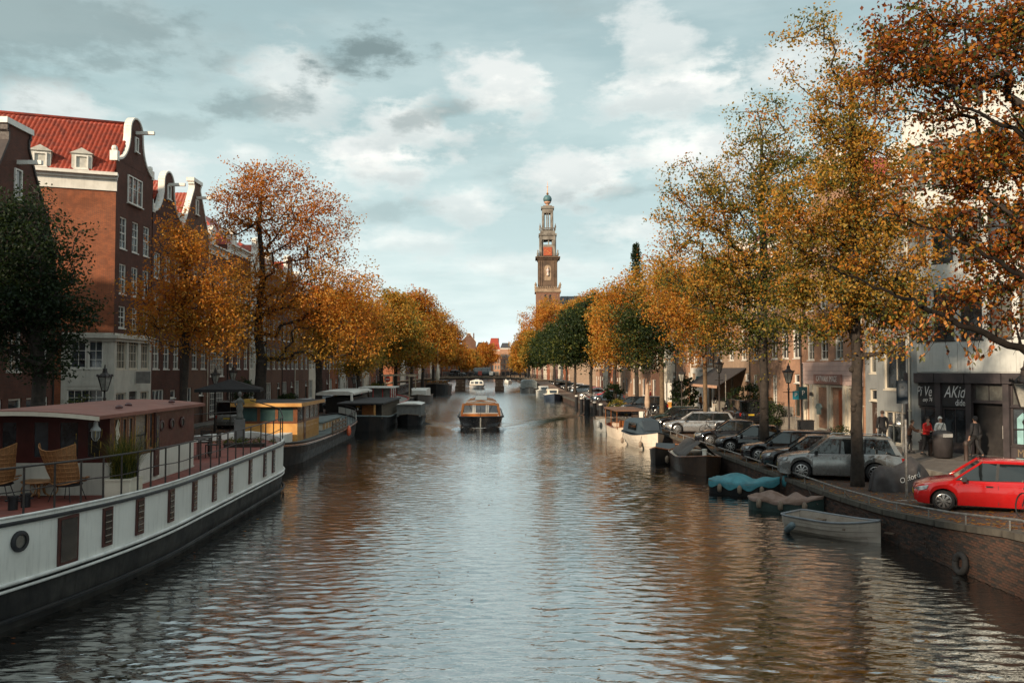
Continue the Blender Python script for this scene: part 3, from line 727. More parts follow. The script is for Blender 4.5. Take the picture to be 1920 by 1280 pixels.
mb = MB(); wall_cells(mb, W1, 0, gz, low, y=-.05); mb.box(-.1, -.3, gz-.32, W1+.05, 0, gz-.12); mb.box(-.05, -.16, gz-.5, W1, 0, gz-.33)
mb.build('plastered_ground_floor', plaster, L1, rot=(0, 0, R(90)))
for (u, z, w_, h_) in upper: window(fr, u, z, w_, h_, .1, 'sash')
for (u, z, w_, h_) in low[:3]: window(fr, u, z, w_, h_, .08, 'grid', cream, glass_pale)
for (u, z, w_, h_) in low[3:5]: window(fr, u, z, w_, h_, .08, 'grid', cream)
d = MB().box(0, 0, 0, 1.15, .08, 2.75).build('door', blackwood, fr, loc=(2.15, .05, .05)); 
for q in (.12, .62): MB().box(q, -.02, .25, q+.42, 0, 2.4).build('door_pane', glass, d)
MB().box(3.0, -1.0, 3.3, 3.05, -.1, 4.05).build('hanging_sign', M('grey_sign', (.22, .21, .20)), L1, rot=(0, 0, R(90)))
gable(fr, W1, ez+1.0, 'bell', 3.2, brick_dk, white, win=False)
window(fr, W1/2-.22, ez+2.1, .45, .95, -.03, 'plain', gm=glass_pale, name='attic_window')
window(fr, 1.55, ez-1.35, 2.1, 1.75, -.03, 'three', name='window')
# side wall
SK = R(18); Ls = 17.0
ox = -Ls*math.cos(SK); oy = -Ls*math.sin(SK)
sd_ = link('side', None, L1, (ox, oy, 0), (0, 0, SK))
sw = [(Ls-5.0, 12.95-B, .95, 2.0), (Ls-9.4, 12.95-B, .95, 2.0), (Ls-7.2, 9.6-B, .95, 2.0)]
mb = MB(); wall_cells(mb, Ls, gz, ez, sw); mb.add([(0,0,0),(Ls-2.75,0,0),(Ls-2.75,0,gz),(0,0,gz)], [(0,1,2,3)]); mb.build('side_wall', brick_red, L1, loc=(ox, oy, 0), rot=(0, 0, SK))
gl = [(Ls-2.3, 4.25, .85, 2.1), (Ls-1.35, 4.25, .8, 2.1), (Ls-2.45, .55, 1.95, 2.45)]
mb = MB(); g2 = [(a-(Ls-2.75), b, c, d_) for a, b, c, d_ in gl]; wall_cells(mb, 2.75, 0, gz, g2, y=-.05)
mb.box(-.0, -.3, gz-.32, 2.95, 0, gz-.12); mb.box(-.0, -.16, gz-.5, 2.9, 0, gz-.33); mb.box(2.5, -.09, 0, 2.82, -.045, gz-.5); mb.box(.35, -.08, 3.2, 2.2, -.05, 4.0); mb.box(-.02, -.06, .05, .0, .0, gz)
mb.build('plastered_corner', plaster, L1, loc=(ox+(Ls-2.75)*math.cos(SK), oy+(Ls-2.75)*math.sin(SK), 0), rot=(0, 0, SK))
for (u, z, w_, h_) in sw: window(sd_, u, z, w_, h_, .1, 'grid')
for (u, z, w_, h_) in gl: window(sd_, u, z, w_, h_, .06, 'grid')
cornice(sd_, Ls, ez+.04, white, .5, 1.05)
ga = MB(); ga.smooth = True
ga.tube([(Ls-1.35+(.28-.035*a)*math.cos(a), -.12, gz+.55+(.28-.035*a)*math.sin(a)) for a in np.linspace(0, 6.6, 22)], .05, 6); ga.build('gilded_scroll', M('gilding', (.6, .38, .08), None, 5, .3, metal=.8), sd_)
rh = 20.75-B; hw = W1/2
def LP(u, w_, z):      # u back along the side wall from the corner, w_ across the house
    return (-u*math.cos(SK), -u*math.sin(SK)+w_, z)
tiled_slope('roof_tiles', L1, LP(Ls, 0, ez-.0), LP(.15, 0, ez-.0), LP(.15, hw, rh), LP(Ls, hw, rh), .25, .34)
tiled_slope('roof_tiles', L1, LP(Ls, W1, ez), LP(.15, W1, ez), LP(.15, hw, rh), LP(Ls, hw, rh), .5, .7)
mb = MB(); mb.smooth = True; mb.tube([LP(.15, hw, rh+.03), LP(Ls, hw, rh+.03)], .13, 8); mb.build('ridge_tiles', tile_m, L1)
mb = MB(); mb.prism([LP(0, W1, 0), LP(Ls, W1, 0), LP(Ls, W1, ez), LP(0, W1, ez)], (0, -.1, 0)); mb.prism([LP(Ls, 0, 0), LP(Ls, W1, 0), LP(Ls, W1, ez), LP(Ls, hw, rh), LP(Ls, 0, ez)], (.1, 0, 0)); mb.build('rear_walls', brick_dk, L1)
dormer_m = M('dormer_paint', (.50, .49, .44))
for uu in (1.9, 4.1):
    dm = MB(); x0 = Ls-uu-.55; dm.box(x0, .12, ez+.12, x0+1.1, 2.2, ez+1.15); dm.prism([(x0-.1, .03, ez+1.15), (x0+1.2, .03, ez+1.15), (x0+.55, .03, ez+1.5)], (0, 2.4, 0))
    do = dm.build('dormer', dormer_m, sd_); a, g, q = window_meshes(.72, .82, 'sash', white, glass_pale); wo = link('window', a, do, (x0+.19, .07, ez+.22)); 
flatten(fr); flatten(sd_)
# --- the dark gable at the far left, and its neighbours
house('dark spout gabled brick house at the far left edge with a white hoist beam', 36.2, 43.4, -1, brick_dk, 10.9, [(.5, .6, 2.2, 2.2, 'three'), (3.2, 0, 1.1, 2.8, 'door'), (4.7, .6, 2.0, 2.2, 'two')], 'spout', 5.75, rows=[(4.1, 1.9), (7.0, 1.7)], trim=M('lead_edge', (.05, .035, .03)), tiles=True, base=B, fm=white, nwin=3)
GR = lambda W: [(.35, .5, min(2.0, W*.4), 2.3, 'three'), (W-1.9, 0, 1.0, 2.7, 'door')]
lh = [(55.7, 61.1, 'narrow brown brick house with a white trimmed bell gable, right of the tall corner house', brick_dk, 15.8, 'bell', 3.2),
      (61.1, 66.9, 'brick house with a steep stepless gable and white edges, third from the side street', brick_br, 15.4, 'spout', 4.1),
      (66.9, 72.0, 'house with a broad white framed bay of tall windows behind the first parasol', brick_dk, 15.2, 'cornice', 2.6),
      (72.0, 78.5, 'dark brick house behind the trunk of the big orange tree', brick_dk, 16.0, 'cornice', 3.0),
      (78.5, 84.3, 'pale plastered house between two orange trees on the left bank', plaster, 14.4, 'neck', 3.6),
      (84.3, 91.0, 'brown house with white sash windows opposite the flat dark houseboat', brick_br, 15.6, 'cornice', 2.6),
      (91.0, 97.0, 'dark neck gabled house beyond the pale plastered one', brick_dk, 14.2, 'neck', 3.8),
      (97.0, 104.5, 'wide brown brick house with cornice above the red cabin boat', brick_br, 15.0, 'cornice', 3.0),
      (104.5, 111, 'cream painted house by the no entry sign', cream, 14.0, 'cornice', 2.5),
      (111, 118, 'dark bell gabled house beyond the no entry sign', brick_dk, 13.8, 'bell', 3.5),
      (118, 125, 'red brick house half way to the bridge on the left bank', brick_red, 15.0, 'cornice', 2.5),
      (125, 132, 'narrow grey plastered house on the left bank before the bridge', plaster, 13.4, 'spout', 3.8),
      (132, 141, 'broad dark house behind the moored boat with flower boxes', brick_dk, 15.0, 'cornice', 3.0),
      (141, 149, 'brown gabled house fourth before the bridge on the left', brick_br, 13.8, 'neck', 3.6),
      (149, 158, 'cream house third before the bridge on the left', cream, 14.5, 'cornice', 2.6),
      (158, 167, 'red gabled house second before the bridge on the left', brick_red, 13.6, 'bell', 3.4),
      (167, 176, 'dark corner house beside the far bridge on the left', brick_dk, 15.2, 'cornice', 3.0)]
for i_, y_ in enumerate(range(200, 400, 14)):
    lh.append((y_, y_+14, ['red', 'cream', 'dark', 'brown'][i_ % 4]+' house on the left bank beyond the far bridge, number %s counting from the bridge' % ['one', 'two', 'three', 'four', 'five', 'six', 'seven', 'eight', 'nine', 'ten', 'eleven', 'twelve', 'thirteen', 'fourteen', 'fifteen'][i_], [brick_red, cream, brick_dk, brick_br][i_ % 4], 13+(i_*7 % 4), ['cornice', 'bell', 'cornice', 'neck'][i_ % 4], 3.2))
for i, (a, b, lab, wm, tp, gb, gh) in enumerate(lh):
    W = b-a
    st = 'grid' if i == 2 else 'sash'
    gr = GR(W) if i != 2 else [(.6, .3, 3.6, 2.4, 'grid'), (.6, 3.6, 3.6, 2.4, 'grid')]
    house(lab, a, b, -1, wm, tp, gr, gb, gh, base=B, detail=a < 120, style=st, rows=None if i != 2 else [(7.4, 1.9), (10.6, 1.7)], tiles=i < 2, nwin=3)
# --- right bank
RX = 21.5
def yr(px): return AX(px, RX)
# grey stone house
gs = M('grey_render', (.26, .275, .27), (.21, .22, .22), .8, .75, streak=.3, bump=.1)
y0, y1 = yr(1709), yr(1622); Wg = y1-y0
gW = Wg
house('pale grey stone fronted house with black balcony panels, left of the white panelled building', y0, y1, 1, gs, 15.4,
      [(gW-2.95, 3.05, 2.5, 2.7, 'two'), (gW-2.95, .2, 2.5, 1.7, 'three'), (.5, 3.9, .8, 1.9, 'plain'), (.5, .02, .85, 3.0, 'door')], 'cornice', 2.2, rows=[(7.0, 1.9), (10.2, 1.8)], base=1.0, fm=cream, nwin=3)
# pink shop house
pink = M('pink_boarding', (.60, .44, .39), (.52, .38, .34), 1.2, .6, streak=.2)
y0, y1 = yr(1620), yr(1508); Ws = y1-y0-.02
t = house('orange brick house with a pink boarded shop front, behind the thick tree trunk', y0, y1, 1, brick_or, 15.6, [], 'bell', 3.4, rows=[(4.75, 2.2), (8.0, 2.0), (11.0, 1.8)], base=.98, nwin=4, fm=white)
sf = MB(); FZ = 4.55; r4 = [(.55, .1, .55, 3.0), (2.3, .3, 1.6, 2.75), (4.55, .02, 1.6, 3.0), (7.0, .3, 1.5, 2.7)]
wall_cells(sf, Ws, 0, 3.15, r4, t=.3, y=-.12); sf.cur = 1
for i in range(5): sf.box(0, -.16, 3.16+i*.29, Ws, -.05, 3.16+i*.29+.275)
sf.cur = 0
for u in (.15, 1.5, 4.1, 6.45, Ws-.35): sf.box(u, -.2, 0, u+.28, -.1, 3.15)
sf.build('shop_front', [cream, pink], t)
for i, (u, z, w_, h_) in enumerate(r4): 
    if i in (1, 3): window(t, u, z, w_, h_, -.0, 'plain', cream, glass, name='shop_window')
MB().box(.02, 0, 0, 1.58, .05, 2.95).build('door', M('open_doorway_interior', (.02, .012, .01)), t, loc=(4.56, .06, .02))  # near-black panel stands in for the shade inside the open doorway
MB().box(0, 0, 0, .62, .05, 2.85).build('door_leaf', M('orange_door', (.42, .10, .03), None, 3, .4), t, loc=(5.5, -.05, .03))
MB().box(.02, 0, 0, .52, .05, 2.95).build('side_door', M('maroon_door', (.13, .03, .03), None, 3, .4), t, loc=(.57, .06, .1))
sg = MB().box(2.2, -.27, 3.22, 6.3, -.17, 3.82).build('shop_sign', M('sign_board', (.36, .19, .15), None, 2, .5), t)
lw = M('sign_lettering', (.85, .83, .78), None, 3, .4)
text('CATWALK IMAGE', 'sign_lettering', lw, sg, (4.2, -.275, 3.52), (R(90), 0, 0), .5, sx=.78)
for u in (1.9, Ws-.5): MB().lathe([(.02, 0), (.12, .04), (.1, .22), (.02, .26)], 8).build('wall_lamp', black, t, loc=(u, -.32, 2.4))
shirt = MB(); shirt.prism([(-.22, 0, 0), (.22, 0, 0), (.24, 0, .42), (.36, 0, .34), (.42, 0, .46), (.2, 0, .68), (.09, 0, .70), (0, 0, .64), (-.09, 0, .70), (-.2, 0, .68), (-.42, 0, .46), (-.36, 0, .34), (-.24, 0, .42)], (0, .12, 0)); shirt.tube([(0, .06, .64), (0, .06, .85), (.05, .06, .9)], .012, 5)
so = shirt.build('hanging_tshirt', M('grey_green_cotton', (.20, .27, .26), None, 6, .9), loc=(RX-.42, y1-3.25, 2.25), rot=(0, 0, R(-90))); tag(so, 'grey green t-shirt on a hanger in front of the pink shop window', 't-shirt')
# stoop house (brick with white pilasters)
def classic(label, pa, pb, wall, top, awn=False, stoop=False, gab='cornice', whiteground=False, gh=2.6, nwin=3):
    ya, yb = yr(pb), yr(pa); W = yb-ya
    gr = [(.5, 1.5, 1.0, 2.2, 'sash'), (W*.5-.5, 1.5, 1.0, 2.2, 'sash'), (W-1.6, .9, 1.0, 2.9, 'door')] if not whiteground else [(.5, .5, 1.3, 2.6, 'T'), (W-1.9, .3, 1.1, 3.0, 'door')]
    t = house(label, ya, yb, 1, wall, top, gr, gab, gh, base=.98, nwin=nwin, rows=[(4.9, 2.6), (8.6, 2.1), (11.8, 1.7)] if top > 14 else [(4.6, 2.2), (7.8, 1.9)], style='T')
    mb = MB()
    if whiteground: mb.box(0, -.09, 0, W, -.01, .45); mb.box(0, -.12, 3.7, W, -.01, 4.25); mb.box(0, -.1, .45, .45, -.01, 3.7); mb.box(W-.7, -.1, .45, W, -.01, 3.7); mb.box(1.85, -.1, .45, W-1.95, -.01, 3.7)
    else: mb.box(0, -.1, 0, W-1.75, -.01, 1.35); mb.box(0, -.13, 1.35, W-1.75, -.01, 1.48)
    mb.build('ground_floor_facing', white if whiteground else stone, t)
    if stoop:
        sm_ = MB()
        for i in range(5): sm_.box(W-2.0-.22*(4-i), -1.2, .17*i, W-.3, -.02, .17*(i+1)-.003)
        sm_.build('stoop', stone, t); ra = MB()
        ra.tube([(W-3.0, -1.2, .1), (W-3.0, -1.2, 1.0), (W-2.0, -1.2, 1.85), (W-.3, -1.2, 1.85)], .02, 5)
        for u in (W-2.4, W-1.9, W-1.3, W-.8, W-.3): ra.tube([(u, -1.2, .5), (u, -1.2, 1.85)], .014, 4)
        ra.build('stoop_railing', darkiron, t)
    return t, W
tC, WC_ = classic('orange brick house with white window bays, stoop and flower boxes, beside the pink shop', 1408, 1505, brick_or, 15.0, stoop=True, nwin=5)
for i in range(3):
    b = MB(); b.box(-.45, -.15, 0, .45, .15, .22); bo = b.build('flower_box', darkiron, tC, loc=(1.2+i*1.9, -.28, 4.5-2.95))
    rg = np.random.default_rng(i); c_ = rg.uniform([-.45, -.2, .15], [.45, .2, .5], (26, 3)); V, F, tt = leaves(c_, .05, 6, .09, np.full(26, .15), .08, rg)
    link('flowers', npmesh('flowers', V, F, LEAF, attr=np.where(rg.uniform(0, 1, len(tt)) < .4, .8, tt)), bo)
tD, WD = classic('brick house with white windows and a black awning over its basement shop', 1340, 1408, brick_tan, 14.6, nwin=3)
aw = MB(); aw.add([(-.1, -.05, 4.25), (WD+.1-1.2, -.05, 4.25), (WD+.1-1.2, -2.5, 2.75), (-.1, -2.5, 2.75), (-.1, -.05, 4.19), (WD+.1-1.2, -.05, 4.19), (WD+.1-1.2, -2.5, 2.69), (-.1, -2.5, 2.69)], [(0,1,2,3), (7,6,5,4), (0,3,7,4), (1,5,6,2)]); aw.cur = 1; aw.box(-.1, -2.53, 2.55, WD-1.1, -2.5, 2.78)
aw.build('awning', [M('awning_canvas', (.035, .03, .03), None, 4, .8), M('awning_valance', (.55, .33, .22), None, 4, .8)], tD)
tE, WE = classic('house with a white ground floor and small teal awning, behind the walkers', 1297, 1340, brick_tan, 14.0, whiteground=True, nwin=3)
MB().box(WE*.5-.7, -.5, 3.05, WE*.5+.7, -.1, 3.4).build('door_awning', M('teal_canvas', (.03, .16, .18), None, 4, .7), tE)
tx = text('BRASSERIE', 'sign_lettering', M('grey_lettering', (.18, .18, .17)), tE, (WE*.5, -.14, 3.95), (R(90), 0, 0), .3)
classic('tan brick house with pale window bays behind the ivy hedge', 1268, 1297, brick_or, 14.5, nwin=3)
classic('cream fronted house between two street lamps, partly behind yellow leaves', 1243, 1268, cream, 13.6, nwin=3)
seg = [(1222, 1243, 'dark brick house behind the green topped tree on the right bank', brick_br, 14.5, 'bell'), (1203, 1222, 'orange brick house behind the folded beige parasol', brick_or, 14.0, 'cornice'), (1186, 1203, 'narrow house with white lower windows behind the red car', brick_tan, 13.0, 'neck'),
       (1172, 1186, 'orange brick gabled house glimpsed under the yellow tree', brick_or, 14.6, 'spout'), (1160, 1172, 'tan house glimpsed over the shrubs on the right bank', brick_tan, 14.0, 'cornice'), (1149, 1160, 'brown house behind the trunks in mid distance on the right', brick_br, 14.6, 'cornice'),
       (1140, 1149, 'red house behind the trunks in mid distance on the right', brick_red, 13.0, 'bell'), (1131, 1140, 'cream house in mid distance on the right bank', cream, 14.0, 'cornice'), (1124, 1131, 'dark house in mid distance on the right bank', brick_dk, 14.0, 'neck'), (1117, 1124, 'orange house nearest the right end of the far bridge', brick_or, 14.0, 'cornice')]
for a, b, lab, wm, tp, gb in seg:
    ya, yb = yr(b), yr(a); house(lab, ya, yb, 1, wm, tp, GR(yb-ya), gb, 3.2, base=.98, detail=False, nwin=3)
for i_, y_ in enumerate(range(200, 400, 16)): house(['tan', 'red', 'cream', 'dark'][i_ % 4]+' house on the right bank beyond the far bridge, number %s counting from the bridge' % ['one', 'two', 'three', 'four', 'five', 'six', 'seven', 'eight', 'nine', 'ten', 'eleven', 'twelve', 'thirteen'][i_], y_, y_+16, 1, [brick_tan, brick_red, cream, brick_dk][i_ % 4], 13+(i_*5 % 4), GR(16), ['cornice', 'neck', 'cornice', 'bell'][i_ % 4], 3.2, base=.98, detail=False, nwin=5)
# --- the white panelled building with the dark shop front, turned towards us
panel_w = M('white_panel', (.56, .57, .55), (.48, .50, .48), .8, .6, streak=.35, dirt=.1)
dshop = M('dark_shop_paint', (.055, .045, .048), (.035, .03, .032), 2, .5, streak=.3)
C0 = Vector((21.52, 41.58)); C1 = Vector((24.4, 36.2)); dv = C1-C0; Lw = 21.0; rzW = math.atan2(dv.y, dv.x)
t = T('panelled_building', 'white panelled building with dark windows over a charcoal graffitied shop front', 'building', (C0.x, C0.y, 1.0), rzW)
mod = 1.38; nm_ = int(Lw/mod); rects = []; floors = [(5.55, 2.5), (9.4, 2.4), (13.2, 2.3)]
for (z, h) in floors:
    for i in range(nm_): rects.append((i*mod+.16, z, mod-.32, h))
mb = MB(); wall_cells(mb, Lw, 3.95, 17.2, rects, t=.18); mb.add([(0,0,3.95),(0,10,3.95),(0,10,17.2),(0,0,17.2)], [(0,3,2,1)]); mb.add([(0,0,17.2),(Lw,0,17.2),(Lw,10,17.2),(0,10,17.2)], [(0,1,2,3)])
mb.build('wall', panel_w, t)
for (u, z, w_, h_) in rects: window(t, u, z, w_, h_, .1, 'two', blackwood, glass if rnd.random() < .7 else glass_pale)
pm = MB()
pf = MB().box(.012, -.03, 0, 2*mod-.012, -.001, 1.4).mesh('facade_panel', panel_w)
for (z) in (4.0, 8.08, 11.9):
    for i in range(nm_//2): link('facade_panel', pf, t, (i*2*mod, 0, z), None, (1, 1, 1 if z < 5 else .88))
bays = [0.15, 1.75, 3.3, 5.05, 7.0, 9.0, 11.2, 13.4, 15.6, 17.8]
for i, u in enumerate(bays): MB().box(u-.14, -.12, 0, u+.14, .08, 3.45).build('pilaster', dshop, t)
for i, (a, b) in enumerate(zip(bays[:-1], bays[1:])): MB().box(a-.12, -.2, 3.46, b-.16, .1, 3.93).build('fascia_board', dshop, t)
bk = MB().box(0, .45, 0, Lw, .5, 3.9).build('shop_back_wall', blackwood, t)
for i, (a, b) in enumerate(zip(bays[:-1], bays[1:])):
    a += .15; b -= .15
    if i == 2:
        d = MB().box(a, .3, 0, b, .36, 2.55).build('door', blackwood, t); MB().tube([(b-.2, .25, .9), (b-.2, .25, 1.5)], .02, 5).build('handle', steel, d)
        window(t, a, 2.6, b-a, .84, .1, 'two', dshop, glass_pale, name='fanlight')
    elif i < 2:
        window(t, a, .5, b-a, 1.75, .1, 'two', dshop, glass, name='shop_window'); MB().box(a, .0, 2.3, b, .1, 3.43).build('signboard', M('graffiti_board', (.025, .024, .027), None, 3, .6), t); MB().box(a, 0, 0, b, .12, .45).build('stall_riser', dshop, t)
    else:
        window(t, a, .65, b-a, 1.75, .1, 'two', dshop, glass, name='shop_window'); window(t, a, 2.45, b-a, .98, .1, 'two', dshop, glass_pale if i == 3 else glass, name='shop_window'); MB().box(a, 0, 0, b, .12, .62).build('stall_riser', dshop, t)
sp_ = M('white_spray_paint', (.75, .76, .76), None, 3, .6)
text('Pi Ve', 'graffiti', sp_, t, (.97, -.02, 3.0), (R(90), 0, 0), .72, sx=.55, shear=.3); text('oxy 74', 'graffiti', sp_, t, (1.15, -.02, 2.6), (R(90), 0, 0), .3, sx=.6, shear=.3)
text('AKid', 'graffiti', sp_, t, (2.55, -.02, 3.0), (R(90), 0, 0), .82, sx=.62, shear=.35); text('dide', 'graffiti', sp_, t, (2.85, -.02, 2.5), (R(90), 0, 0), .45, sx=.65)
text('MEER', 'wall_lettering', M('faded_lettering', (.20, .15, .09)), t, (5.95, -.004, .3), (R(90), 0, 0), .5, sx=.8)
MB().prism([(5.45, .06, .65), (5.95, .06, .65), (5.95, .06, 1.9), (5.7, .06, 2.15), (5.45, .06, 1.9)], (0, .02, 0)).build('pale_blue_poster', M('pale_blue_print', (.28, .50, .52), None, 3, .6), t)
MB().lathe([(.14, 0), (.2, .28), (.2, .3)], 12).build('hanging_lampshade', M('lampshade', (.5, .38, .24), None, 3, .7), t, loc=(8.0, .35, 2.85))

# ------------------------------------------------------------ far end: church tower, houses, bridge
S_ = 1540/367.0
def twz(py): return (691-py)/S_+H
TX, TY = AY(1027, 691, 367).x, 367.0
t = T('church_tower', 'tall tiered church tower with red clock face and blue green orb', 'tower', (TX, TY, .8), R(-3))
def sq(mb, z0, z1, r0, r1=None): mb.lathe([(r0*1.414, z0-.8), ((r1 or r0)*1.414, z1-.8)], 4, rot=math.pi/4)
z = [twz(v) for v in (690, 549, 541, 488, 481, 442, 428, 400, 395, 387, 380, 366, 357, 352)]
m0 = brick('tower_brick', (.19, .085, .048), (.14, .065, .038), (.2, .13, .1), .6, .3, .05, dirt=.5)
mb = MB(); sq(mb, 0, z[1], 5.3); mb.build('brick_shaft', m0, t)
mb = MB(); sq(mb, z[1], z[1]+.7, 5.8); sq(mb, z[1]+.7, z[2], 5.5)
for sx_ in (-1, 1):
    for sy_ in (-1, 1): mb.lathe([(.5, 0), (.35, .8), (.6, 1.4), (.1, 2.6)], 6, (sx_*5.4, sy_*5.4, z[2]-.9))
for i in range(13): mb.lathe([(.16, 0), (.24, .4), (.16, .8)], 6, (-4.8+i*.8, -5.6, z[2]-1.0))
mb.build('lower_balustrade', sandstone, t)
mb = MB()
for u in (-1.05, 1.05):
    mb.prism([(u-.5, -5.36, z[1]-.8-4.2), (u+.5, -5.36, z[1]-.8-4.2), (u+.5, -5.36, z[1]-.8-1.6), (u+.3, -5.36, z[1]-.8-1.1), (u-.3, -5.36, z[1]-.8-1.1), (u-.5, -5.36, z[1]-.8-1.6)], (0, .1, 0))
mb.build('arched_openings', black, t)
tb = M('tower_stone', (.125, .08, .052), (.06, .04, .028), .35, .85, bump=.3, streak=.6)
mb = MB(); sq(mb, z[2], z[3], 4.2)
for u in (-3.7, -2.75, 2.75, 3.7): mb.box(u-.28, -4.45, z[2]-.8, u+.28, -4.2, z[3]-1.2)
for u in (-3.7, 3.7): mb.box(-4.45 if u < 0 else 4.2, u-.3, z[2]-.8, -4.2 if u < 0 else 4.45, u+.3, z[3]-1.2)
mb.build('middle_tier', tb, t)
mb = MB(); n = 14; cz = (z[2]+z[3])/2-.2
mb.prism([(-1.5, -4.35, cz-3.6)]+[(1.5, -4.35, cz-3.6)]+[(1.5*math.cos(a), -4.35, cz+1.8+1.5*math.sin(a)) for a in np.linspace(0, math.pi, n)], (0, .14, 0)); ar = mb.build('niche', sandstone, t)
mb = MB(); mb.lathe([(.05, -2), (.62, -1.6), (.45, -.3), (.72, .7), (.3, 1.4), (.4, 1.9), (.05, 2.3)], 8, (0, -4.6, cz+.2)); mb.build('shield_ornament', M('gilded_ornament', (.55, .35, .25), (.5, .5, .52), 1, .5), t)
mb = MB(); sq(mb, z[3], z[3]+.7, 4.7); sq(mb, z[3]+.7, z[3]+1.3, 5.5); sq(mb, z[3]+1.3, z[4], 4.4)
mb.build('cornice', tb, t)
pale = M('weathered_pale_stone', (.24, .22, .19), (.09, .075, .06), .4, .8, streak=.6)
mb = MB()
sq(mb, z[4], z[4]+5.2, 2.95); mb.box(-3.3, -2.9, z[4]-.8, -1.9, 2.9, z[5]-.8); mb.box(1.9, -2.9, z[4]-.8, 3.3, 2.9, z[5]-.8)
for sx_ in (-1, 1):
    for sy_ in (-1, 1): mb.lathe([(.75, 0), (.75, z[5]-z[4])], 6, (sx_*3.0, sy_*3.0, z[4]-.8)); mb.lathe([(.4, 0), (.55, .9), (.25, 1.7), (.35, 2.2), (.05, 2.8)], 6, (sx_*4.4, sy_*4.4, z[4]-.8))
    mb.box(sx_*.4-.25, -3.0, z[4]+4, sx_*.4+.25, -2.5, z[5]-.8) if sx_ > 0 else None
mb.box(-2.6, 2.2, z[4], 2.6, 2.5, z[5]-.8) if False else None
sq(mb, z[5]-1.9, z[5], 3.45); mb.build('bell_tier', pale, t)
mb = MB(); mb.lathe([(.9, 0), (.75, 1.2), (.4, 2)], 8, (-1.2, 0, z[4]+6)); mb.lathe([(.8, 0), (.65, 1.1), (.3, 1.8)], 8, (1.3, 0, z[4]+6.2)); mb.build('bells', darkiron, t)
ck = MB().box(-1.9, -3.25, z[4]-.5, 1.9, -2.8, z[4]+3.3).build('clock_face', M('red_clock', (.36, .065, .02), None, 2, .5), t)
mb = MB(); g0 = z[4]+1.4
for i in range(12):
    a = i*math.pi/6; mb.bar((1.25*math.sin(a), -3.3, g0+1.25*math.cos(a)), (1.6*math.sin(a), -3.3, g0+1.6*math.cos(a)), .14, .08)
mb.bar((0, -3.34, g0), (-1.1, -3.34, g0+.5), .16, .08); mb.bar((0, -3.34, g0), (.9, -3.34, g0-.9), .16, .08); mb.build('clock_hands_and_hours', M('clock_gold', (.75, .5, .15), None, 3, .4), ck)
mb = MB(); sq(mb, z[5], z[5]+.8, 4.0); sq(mb, z[5]+.8, z[6]-1.2, 3.3)
for i in range(12): mb.lathe([(.14, 0), (.22, .5), (.14, 1.1)], 5, (-3.4+i*.62, -3.5, z[6]-2.0))
mb.box(-3.6, -3.65, z[6]-.95, 3.6, -3.35, z[6]-.7)
for sx_ in (-1, 1):
    for sy_ in (-1, 1): mb.lathe([(.3, 0), (.4, .7), (.2, 1.3), (.05, 2.2)], 6, (sx_*3.4, sy_*3.4, z[6]-.9))
mb.build('upper_balustrade', pale, t)
mb = MB()
for sx_ in (-1, 1):
    for sy_ in (-1, 1): mb.lathe([(.62, 0), (.55, z[8]-z[6]+.6)], 6, (sx_*1.95, sy_*1.95, z[6]-1.4))
    mb.lathe([(.25, 0), (.22, z[8]-z[6]+.6)], 6, (sx_*.35, -2.0, z[6]-1.4))
sq(mb, z[6]-1.5, z[6]-.3, 2.3); sq(mb, z[8]-1.0, z[9]-.9, 2.45); mb.box(-2.0, -1.6, z[6]-1, -1.3, 1.6, z[8]); mb.box(1.3, -1.6, z[6]-1, 2.0, 1.6, z[8]); sq(mb, z[9]-.9, z[9], 2.9); sq(mb, z[9], z[9]+.6, 2.0); mb.build('lantern_tier', pale, t)
mb = MB(); mb.smooth = True; mb.lathe([(1.1, 0), (.7, .8), (.9, 1.6)], 10, (0, 0, z[9]-.2)); oz = z[10]-.9
mb.lathe([(.9, 0), (1.5, .5), (1.55, 1.0)], 14, (0, 0, oz)); mb.build('orb_base', M('copper_pink', (.5, .28, .18), None, 2, .4), t)
mb = MB(); mb.smooth = True; mb.lathe([(1.6, 1.0), (1.9, 1.7), (1.95, 2.4), (1.6, 3.3), (.9, 3.9), (.2, 4.1)], 14, (0, 0, oz)); mb.build('crown_orb', M('verdigris_blue', (.055, .15, .18), (.07, .12, .12), 1, .5), t)
mb = MB(); mb.lathe([(.25, 4.0), (.6, 4.7), (.2, 5.2), (.1, 8.2), (.02, 10.5)], 8, (0, 0, oz)); mb.box(-.5, -.05, oz+7.6, .5, .05, oz+7.8); mb.build('spire_finial', M('dull_gilding', (.35, .17, .06), None, 2, .4, metal=.5), t)
# church nave roof right of the tower
t = T('church_roof', 'grey slate church roof with a pale pinnacle, right of the tall tower', 'church', (AY(1076, 600, 372).x, 378, .8), 0)
a_, b_ = AY(1052, 553, 372), AY(1108, 575, 372)
mb = MB(); xw = 8.5; slg = M('pale_slate_roof', (.12, .125, .13), (.09, .09, .095), .5, .6); e0 = a_.z-6.0-.8; rr_ = a_.z-.8; mb.add([(-xw,-6,e0),(xw+4,-6,e0),(xw+4,8,e0),(-xw,8,e0),(-xw+3,0,rr_),(xw+1,0,rr_)], [(0,1,5,4),(1,2,5),(2,3,4,5),(3,0,4)]); mb.build('roof', slg, t)
mb = MB(); mb.box(-xw, -6, 0, xw+4, 8, e0); mb.build('wall', brick_br, t)
mb = MB(); mb.lathe([(.9, e0-3), (.9, e0+1.5), (1.1, e0+1.6), (.05, e0+5.5)], 6, (-3, -6.8, 0)); mb.build('pinnacle', pale, t)
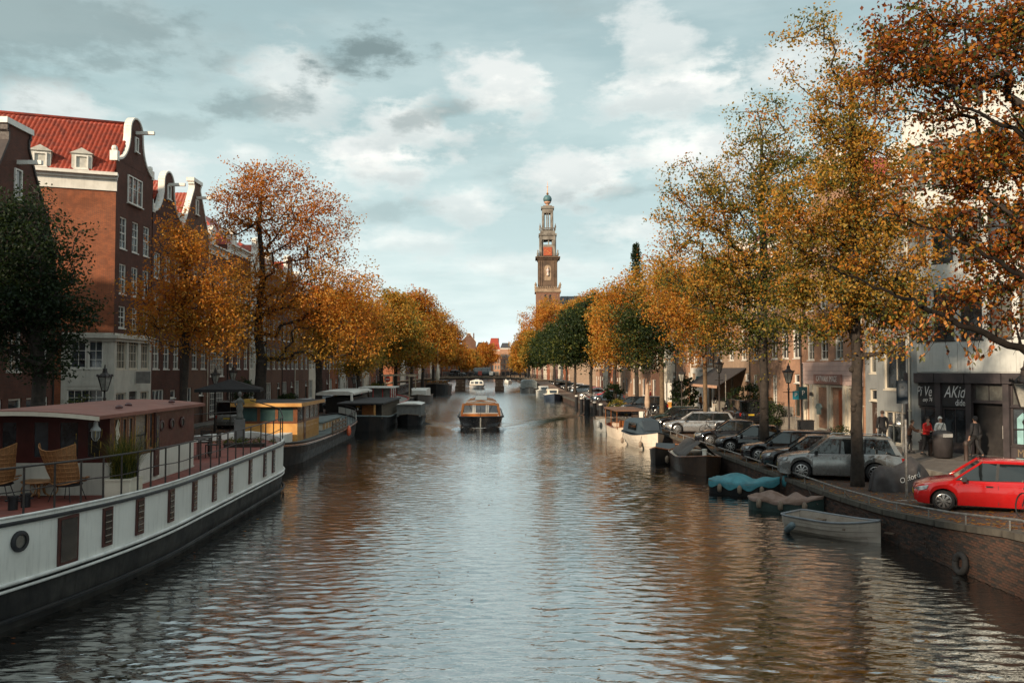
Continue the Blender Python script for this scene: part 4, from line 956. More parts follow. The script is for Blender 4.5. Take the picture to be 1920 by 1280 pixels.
# houses closing the view
fh = [(866, 892, 'gabled house at the end of the canal with twin chimneys', brick_br, 640, 'spout', 415, 4.0), (892, 916, 'brown house at the end of the canal half hidden by a small tree', brick_br, 652, 'cornice', 425, 3.0), (916, 938, 'house with a bright orange tiled roof at the end of the canal', brick_or, 655, 'cornice', 425, 6.0), (790, 828, 'brown house closing the left quay beyond the canal end', brick_br, 652, 'cornice', 410, 3.0), (828, 866, 'dark red house left of the twin chimneyed gable at the canal end', brick_red, 648, 'neck', 412, 3.0), (938, 958, 'brick house with rows of white windows at the end of the canal', brick_or, 652, 'cornice', 418, 2.6), (958, 985, 'tall dark house behind yellow leaves at the end of the canal', brick_dk, 650, 'cornice', 422, 3.0), (985, 1012, 'house at the end of the canal behind the green trees', brick_br, 645, 'bell', 430, 3.0)]
for a, b, lab, wm, ty, gb, yy, gh in fh:
    pa, pb = AY(a, 691, yy), AY(b, 691, yy); tp = AY(a, ty, yy).z; W = pb.x-pa.x
    house(lab, 0, W+.02, 1, wm, tp, [(.5, .4, W*.35, 2.4, 'plain'), (W-2.6, .3, 1.9, 2.5, 'plain')], gb, gh, base=.9, detail=False, nwin=4, loc=(pa.x, yy, .9), rz=0, rows=[(3.9, 2.0), (7.0, 1.9), (9.9, 1.6)] if tp > 12.6 else [(3.9, 2.0), (7.0, 1.9)], roofm=tile_m if 'orange' in lab else tile_dk)
# bridge
def bridge():
    t = T('brick_bridge', 'low three span brick and stone bridge crossing the canal in the distance', 'bridge', (0, YB, 0))
    bb = brick('bridge_brick', (.22, .12, .075), (.15, .085, .055), (.2, .16, .13), .5, .2, .03, dirt=.6)
    xs = [XL-9, XL, AY(863, 700, YB).x, AY(936.5, 700, YB).x, AY(983, 700, YB).x, XR+9]
    dz = lambda x: 3.35-.9*((x+2)/22)**2*1.6 if abs(x+2) < 24 else .8
    zt = [max(.85, dz(x)) for x in xs]
    for i, pw_ in ((2, 1.9), (3, 1.7)):
        mb = MB(); x = xs[i]; mb.box(x-pw_/2, 0, -1, x+pw_/2, 9, zt[i]-.55); mb.box(x-pw_/2-.2, -.5, -1, x+pw_/2+.2, 0, 1.2); pr = mb.build('pier', bb, t)
        q = MB()
        for zz in (.3, 1.15, 1.9): q.box(x-pw_/2-.03, -.04 if zz > 1.2 else -.55, zz, x-pw_/2+.5, -.001 if zz > 1.2 else -.5, zz+.35); q.box(x+pw_/2-.5, -.04 if zz > 1.2 else -.55, zz, x+pw_/2+.03, -.001 if zz > 1.2 else -.5, zz+.35)
        q.build('quoin_stones', sandstone, pr)
    mb = MB(); X_ = np.linspace(xs[0], xs[-1], 41)
    for a, b in zip(X_[:-1], X_[1:]):
        za, zb = max(.85, dz(a)), max(.85, dz(b)); i = len(mb.v)
        mb.add([(a,0,za-.5),(b,0,zb-.5),(b,0,zb-.28),(a,0,za-.28),(a,9,za-.5),(b,9,zb-.5),(b,9,zb-.28),(a,9,za-.28)], [(0,1,2,3),(3,2,6,7),(0,4,5,1),(7,6,5,4)])
    mb.build('deck_girder', black, t)
    mb = MB()
    for a, b in zip(X_[:-1], X_[1:]):
        za, zb = max(.9, dz(a)), max(.9, dz(b)); mb.prism([(a,-.15,za-.28),(b,-.15,zb-.28),(b,-.15,zb),(a,-.15,za)], (0, 9.3, 0))
    mb.build('deck_edge_stones', sandstone, t)
    mb = MB()
    mb.prism([(xs[4], .02, -1), (XR+9, .02, -1), (XR+9, .02, .85), (XR+4, .02, 1.5), (xs[4], .02, max(.9, dz(xs[4]))-.5)], (0, 8.9, 0)); mb.prism([(XL-9, .02, -1), (XL+1.0, .02, -1), (XL+1.0, .02, dz(XL+1)-.5), (XL-4, .02, 1.2), (XL-9, .02, .85)], (0, 8.9, 0)); mb.build('abutment', bb, t)
    # curved brick wing wall climbing to the bridge at its right end
    mb = MB(); P = []
    for i in range(13):
        q = i/12; y = -46*(1-q)**1.3; P.append((XR-.08-.9*q*q, y, .8+1.55*q**1.7))
    for a, b in zip(P[:-1], P[1:]): mb.add([(a[0],a[1],.3),(b[0],b[1],.3),(b[0],b[1],b[2]),(a[0],a[1],a[2]),(a[0]+3,a[1],a[2]),(b[0]+3,b[1],b[2])], [(0,1,2,3),(3,2,5,4)])
    mb.build('wing_wall', bb, t)
    mb = MB()
    for x in np.arange(XL-6, XR+6, 1.25): zz = dz(x); mb.box(x-.03, .1, zz, x+.03, .16, zz+1.0)
    for h_ in (.35, .7, 1.0):
        for a, b in zip(X_[2:-2], X_[3:-1]): mb.bar((a, .13, dz(a)+h_), (b, .13, dz(b)+h_), .05, .05)
    mb.build('railing', darkiron, t); return dz
dzB = bridge()
# second, smaller bridge behind it
t = T('small_bridge', 'low pale bridge seen through the arches of the nearer bridge', 'bridge', (0, 330, 0)); MB().box(XL-3, 0, 1.7, XR+3, 7, 2.5).build('deck', sandstone, t); MB().box(-6.6, 0, -1, -5.2, 7, 1.69).box(3.4, 0, -1, 4.8, 7, 1.69).build('piers', brick_br, t)
mb = MB(); mb.box(XL-.4, YE-1, -1.3, XR+.4, YE, .8); S(mb.build('canal_end_wall', brick_br))

# ------------------------------------------------------------ boats (local +x is the bow)
def outline(L, Bm, g0, gb=.3, gs=.15, ab=.35, asn=.15, pb=2.0, ps=2.4, transom=.0, n=28):
    out = []
    for i in range(n+1):
        q = i/n; t = .5-.5*math.cos(math.pi*q)
        w = 1.0
        if t > 1-ab: w = max(0, 1-((t-(1-ab))/ab)**pb)
        if t < asn: w = min(w, transom+(1-transom)*max(0, 1-((asn-t)/asn)**ps))
        g = g0+gb*max(0, (t-.5)*2)**2+gs*max(0, (.5-t)*2)**2
        out.append((L*(t-.5), max(w, .012)*Bm/2, g))
    return out
def hull_mb(out, rows=((0, -.5, .0), (.62, -.42, 0), (.93, -.02, 0), (.985, .5, 1), (1.0, 1.0, 1)), clinker=0, z_ext=None):
    """rows: (share of half beam, height as a share of the gunwale or metres, 1 when a share)"""
    mb = MB(); rings = []
    if clinker:
        rows = [(0, -.3, 0), (.5, -.22, 0)]; 
        for i in range(clinker): q = i/clinker; w = .62+.38*(1-(1-q)**2); rows += [(w, q, 1), (w+.07*(1-q)+.012, q+.92/clinker, 1)]
    for (x, w, g) in out:
        pts = [(w*a, (g*b if s_ else b)) for a, b, s_ in rows]; rings.append([(x, -y, z) for y, z in reversed(pts)]+[(x, y, z) for y, z in pts[1:]])
    mb.loft(rings, close=False, cap=False); n = len(rings[0])
    mb.f.append(tuple(range(n))); mb.m.append(0); mb.sm.append(False); mb.f.append(tuple(range(len(mb.v)-1, len(mb.v)-n-1, -1))); mb.m.append(0); mb.sm.append(False)
    return mb
def deck_mb(out, drop=.0, inset=.03, flat=None):
    mb = MB(); vs = []
    for (x, w, g) in out: z = flat if flat is not None else g-drop; ww = max(.005, w-inset); vs += [(x, -ww, z), (x, ww, z)]
    mb.add(vs, [(2*i, 2*i+2, 2*i+3, 2*i+1) for i in range(len(out)-1)]); return mb
def edge_tube(out, r, dz=0, dw=0, mb=None, zf=None):
    mb = mb or MB(); mb.smooth = True
    P = [(x, -(w+dw), (zf(x, g) if zf else g+dz)) for x, w, g in out]; Q = [(x, w+dw, (zf(x, g) if zf else g+dz)) for x, w, g in out]
    mb.tube(P, r, 6); mb.tube(Q, r, 6); mb.tube([P[0], Q[0]], r, 6); mb.smooth = False; return mb
def inner_mb(out, inset=.05, floor=.05):
    mb = MB(); rings = []
    for (x, w, g) in out: ww = max(.004, w-inset); rings.append([(x, -ww, g-.01), (x, -ww*.85, floor), (x, ww*.85, floor), (x, ww, g-.01)])
    mb.loft(rings, close=False, cap=False); return mb
hullwhite = M('hull_white', (.74, .74, .69), (.64, .64, .59), .5, .45, streak=.35, dirt=.08, bump=.03, bsc=4)
hullgrey = M('hull_sooty_band', (.048, .046, .042), (.018, .018, .018), 1.5, .65, spec=.2, streak=.6, dirt=.3, bump=.15)
hullblack = M('hull_black', (.010, .011, .013), (.022, .020, .019), 1.2, .5, spec=.2, streak=.3)
deckred = M('red_deck', (.21, .050, .032), (.13, .035, .025), 1.3, .75, dirt=.35)
oxblood = M('oxblood_paint', (.085, .020, .018), (.055, .016, .014), 2, .35, streak=.15)
roofpink = M('faded_red_roof', (.25, .095, .066), (.18, .07, .05), .8, .7, dirt=.2)
rattan = M('rattan', (.42, .20, .075), (.25, .11, .04), 12, .5)
# ---- the big white houseboat in the foreground
HB = T('houseboat', 'large white houseboat with oxblood cabin, red deck and long railing, moored in the left foreground', 'houseboat', (-11.0, 25.5, 0), R(90))
out = outline(26.5, 5.2, 2.1, .12, .28, .20, .42, 2.3, 2.0, n=60)
low = hull_mb(out, ((0, -.5, 0), (.7, -.45, 0), (.95, 0, 0), (.992, .90, 0))); low.build('lower_hull', hullgrey, HB)
mb = MB(); rings = [[(x, s_*w*.993, .90) for s_ in (1,)]+[(x, w, g)] for x, w, g in out]; 
for s_ in (1, -1):
    r2 = [[(x, s_*(w*.993), .90), (x, s_*(w*.997), .9+(g-.9)*.5), (x, s_*w, g), (x, s_*max(.003, w-.09), g), (x, s_*max(.003, w-.09), g-.3)] for x, w, g in out]
    mb.loft(r2, close=False, cap=False)
mb.build('upper_hull', hullwhite, HB)
r_ = edge_tube(out, .05, dw=.02, zf=lambda x, g: .93); edge_tube(out, .035, dw=.015, mb=r_, zf=lambda x, g: .80); edge_tube(out, .03, dz=-.0, dw=.0, mb=r_); r_.build('rub_rails', M('rail_white', (.76, .76, .72), None, 2, .5, streak=.2), HB)
edge_tube(out, .045, dw=.02, zf=lambda x, g: g-.13-.0*x).build('black_strake', black, HB)
edge_tube(out, .05, dw=.01, zf=lambda x, g: .22).build('waterline_fender', hullblack, HB)
deck_mb(out, flat=1.93, inset=.06).build('deck', deckred, HB)
def ow(x): return float(np.interp(x, [o[0] for o in out], [o[1] for o in out]))
def og(x): return float(np.interp(x, [o[0] for o in out], [o[2] for o in out]))
# hull windows on the canal side (local -y is world +X)
wf = M('dark_red_frame', (.07, .02, .016), (.045, .014, .012), 4, .4)
hg = glassy('hull_glass', (.025, .024, .024), .08, .1, 4)
def hullwin(x, w_, h_, z):
    a = math.atan2(ow(x+.3)-ow(x-.3), .6); f = MB(); b = .06
    f.box(-w_/2, 0, 0, w_/2, .05, h_); o = f.build('hull_window', wf, HB, loc=(x, -(ow(x)+.035)*.998, z), rot=(R(0.6), 0, -a))
    g = MB(); g.box(-w_/2+b, -.012, b, w_/2-b, -.002, h_-b); g.build('pane', hg, o)
    if h_ < 1.0:
        s_ = MB()
        for i in range(5): s_.box(-w_/2+b, -.02, b+.03+i*(h_-.12)/5, w_/2-b, -.013, b+.05+i*(h_-.12)/5)
        s_.build('scroll_bars', M('pale_scrollwork', (.30, .26, .21), None, 5, .5), o)
def HYof(px, X=-8.5): return AX(px, X)-25.5
for px in (232, 276, 324, 366, 403, 434, 470, 497, 513): hullwin(AX(px, -8.42)-25.5, .35, .88, 1.08)
hullwin(AX(154, -8.75)-25.5, .60, 1.02, .98)
ph = MB(); ph.smooth = True; ph.lathe([(.13, 0), (.21, .01), (.21, .05), (.13, .06)], 20, caps=False); xq = AX(48, -9.25)-25.5
po = ph.build('porthole', black, HB, loc=(xq, -ow(xq)-.0, 1.72), rot=(R(90), 0, -math.atan2(ow(xq+.3)-ow(xq-.3), .6))); MB().lathe([(.135, .02), (.135, .03)], 20).build('pane', glass_pale, po)
# railing
posts = [AX(px, X_)-25.5 for px, X_ in [(23, -9.6), (104, -9.15), (160, -8.9), (202, -8.75), (235, -8.65), (262, -8.6), (289, -8.5), (312, -8.5), (335, -8.5), (355, -8.5), (375, -8.5), (394, -8.5), (410, -8.5), (426, -8.5), (441, -8.5), (455, -8.5), (469, -8.5), (483, -8.6), (492, -8.6), (502, -8.7), (512, -8.8), (521, -8.9)]]
pm = MB().tube([(0,0,0),(0,0,.98)], .022, 6).mesh('railing_post', darkiron)
for x in posts: link('railing_post', pm, HB, (x, -(ow(x)-.05), og(x)-.02))
for x in posts[8::3]: link('railing_post', pm, HB, (x, (ow(x)-.05), og(x)-.02))
mb = MB(); mb.smooth = True; xs_ = np.linspace(posts[0]-1, posts[-1], 60)
mb.tube([(x, -(ow(x)-.05), og(x)+.96) for x in xs_], .024, 6); mb.tube([(x, -(ow(x)-.05), og(x)+.5-.02*math.sin(x*2)) for x in xs_], .015, 5); 
xs2 = np.linspace(posts[8], 12.9, 40); mb.tube([(x, (ow(x)-.05), og(x)+.96) for x in xs2], .024, 6)
xe = posts[-1]; mb.tube([(xe, -(ow(xe)-.05), og(xe)+.96), (xe+.9, -(ow(xe+.9)-.05), og(xe)+1.25), (xe+1.2, -.6, og(xe)+1.6)], .024, 6); mb.build('railing_rails', darkiron, HB)
# cabin
cx0, cx1 = 21.4-25.5, 27.45-25.5; cyr, cyl = -1.35, 2.4; zd = 1.93; zw = 2.75; zr = 3.98
mb = MB(); mb.box(cx0, cyr, zd, cx1, cyl, zw); mb.box(cx0-.02, cyr-.02, zd, cx1+.02, cyl+.02, zd+.06); mb.build('cabin_base', M('cabin_white', (.62, .60, .53), (.54, .52, .46), 1, .55, streak=.25), HB)
cab = MB(); t_ = .07
side_w = [(.25, .62, .12, 1.12), (.72, 1.0, .12, 1.1), (1.08, 1.38, .12, 1.1), (1.5, 2.35, .05, 1.15), (2.45, 2.75, .1, 1.15)]
def panel_x(mb, y, rects, x0, x1):       # a wall in the xz plane with openings
    us = sorted({x0, x1} | {x0+r[0] for r in rects} | {x0+r[1] for r in rects}); zs = sorted({zw, zr} | {zw+r[2] for r in rects} | {zw+r[3] for r in rects})
    for a, b in zip(us[:-1], us[1:]):
        for c, d_ in zip(zs[:-1], zs[1:]):
            if any(x0+r[0] < (a+b)/2 < x0+r[1] and zw+r[2] < (c+d_)/2 < zw+r[3] for r in rects): continue
            mb.box(a, y, c, b, y+t_, d_)
panel_x(cab, cyr, side_w, cx0, cx1); panel_x(cab, cyl-t_, [(.5, 1.6, .2, 1.0), (2.2, 3.3, .2, 1.0)], cx0, cx1)
fw = [(.35, .75), (1.05, 1.4), (1.85, 2.2), (2.5, 2.95), (3.2, 3.5)]; us = [cyl]; cur = cyl
for (a, b) in fw: cab.box(cx0, cyl-a, zw, cx0+t_, cur, zr); cab.box(cx0, cyl-b, zw, cx0+t_, cyl-a, zw+.15); cab.box(cx0, cyl-b, zr-.2, cx0+t_, cyl-a, zr); cur = cyl-b
cab.box(cx0, cyr+t_, zw, cx0+t_, cur, zr); cab.box(cx1-t_, cyr+t_, zw, cx1, cyl-t_, zr)
cab.build('cabin_wall', oxblood, HB)
for r in side_w:
    o = MB().box(cx0+r[0]+.03, 0, zw+r[2]+.03, cx0+r[1]-.03, .012, zw+r[3]-.03).build('cabin_window', glass, HB, loc=(0, cyr+.03, 0))
    f = MB(); f.box(cx0+r[0], 0, zw+r[2], cx0+r[0]+.045, .03, zw+r[3]); f.box(cx0+r[1]-.045, 0, zw+r[2], cx0+r[1], .03, zw+r[3]); f.box(cx0+r[0]+.045, 0, zw+r[3]-.045, cx0+r[1]-.045, .03, zw+r[3]); f.box(cx0+r[0]+.045, 0, zw+r[2], cx0+r[1]-.045, .03, zw+r[2]+.045); f.build('window_frame', wood, o, loc=(0, -.035, 0))
for (a, b) in fw: MB().box(cx0+.03, cyl-b, zw+.15, cx0+.04, cyl-a, zr-.2).build('cabin_window', glass, HB)
for u in (3.3, 4.1, 4.95):
    q = MB(); q.smooth = True; q.lathe([(.11, 0), (.17, .005), (.17, .04), (.11, .05)], 18, caps=False); o = q.build('round_window', wf, HB, loc=(cx0+u, cyr-.0, zw+.72), rot=(R(90), 0, 0)); MB().lathe([(.11, .015), (.11, .022)], 18).build('pane', glass_pale, o)
d = MB().box(cx0+2.78, cyr-.05, zd+.12, cx0+3.1, cyr+.01, zr-.06).build('door', wf, HB); MB().box(cx0+2.85, cyr-.062, zw+.1, cx0+3.03, cyr-.051, zr-.2).build('pane', glass, d); MB().box(cx0+2.83, cyr-.07, zw-.2, cx0+2.87, cyr-.051, zw-.12).build('handle', chrome, d)
vb = MB(); rv = random.Random(2)
vb.prism([(.36, 0, .2), (.42, 0, .2), (.46, 0, .5), (.56, 0, .62), (.5, 0, .8), (.55, 0, .95), (.45, 0, 1.06), (.38, 0, .95), (.3, 0, .8), (.36, 0, .6), (.33, 0, .45)], (0, .01, 0)); vb.build('white_window_ornament', cream, HB, loc=(cx0, cyr-.012, zw+.02))
rf = MB(); x0, x1, y0, y1 = 20.35-25.5, 27.85-25.5, cyr-.22, cyl+.25; P = []
for i in range(9):
    q = i/8; yy = y0+(y1-y0)*q; cm = .13*(1-(2*q-1)**2); P.append((yy, zr+.02+cm))
rf.loft([[(x, y, z) for y, z in P]+[(x, y, z-.09) for y, z in reversed(P)] for x in (x0, x1)]); rf.build('roof', roofpink, HB)
e = MB(); e.loft([[(x, y, z-.02) for y, z in P]+[(x, y, z-.12) for y, z in reversed(P)] for x in (x0-.02, x0-.001)]); e.build('roof_fascia', cream, HB)
for (x, y) in ((x0+2.2, y0+.5), (x0+3.7, y0+.9), (x0+5.9, y0+.5)): MB().lathe([(.09, 0), (.11, .04), (.05, .09)], 8).build('roof_vent', oxblood, HB, loc=(x, y, zr+.1))
ln = T('deck_lantern', 'white caged lantern hanging from the front corner of the houseboat roof', 'lantern', (0, 0, 0)); p_ = Vector((-9.75, 20.85, 3.36))
ln.location = p_; mb = MB(); mb.smooth = True; mb.lathe([(.13, .24), (.11, .30), (.06, .36), (.05, .46), (.015, .50)], 10); mb.build('hood', M('lantern_white', (.5, .52, .52)), ln); MB().tube([(0, 0, .48), (0, 0, .6)], .012, 5).build('hook', steel, ln)
MB().lathe([(.05, .02), (.085, .08), (.085, .24)], 10).build('glass_cup', glass_pale, ln); mb = MB()
for i in range(6): a = i*math.pi/3; mb.tube([(.10*math.cos(a), .10*math.sin(a), .25), (.10*math.cos(a), .10*math.sin(a), .09), (.04*math.cos(a), .04*math.sin(a), .0), (0, 0, -.01)], .008, 4)
mb.build('cage', M('lantern_white', (.5, .52, .52)), ln)
# deck furniture
def rattan_chair(label, loc, rz):
    t = T('rattan_chair', label, 'chair', loc, rz, 'rattan chairs on the houseboat deck'); n = 12; back = []
    for i in range(9):
        z = .42+i*.105; hw = [.30, .36, .40, .42, .43, .44, .45, .47, .50][i]; dp = .10+.045*i; back.append([(hw*math.sin(a)*1.0, -dp-.16*math.cos(a)+.06*(abs(math.sin(a))**3)*3.2, z+(.16*abs(math.sin(a))**2 if i == 8 else 0)) for a in np.linspace(-1.35, 1.35, n)])
    mb = MB()
    for r_ in back[::1]: mb.tube(r_, .012, 4)
    for j in range(n): mb.tube([r_[j] for r_ in back], .013 if j in (0, n-1) else .007, 4)
    mb.build('backrest', rattan, t)
    mb = MB(); mb.smooth = True
    mb.add([p for r_ in back for p in r_], [(i*n+j, (i+1)*n+j, (i+1)*n+j+1, i*n+j+1) for i in range(8) for j in range(n-1)]); mb.build('woven_shell', M('rattan_weave', (.30, .15, .06), (.17, .08, .03), 30, .7), t)
    mb = MB(); mb.smooth = True; ring = [(.36*math.cos(a)*1.15, .08+.36*math.sin(a), .42+.09*abs(math.cos(a))**2) for a in np.linspace(0, 2*math.pi, 22)]; mb.tube(ring, .02, 5); mb.tube([(x*1.15, y*1.1, z+.07) for x, y, z in ring[0:12]], .02, 5); mb.add([(0, .08, .33)]+ring[:-1], [(0, i+1, (i+1) % 21+1) for i in range(21)]); mb.build('seat', rattan, t)
    MB().lathe([(.28, 0), (.34, .03), (.30, .08), (.05, .1)], 14, (0, .06, .36)).build('cushion', M('dark_cushion', (.03, .028, .03), None, 6, .9), t)
    lm = MB().tube([(0, 0, .36), (.1, .08, 0)], .011, 5).mesh('leg', black)
    for sx_ in (1, -1):
        for sy_ in (1, -1): link('leg', lm, t, (.2*sx_, .05+.2*sy_, 0), None, (sx_, sy_, 1))
    return t
dkz = 1.935
def onboat(px, py, z=dkz): g = G(px, py, z); return (g.x, g.y, z)
rattan_chair('winged rattan armchair by the white cabin wall, nearer the corner', (-10.25, 20.45, dkz), R(-12)); rattan_chair('winged rattan armchair at the left edge of the picture', (-11.95, 20.55, dkz), R(14))
t = T('rattan_table', 'low rattan table with looped legs between the two winged chairs', 'table', onboat(75, 930), R(5)); MB().lathe([(.42, .36), (.44, .38), (.42, .41)], 18).build('table_top', rattan, t)
lm = MB(); lm.smooth = True; lm.tube([(.16*math.cos(a), 0, .18+.17*math.sin(a)) for a in np.linspace(0, 6.28, 16)], .018, 5); lm = lm.mesh('leg_loop', rattan)
for i in range(5): a = i*1.257; link('leg_loop', lm, t, (.26*math.cos(a), .26*math.sin(a), 0), (0, 0, a))
for i, px in enumerate((98, 190)):
    bx = onboat((24, 48)[i]*1.0, (955, 950)[i]); t = T('mooring_bollard', ['stubby black bollard on the foredeck, left of the pair', 'stubby black bollard on the foredeck, right of the pair'][i], 'bollard', bx, 0, 'deck bollards'); MB().lathe([(.1, 0), (.1, .26), (.12, .27), (.12, .31)], 12).build('post', black, t); MB().tube([(-.17, 0, .2), (.17, 0, .2)], .025, 6).build('crossbar', black, t)
def planter(label, loc, w_, d_, h_, mat, plant, seed, rz=0, ph=.6, pm_=.30, grass=False, cat='planter'):
    t = T('planter', label, cat, loc, rz); mb = MB(); mb.box(-w_/2, -d_/2, 0, w_/2, d_/2, h_-.001); mb.box(-w_/2-.02, -d_/2-.02, h_-.04, w_/2+.02, d_/2+.02, h_); mb.build('box', mat, t)
    rg = np.random.default_rng(seed)
    if grass:
        n = 800; V = []; F = []; tt = []
        for i in range(n):
            x = rg.uniform(-w_/2, w_/2)*.8; y = rg.uniform(-d_/2, d_/2)*.8; a = rg.uniform(0, 6.28); L = rg.uniform(.45, 1.0)*ph; ben = rg.uniform(.15, .8)*L; ww = .007
            px_, py_ = -math.sin(a)*ww, math.cos(a)*ww; b0 = len(V)
            for q in (0, .4, .75, 1): r_ = ben*q*q; zz = h_+L*(q-.35*q*q*ben/L); V += [(x+r_*math.cos(a)+px_*(1-q*.8), y+r_*math.sin(a)+py_*(1-q*.8), zz), (x+r_*math.cos(a)-px_*(1-q*.8), y+r_*math.sin(a)-py_*(1-q*.8), zz)]
            for q in range(3): F.append((b0+2*q, b0+2*q+1, b0+2*q+3, b0+2*q+2)); tt.append(rg.choice([.12, .25, .38, .45]))
            if i % 13 == 0:
                x1, y1, z1 = V[-1]; V += [(x1-.02, y1, z1-.02), (x1+.02, y1+.01, z1-.02), (x1+.03*math.cos(a)+.02, y1, z1+.13), (x1+.03*math.cos(a)-.02, y1, z1+.13)]; F.append((len(V)-4, len(V)-3, len(V)-2, len(V)-1)); tt.append(.5)
        link('ornamental_grass', npmesh('ornamental_grass', V, F, LEAF, attr=tt), t)
    else:
        c_ = rg.normal(0, 1, (plant, 3))*np.array([w_*.38, d_*.38, ph*.28])+np.array([0, 0, h_+ph*.45]); c_[:, 2] = np.maximum(c_[:, 2], h_+.02); V, F, tt = leaves(c_, .06, 14, .075, np.full(plant, pm_), .08, rg); link('foliage', npmesh('foliage', V, F, LEAF, attr=tt), t)
    return t
planter('cream box planter of tall ornamental grass at the houseboat cabin corner', onboat(232, 934)[:2]+(dkz,), .75, .6, .52, cream, 0, 4, R(90), 1.3, grass=True)
planter('low bed of brown heather at the foot of the statue', (-10.0, 34.4, dkz), 1.6, .6, .14, darkiron, 60, 5, R(10), .22, .30)
planter('dark tub of grey shrub beside the cabin end on the houseboat', (-12.3, 32.6, dkz), .6, .6, .5, black, 90, 6, 0, .8, .26)
t = T('statue', 'slender grey stone figure on a square pedestal on the houseboat deck', 'statue', onboat(502, 851), R(20)); t.location = (-10.7, 36.0, dkz); t.scale = (.9,)*3
MB().box(-.24, -.24, 0, .24, .24, 1.15).build('pedestal', M('grey_pedestal', (.15, .145, .14), None, 2, .8, streak=.4), t)
mb = MB(); mb.smooth = True; mb.lathe([(.19, 1.15), (.16, 1.3), (.12, 1.5), (.17, 1.68), (.13, 1.82), (.11, 1.92), (.16, 2.04), (.12, 2.12), (.045, 2.17), (.04, 2.21), (.085, 2.27), (.095, 2.36), (.07, 2.44), (.01, 2.48)], 12); mb.tube([(-.14, 0, 2.06), (-.21, .03, 1.85), (-.13, .12, 1.74)], [.05, .042, .03], 7); mb.tube([(.14, 0, 2.06), (.2, .05, 1.86), (.08, .13, 1.8)], [.05, .042, .03], 7); mb.build('figure', M('carved_stone', (.13, .13, .12), (.08, .08, .07), 6, .8), t)
def deck_chair(loc, rz, label, group):
    t = T('terrace_chair', label, 'chair', loc, rz, group); lm = MB().box(-.015, -.015, 0, .015, .015, .44).mesh('leg', darkiron)
    for a in (-.2, .2):
        for b in (-.2, .2): link('leg', lm, t, (a, b, 0))
    MB().box(-.22, -.22, .44, .22, .22, .47).build('seat', darkiron, t); mb = MB()
    for i in range(5): mb.box(-.2, .2, .5+i*.08, .2, .22, .55+i*.08)
    mb.box(-.22, .19, .44, -.19, .22, .9); mb.box(.19, .19, .44, .22, .22, .9); mb.build('backrest', darkiron, t); return t
t = T('garden_table', 'black metal table on the red deck behind the houseboat cabin', 'table', (-10.6, 30.2, dkz), 0); MB().box(-.4, -.6, .7, .4, .6, .73).build('table_top', darkiron, t); lm = MB().box(-.02, -.02, 0, .02, .02, .7).mesh('leg', darkiron)
for a in (-.36, .36):
    for b in (-.54, .54): link('leg', lm, t, (a, b, 0))
dc = deck_chair((-11.3, 30.0, dkz), R(90), 'black metal chair left of the deck table', 'black chairs round the deck table'); c2_ = dup(dc, (-9.95, 30.3, dkz), R(-90), 'black metal chair between the deck table and the railing'); c3_ = dup(dc, (-10.6, 31.3, dkz), R(0), 'black metal chair at the far end of the deck table')

# ---- generic smaller craft
def simple_boat(name, label, loc, rz, L, Bm, g0, hm, cat='boat', rail=None, deckm=None, gb=.3, gs=.1, ab=.4, asn=.12, pb=2, tr=.7, clinker=0, fenders=0, group=None, inner=None, floor=.08, decked=False, kids=None, seats=2):
    t = T(name, label, cat, loc, rz, group); o = outline(L, Bm, g0, gb, gs, ab, asn, pb, 2.2, tr)
    hull_mb(o, clinker=clinker).build('hull', hm, t); edge_tube(o, .035 if L < 7 else .06, dw=.01).build('gunwale', rail or teak, t)
    if decked: deck_mb(o, drop=.05).build('deck', deckm or teak, t)
    else:
        inner_mb(o, floor=floor).build('inside', inner or hm, t)
        for q in range(seats): x = L*(-.25+.42*q); w_ = float(np.interp(x, [a[0] for a in o], [a[1] for a in o])); MB().box(x-.14, -w_+.06, g0*.62, x+.14, w_-.06, g0*.62+.04).build('thwart', teak, t)
    for q in range(fenders):
        x = L*(-.3+.6*q/max(1, fenders-1)); w_ = float(np.interp(x, [a[0] for a in o], [a[1] for a in o])); fb = MB(); fb.smooth = True; fb.lathe([(.03, 0), (.1, .06), (.11, .3), (.04, .4)], 8); fo = fb.build('fender', M('pale_fender', (.24, .18, .13), (.15, .11, .08), 6, .6), t, loc=(x, -w_-.1, .12)); MB().tube([(0, 0, .38), (0, .1, g0-.1)], .01, 4).build('line', darkiron, fo)
    return t, o
def draped(t, o, mat, peaks, drop=.18, name='tarpaulin', n=26, over=.06, wr=.05, seed=1, x0=None, x1=None, sag=True):
    """a cloth laid over the boat from gunwale to gunwale, propped at the peaks (x, height, width)"""
    xs = np.array([a[0] for a in o]); ws = np.array([a[1] for a in o]); gs = np.array([a[2] for a in o]); X0 = xs[0] if x0 is None else x0; X1 = xs[-1] if x1 is None else x1
    nx, ny = 46, n; X = np.linspace(X0, X1, nx); V = []
    for i, x in enumerate(X):
        w_ = float(np.interp(x, xs, ws))+over; g = float(np.interp(x, xs, gs))
        for j in range(ny+1):
            v = -1+2*j/ny; a = abs(v)
            if a > .88: y = math.copysign(w_, v); z = g+.04-(a-.88)/.12*drop*(1+.35*math.sin(x*7+seed+ (2 if v > 0 else 0)))
            else:
                y = v/.88*w_; base_ = g+.05; up = 0
                for (px_, h_, s_) in peaks: up = max(up, h_*max(0, 1-math.sqrt((x-px_)**2+.012)/s_)**1.3*(1-(a/.88)**1.1)*(1+.06*math.sin(9*v+4*x)))
                z = base_+up+wr*(math.sin(x*5.3+v*4+seed)*math.sin(v*6+x*2.1+seed*2))*(1-(a/.88)**4)*.6
            V.append((x, y, z))
    F = [(i*(ny+1)+j, (i+1)*(ny+1)+j, (i+1)*(ny+1)+j+1, i*(ny+1)+j+1) for i in range(nx-1) for j in range(ny)]
    return link(name, npmesh(name, V, F, mat, smooth=True), t)
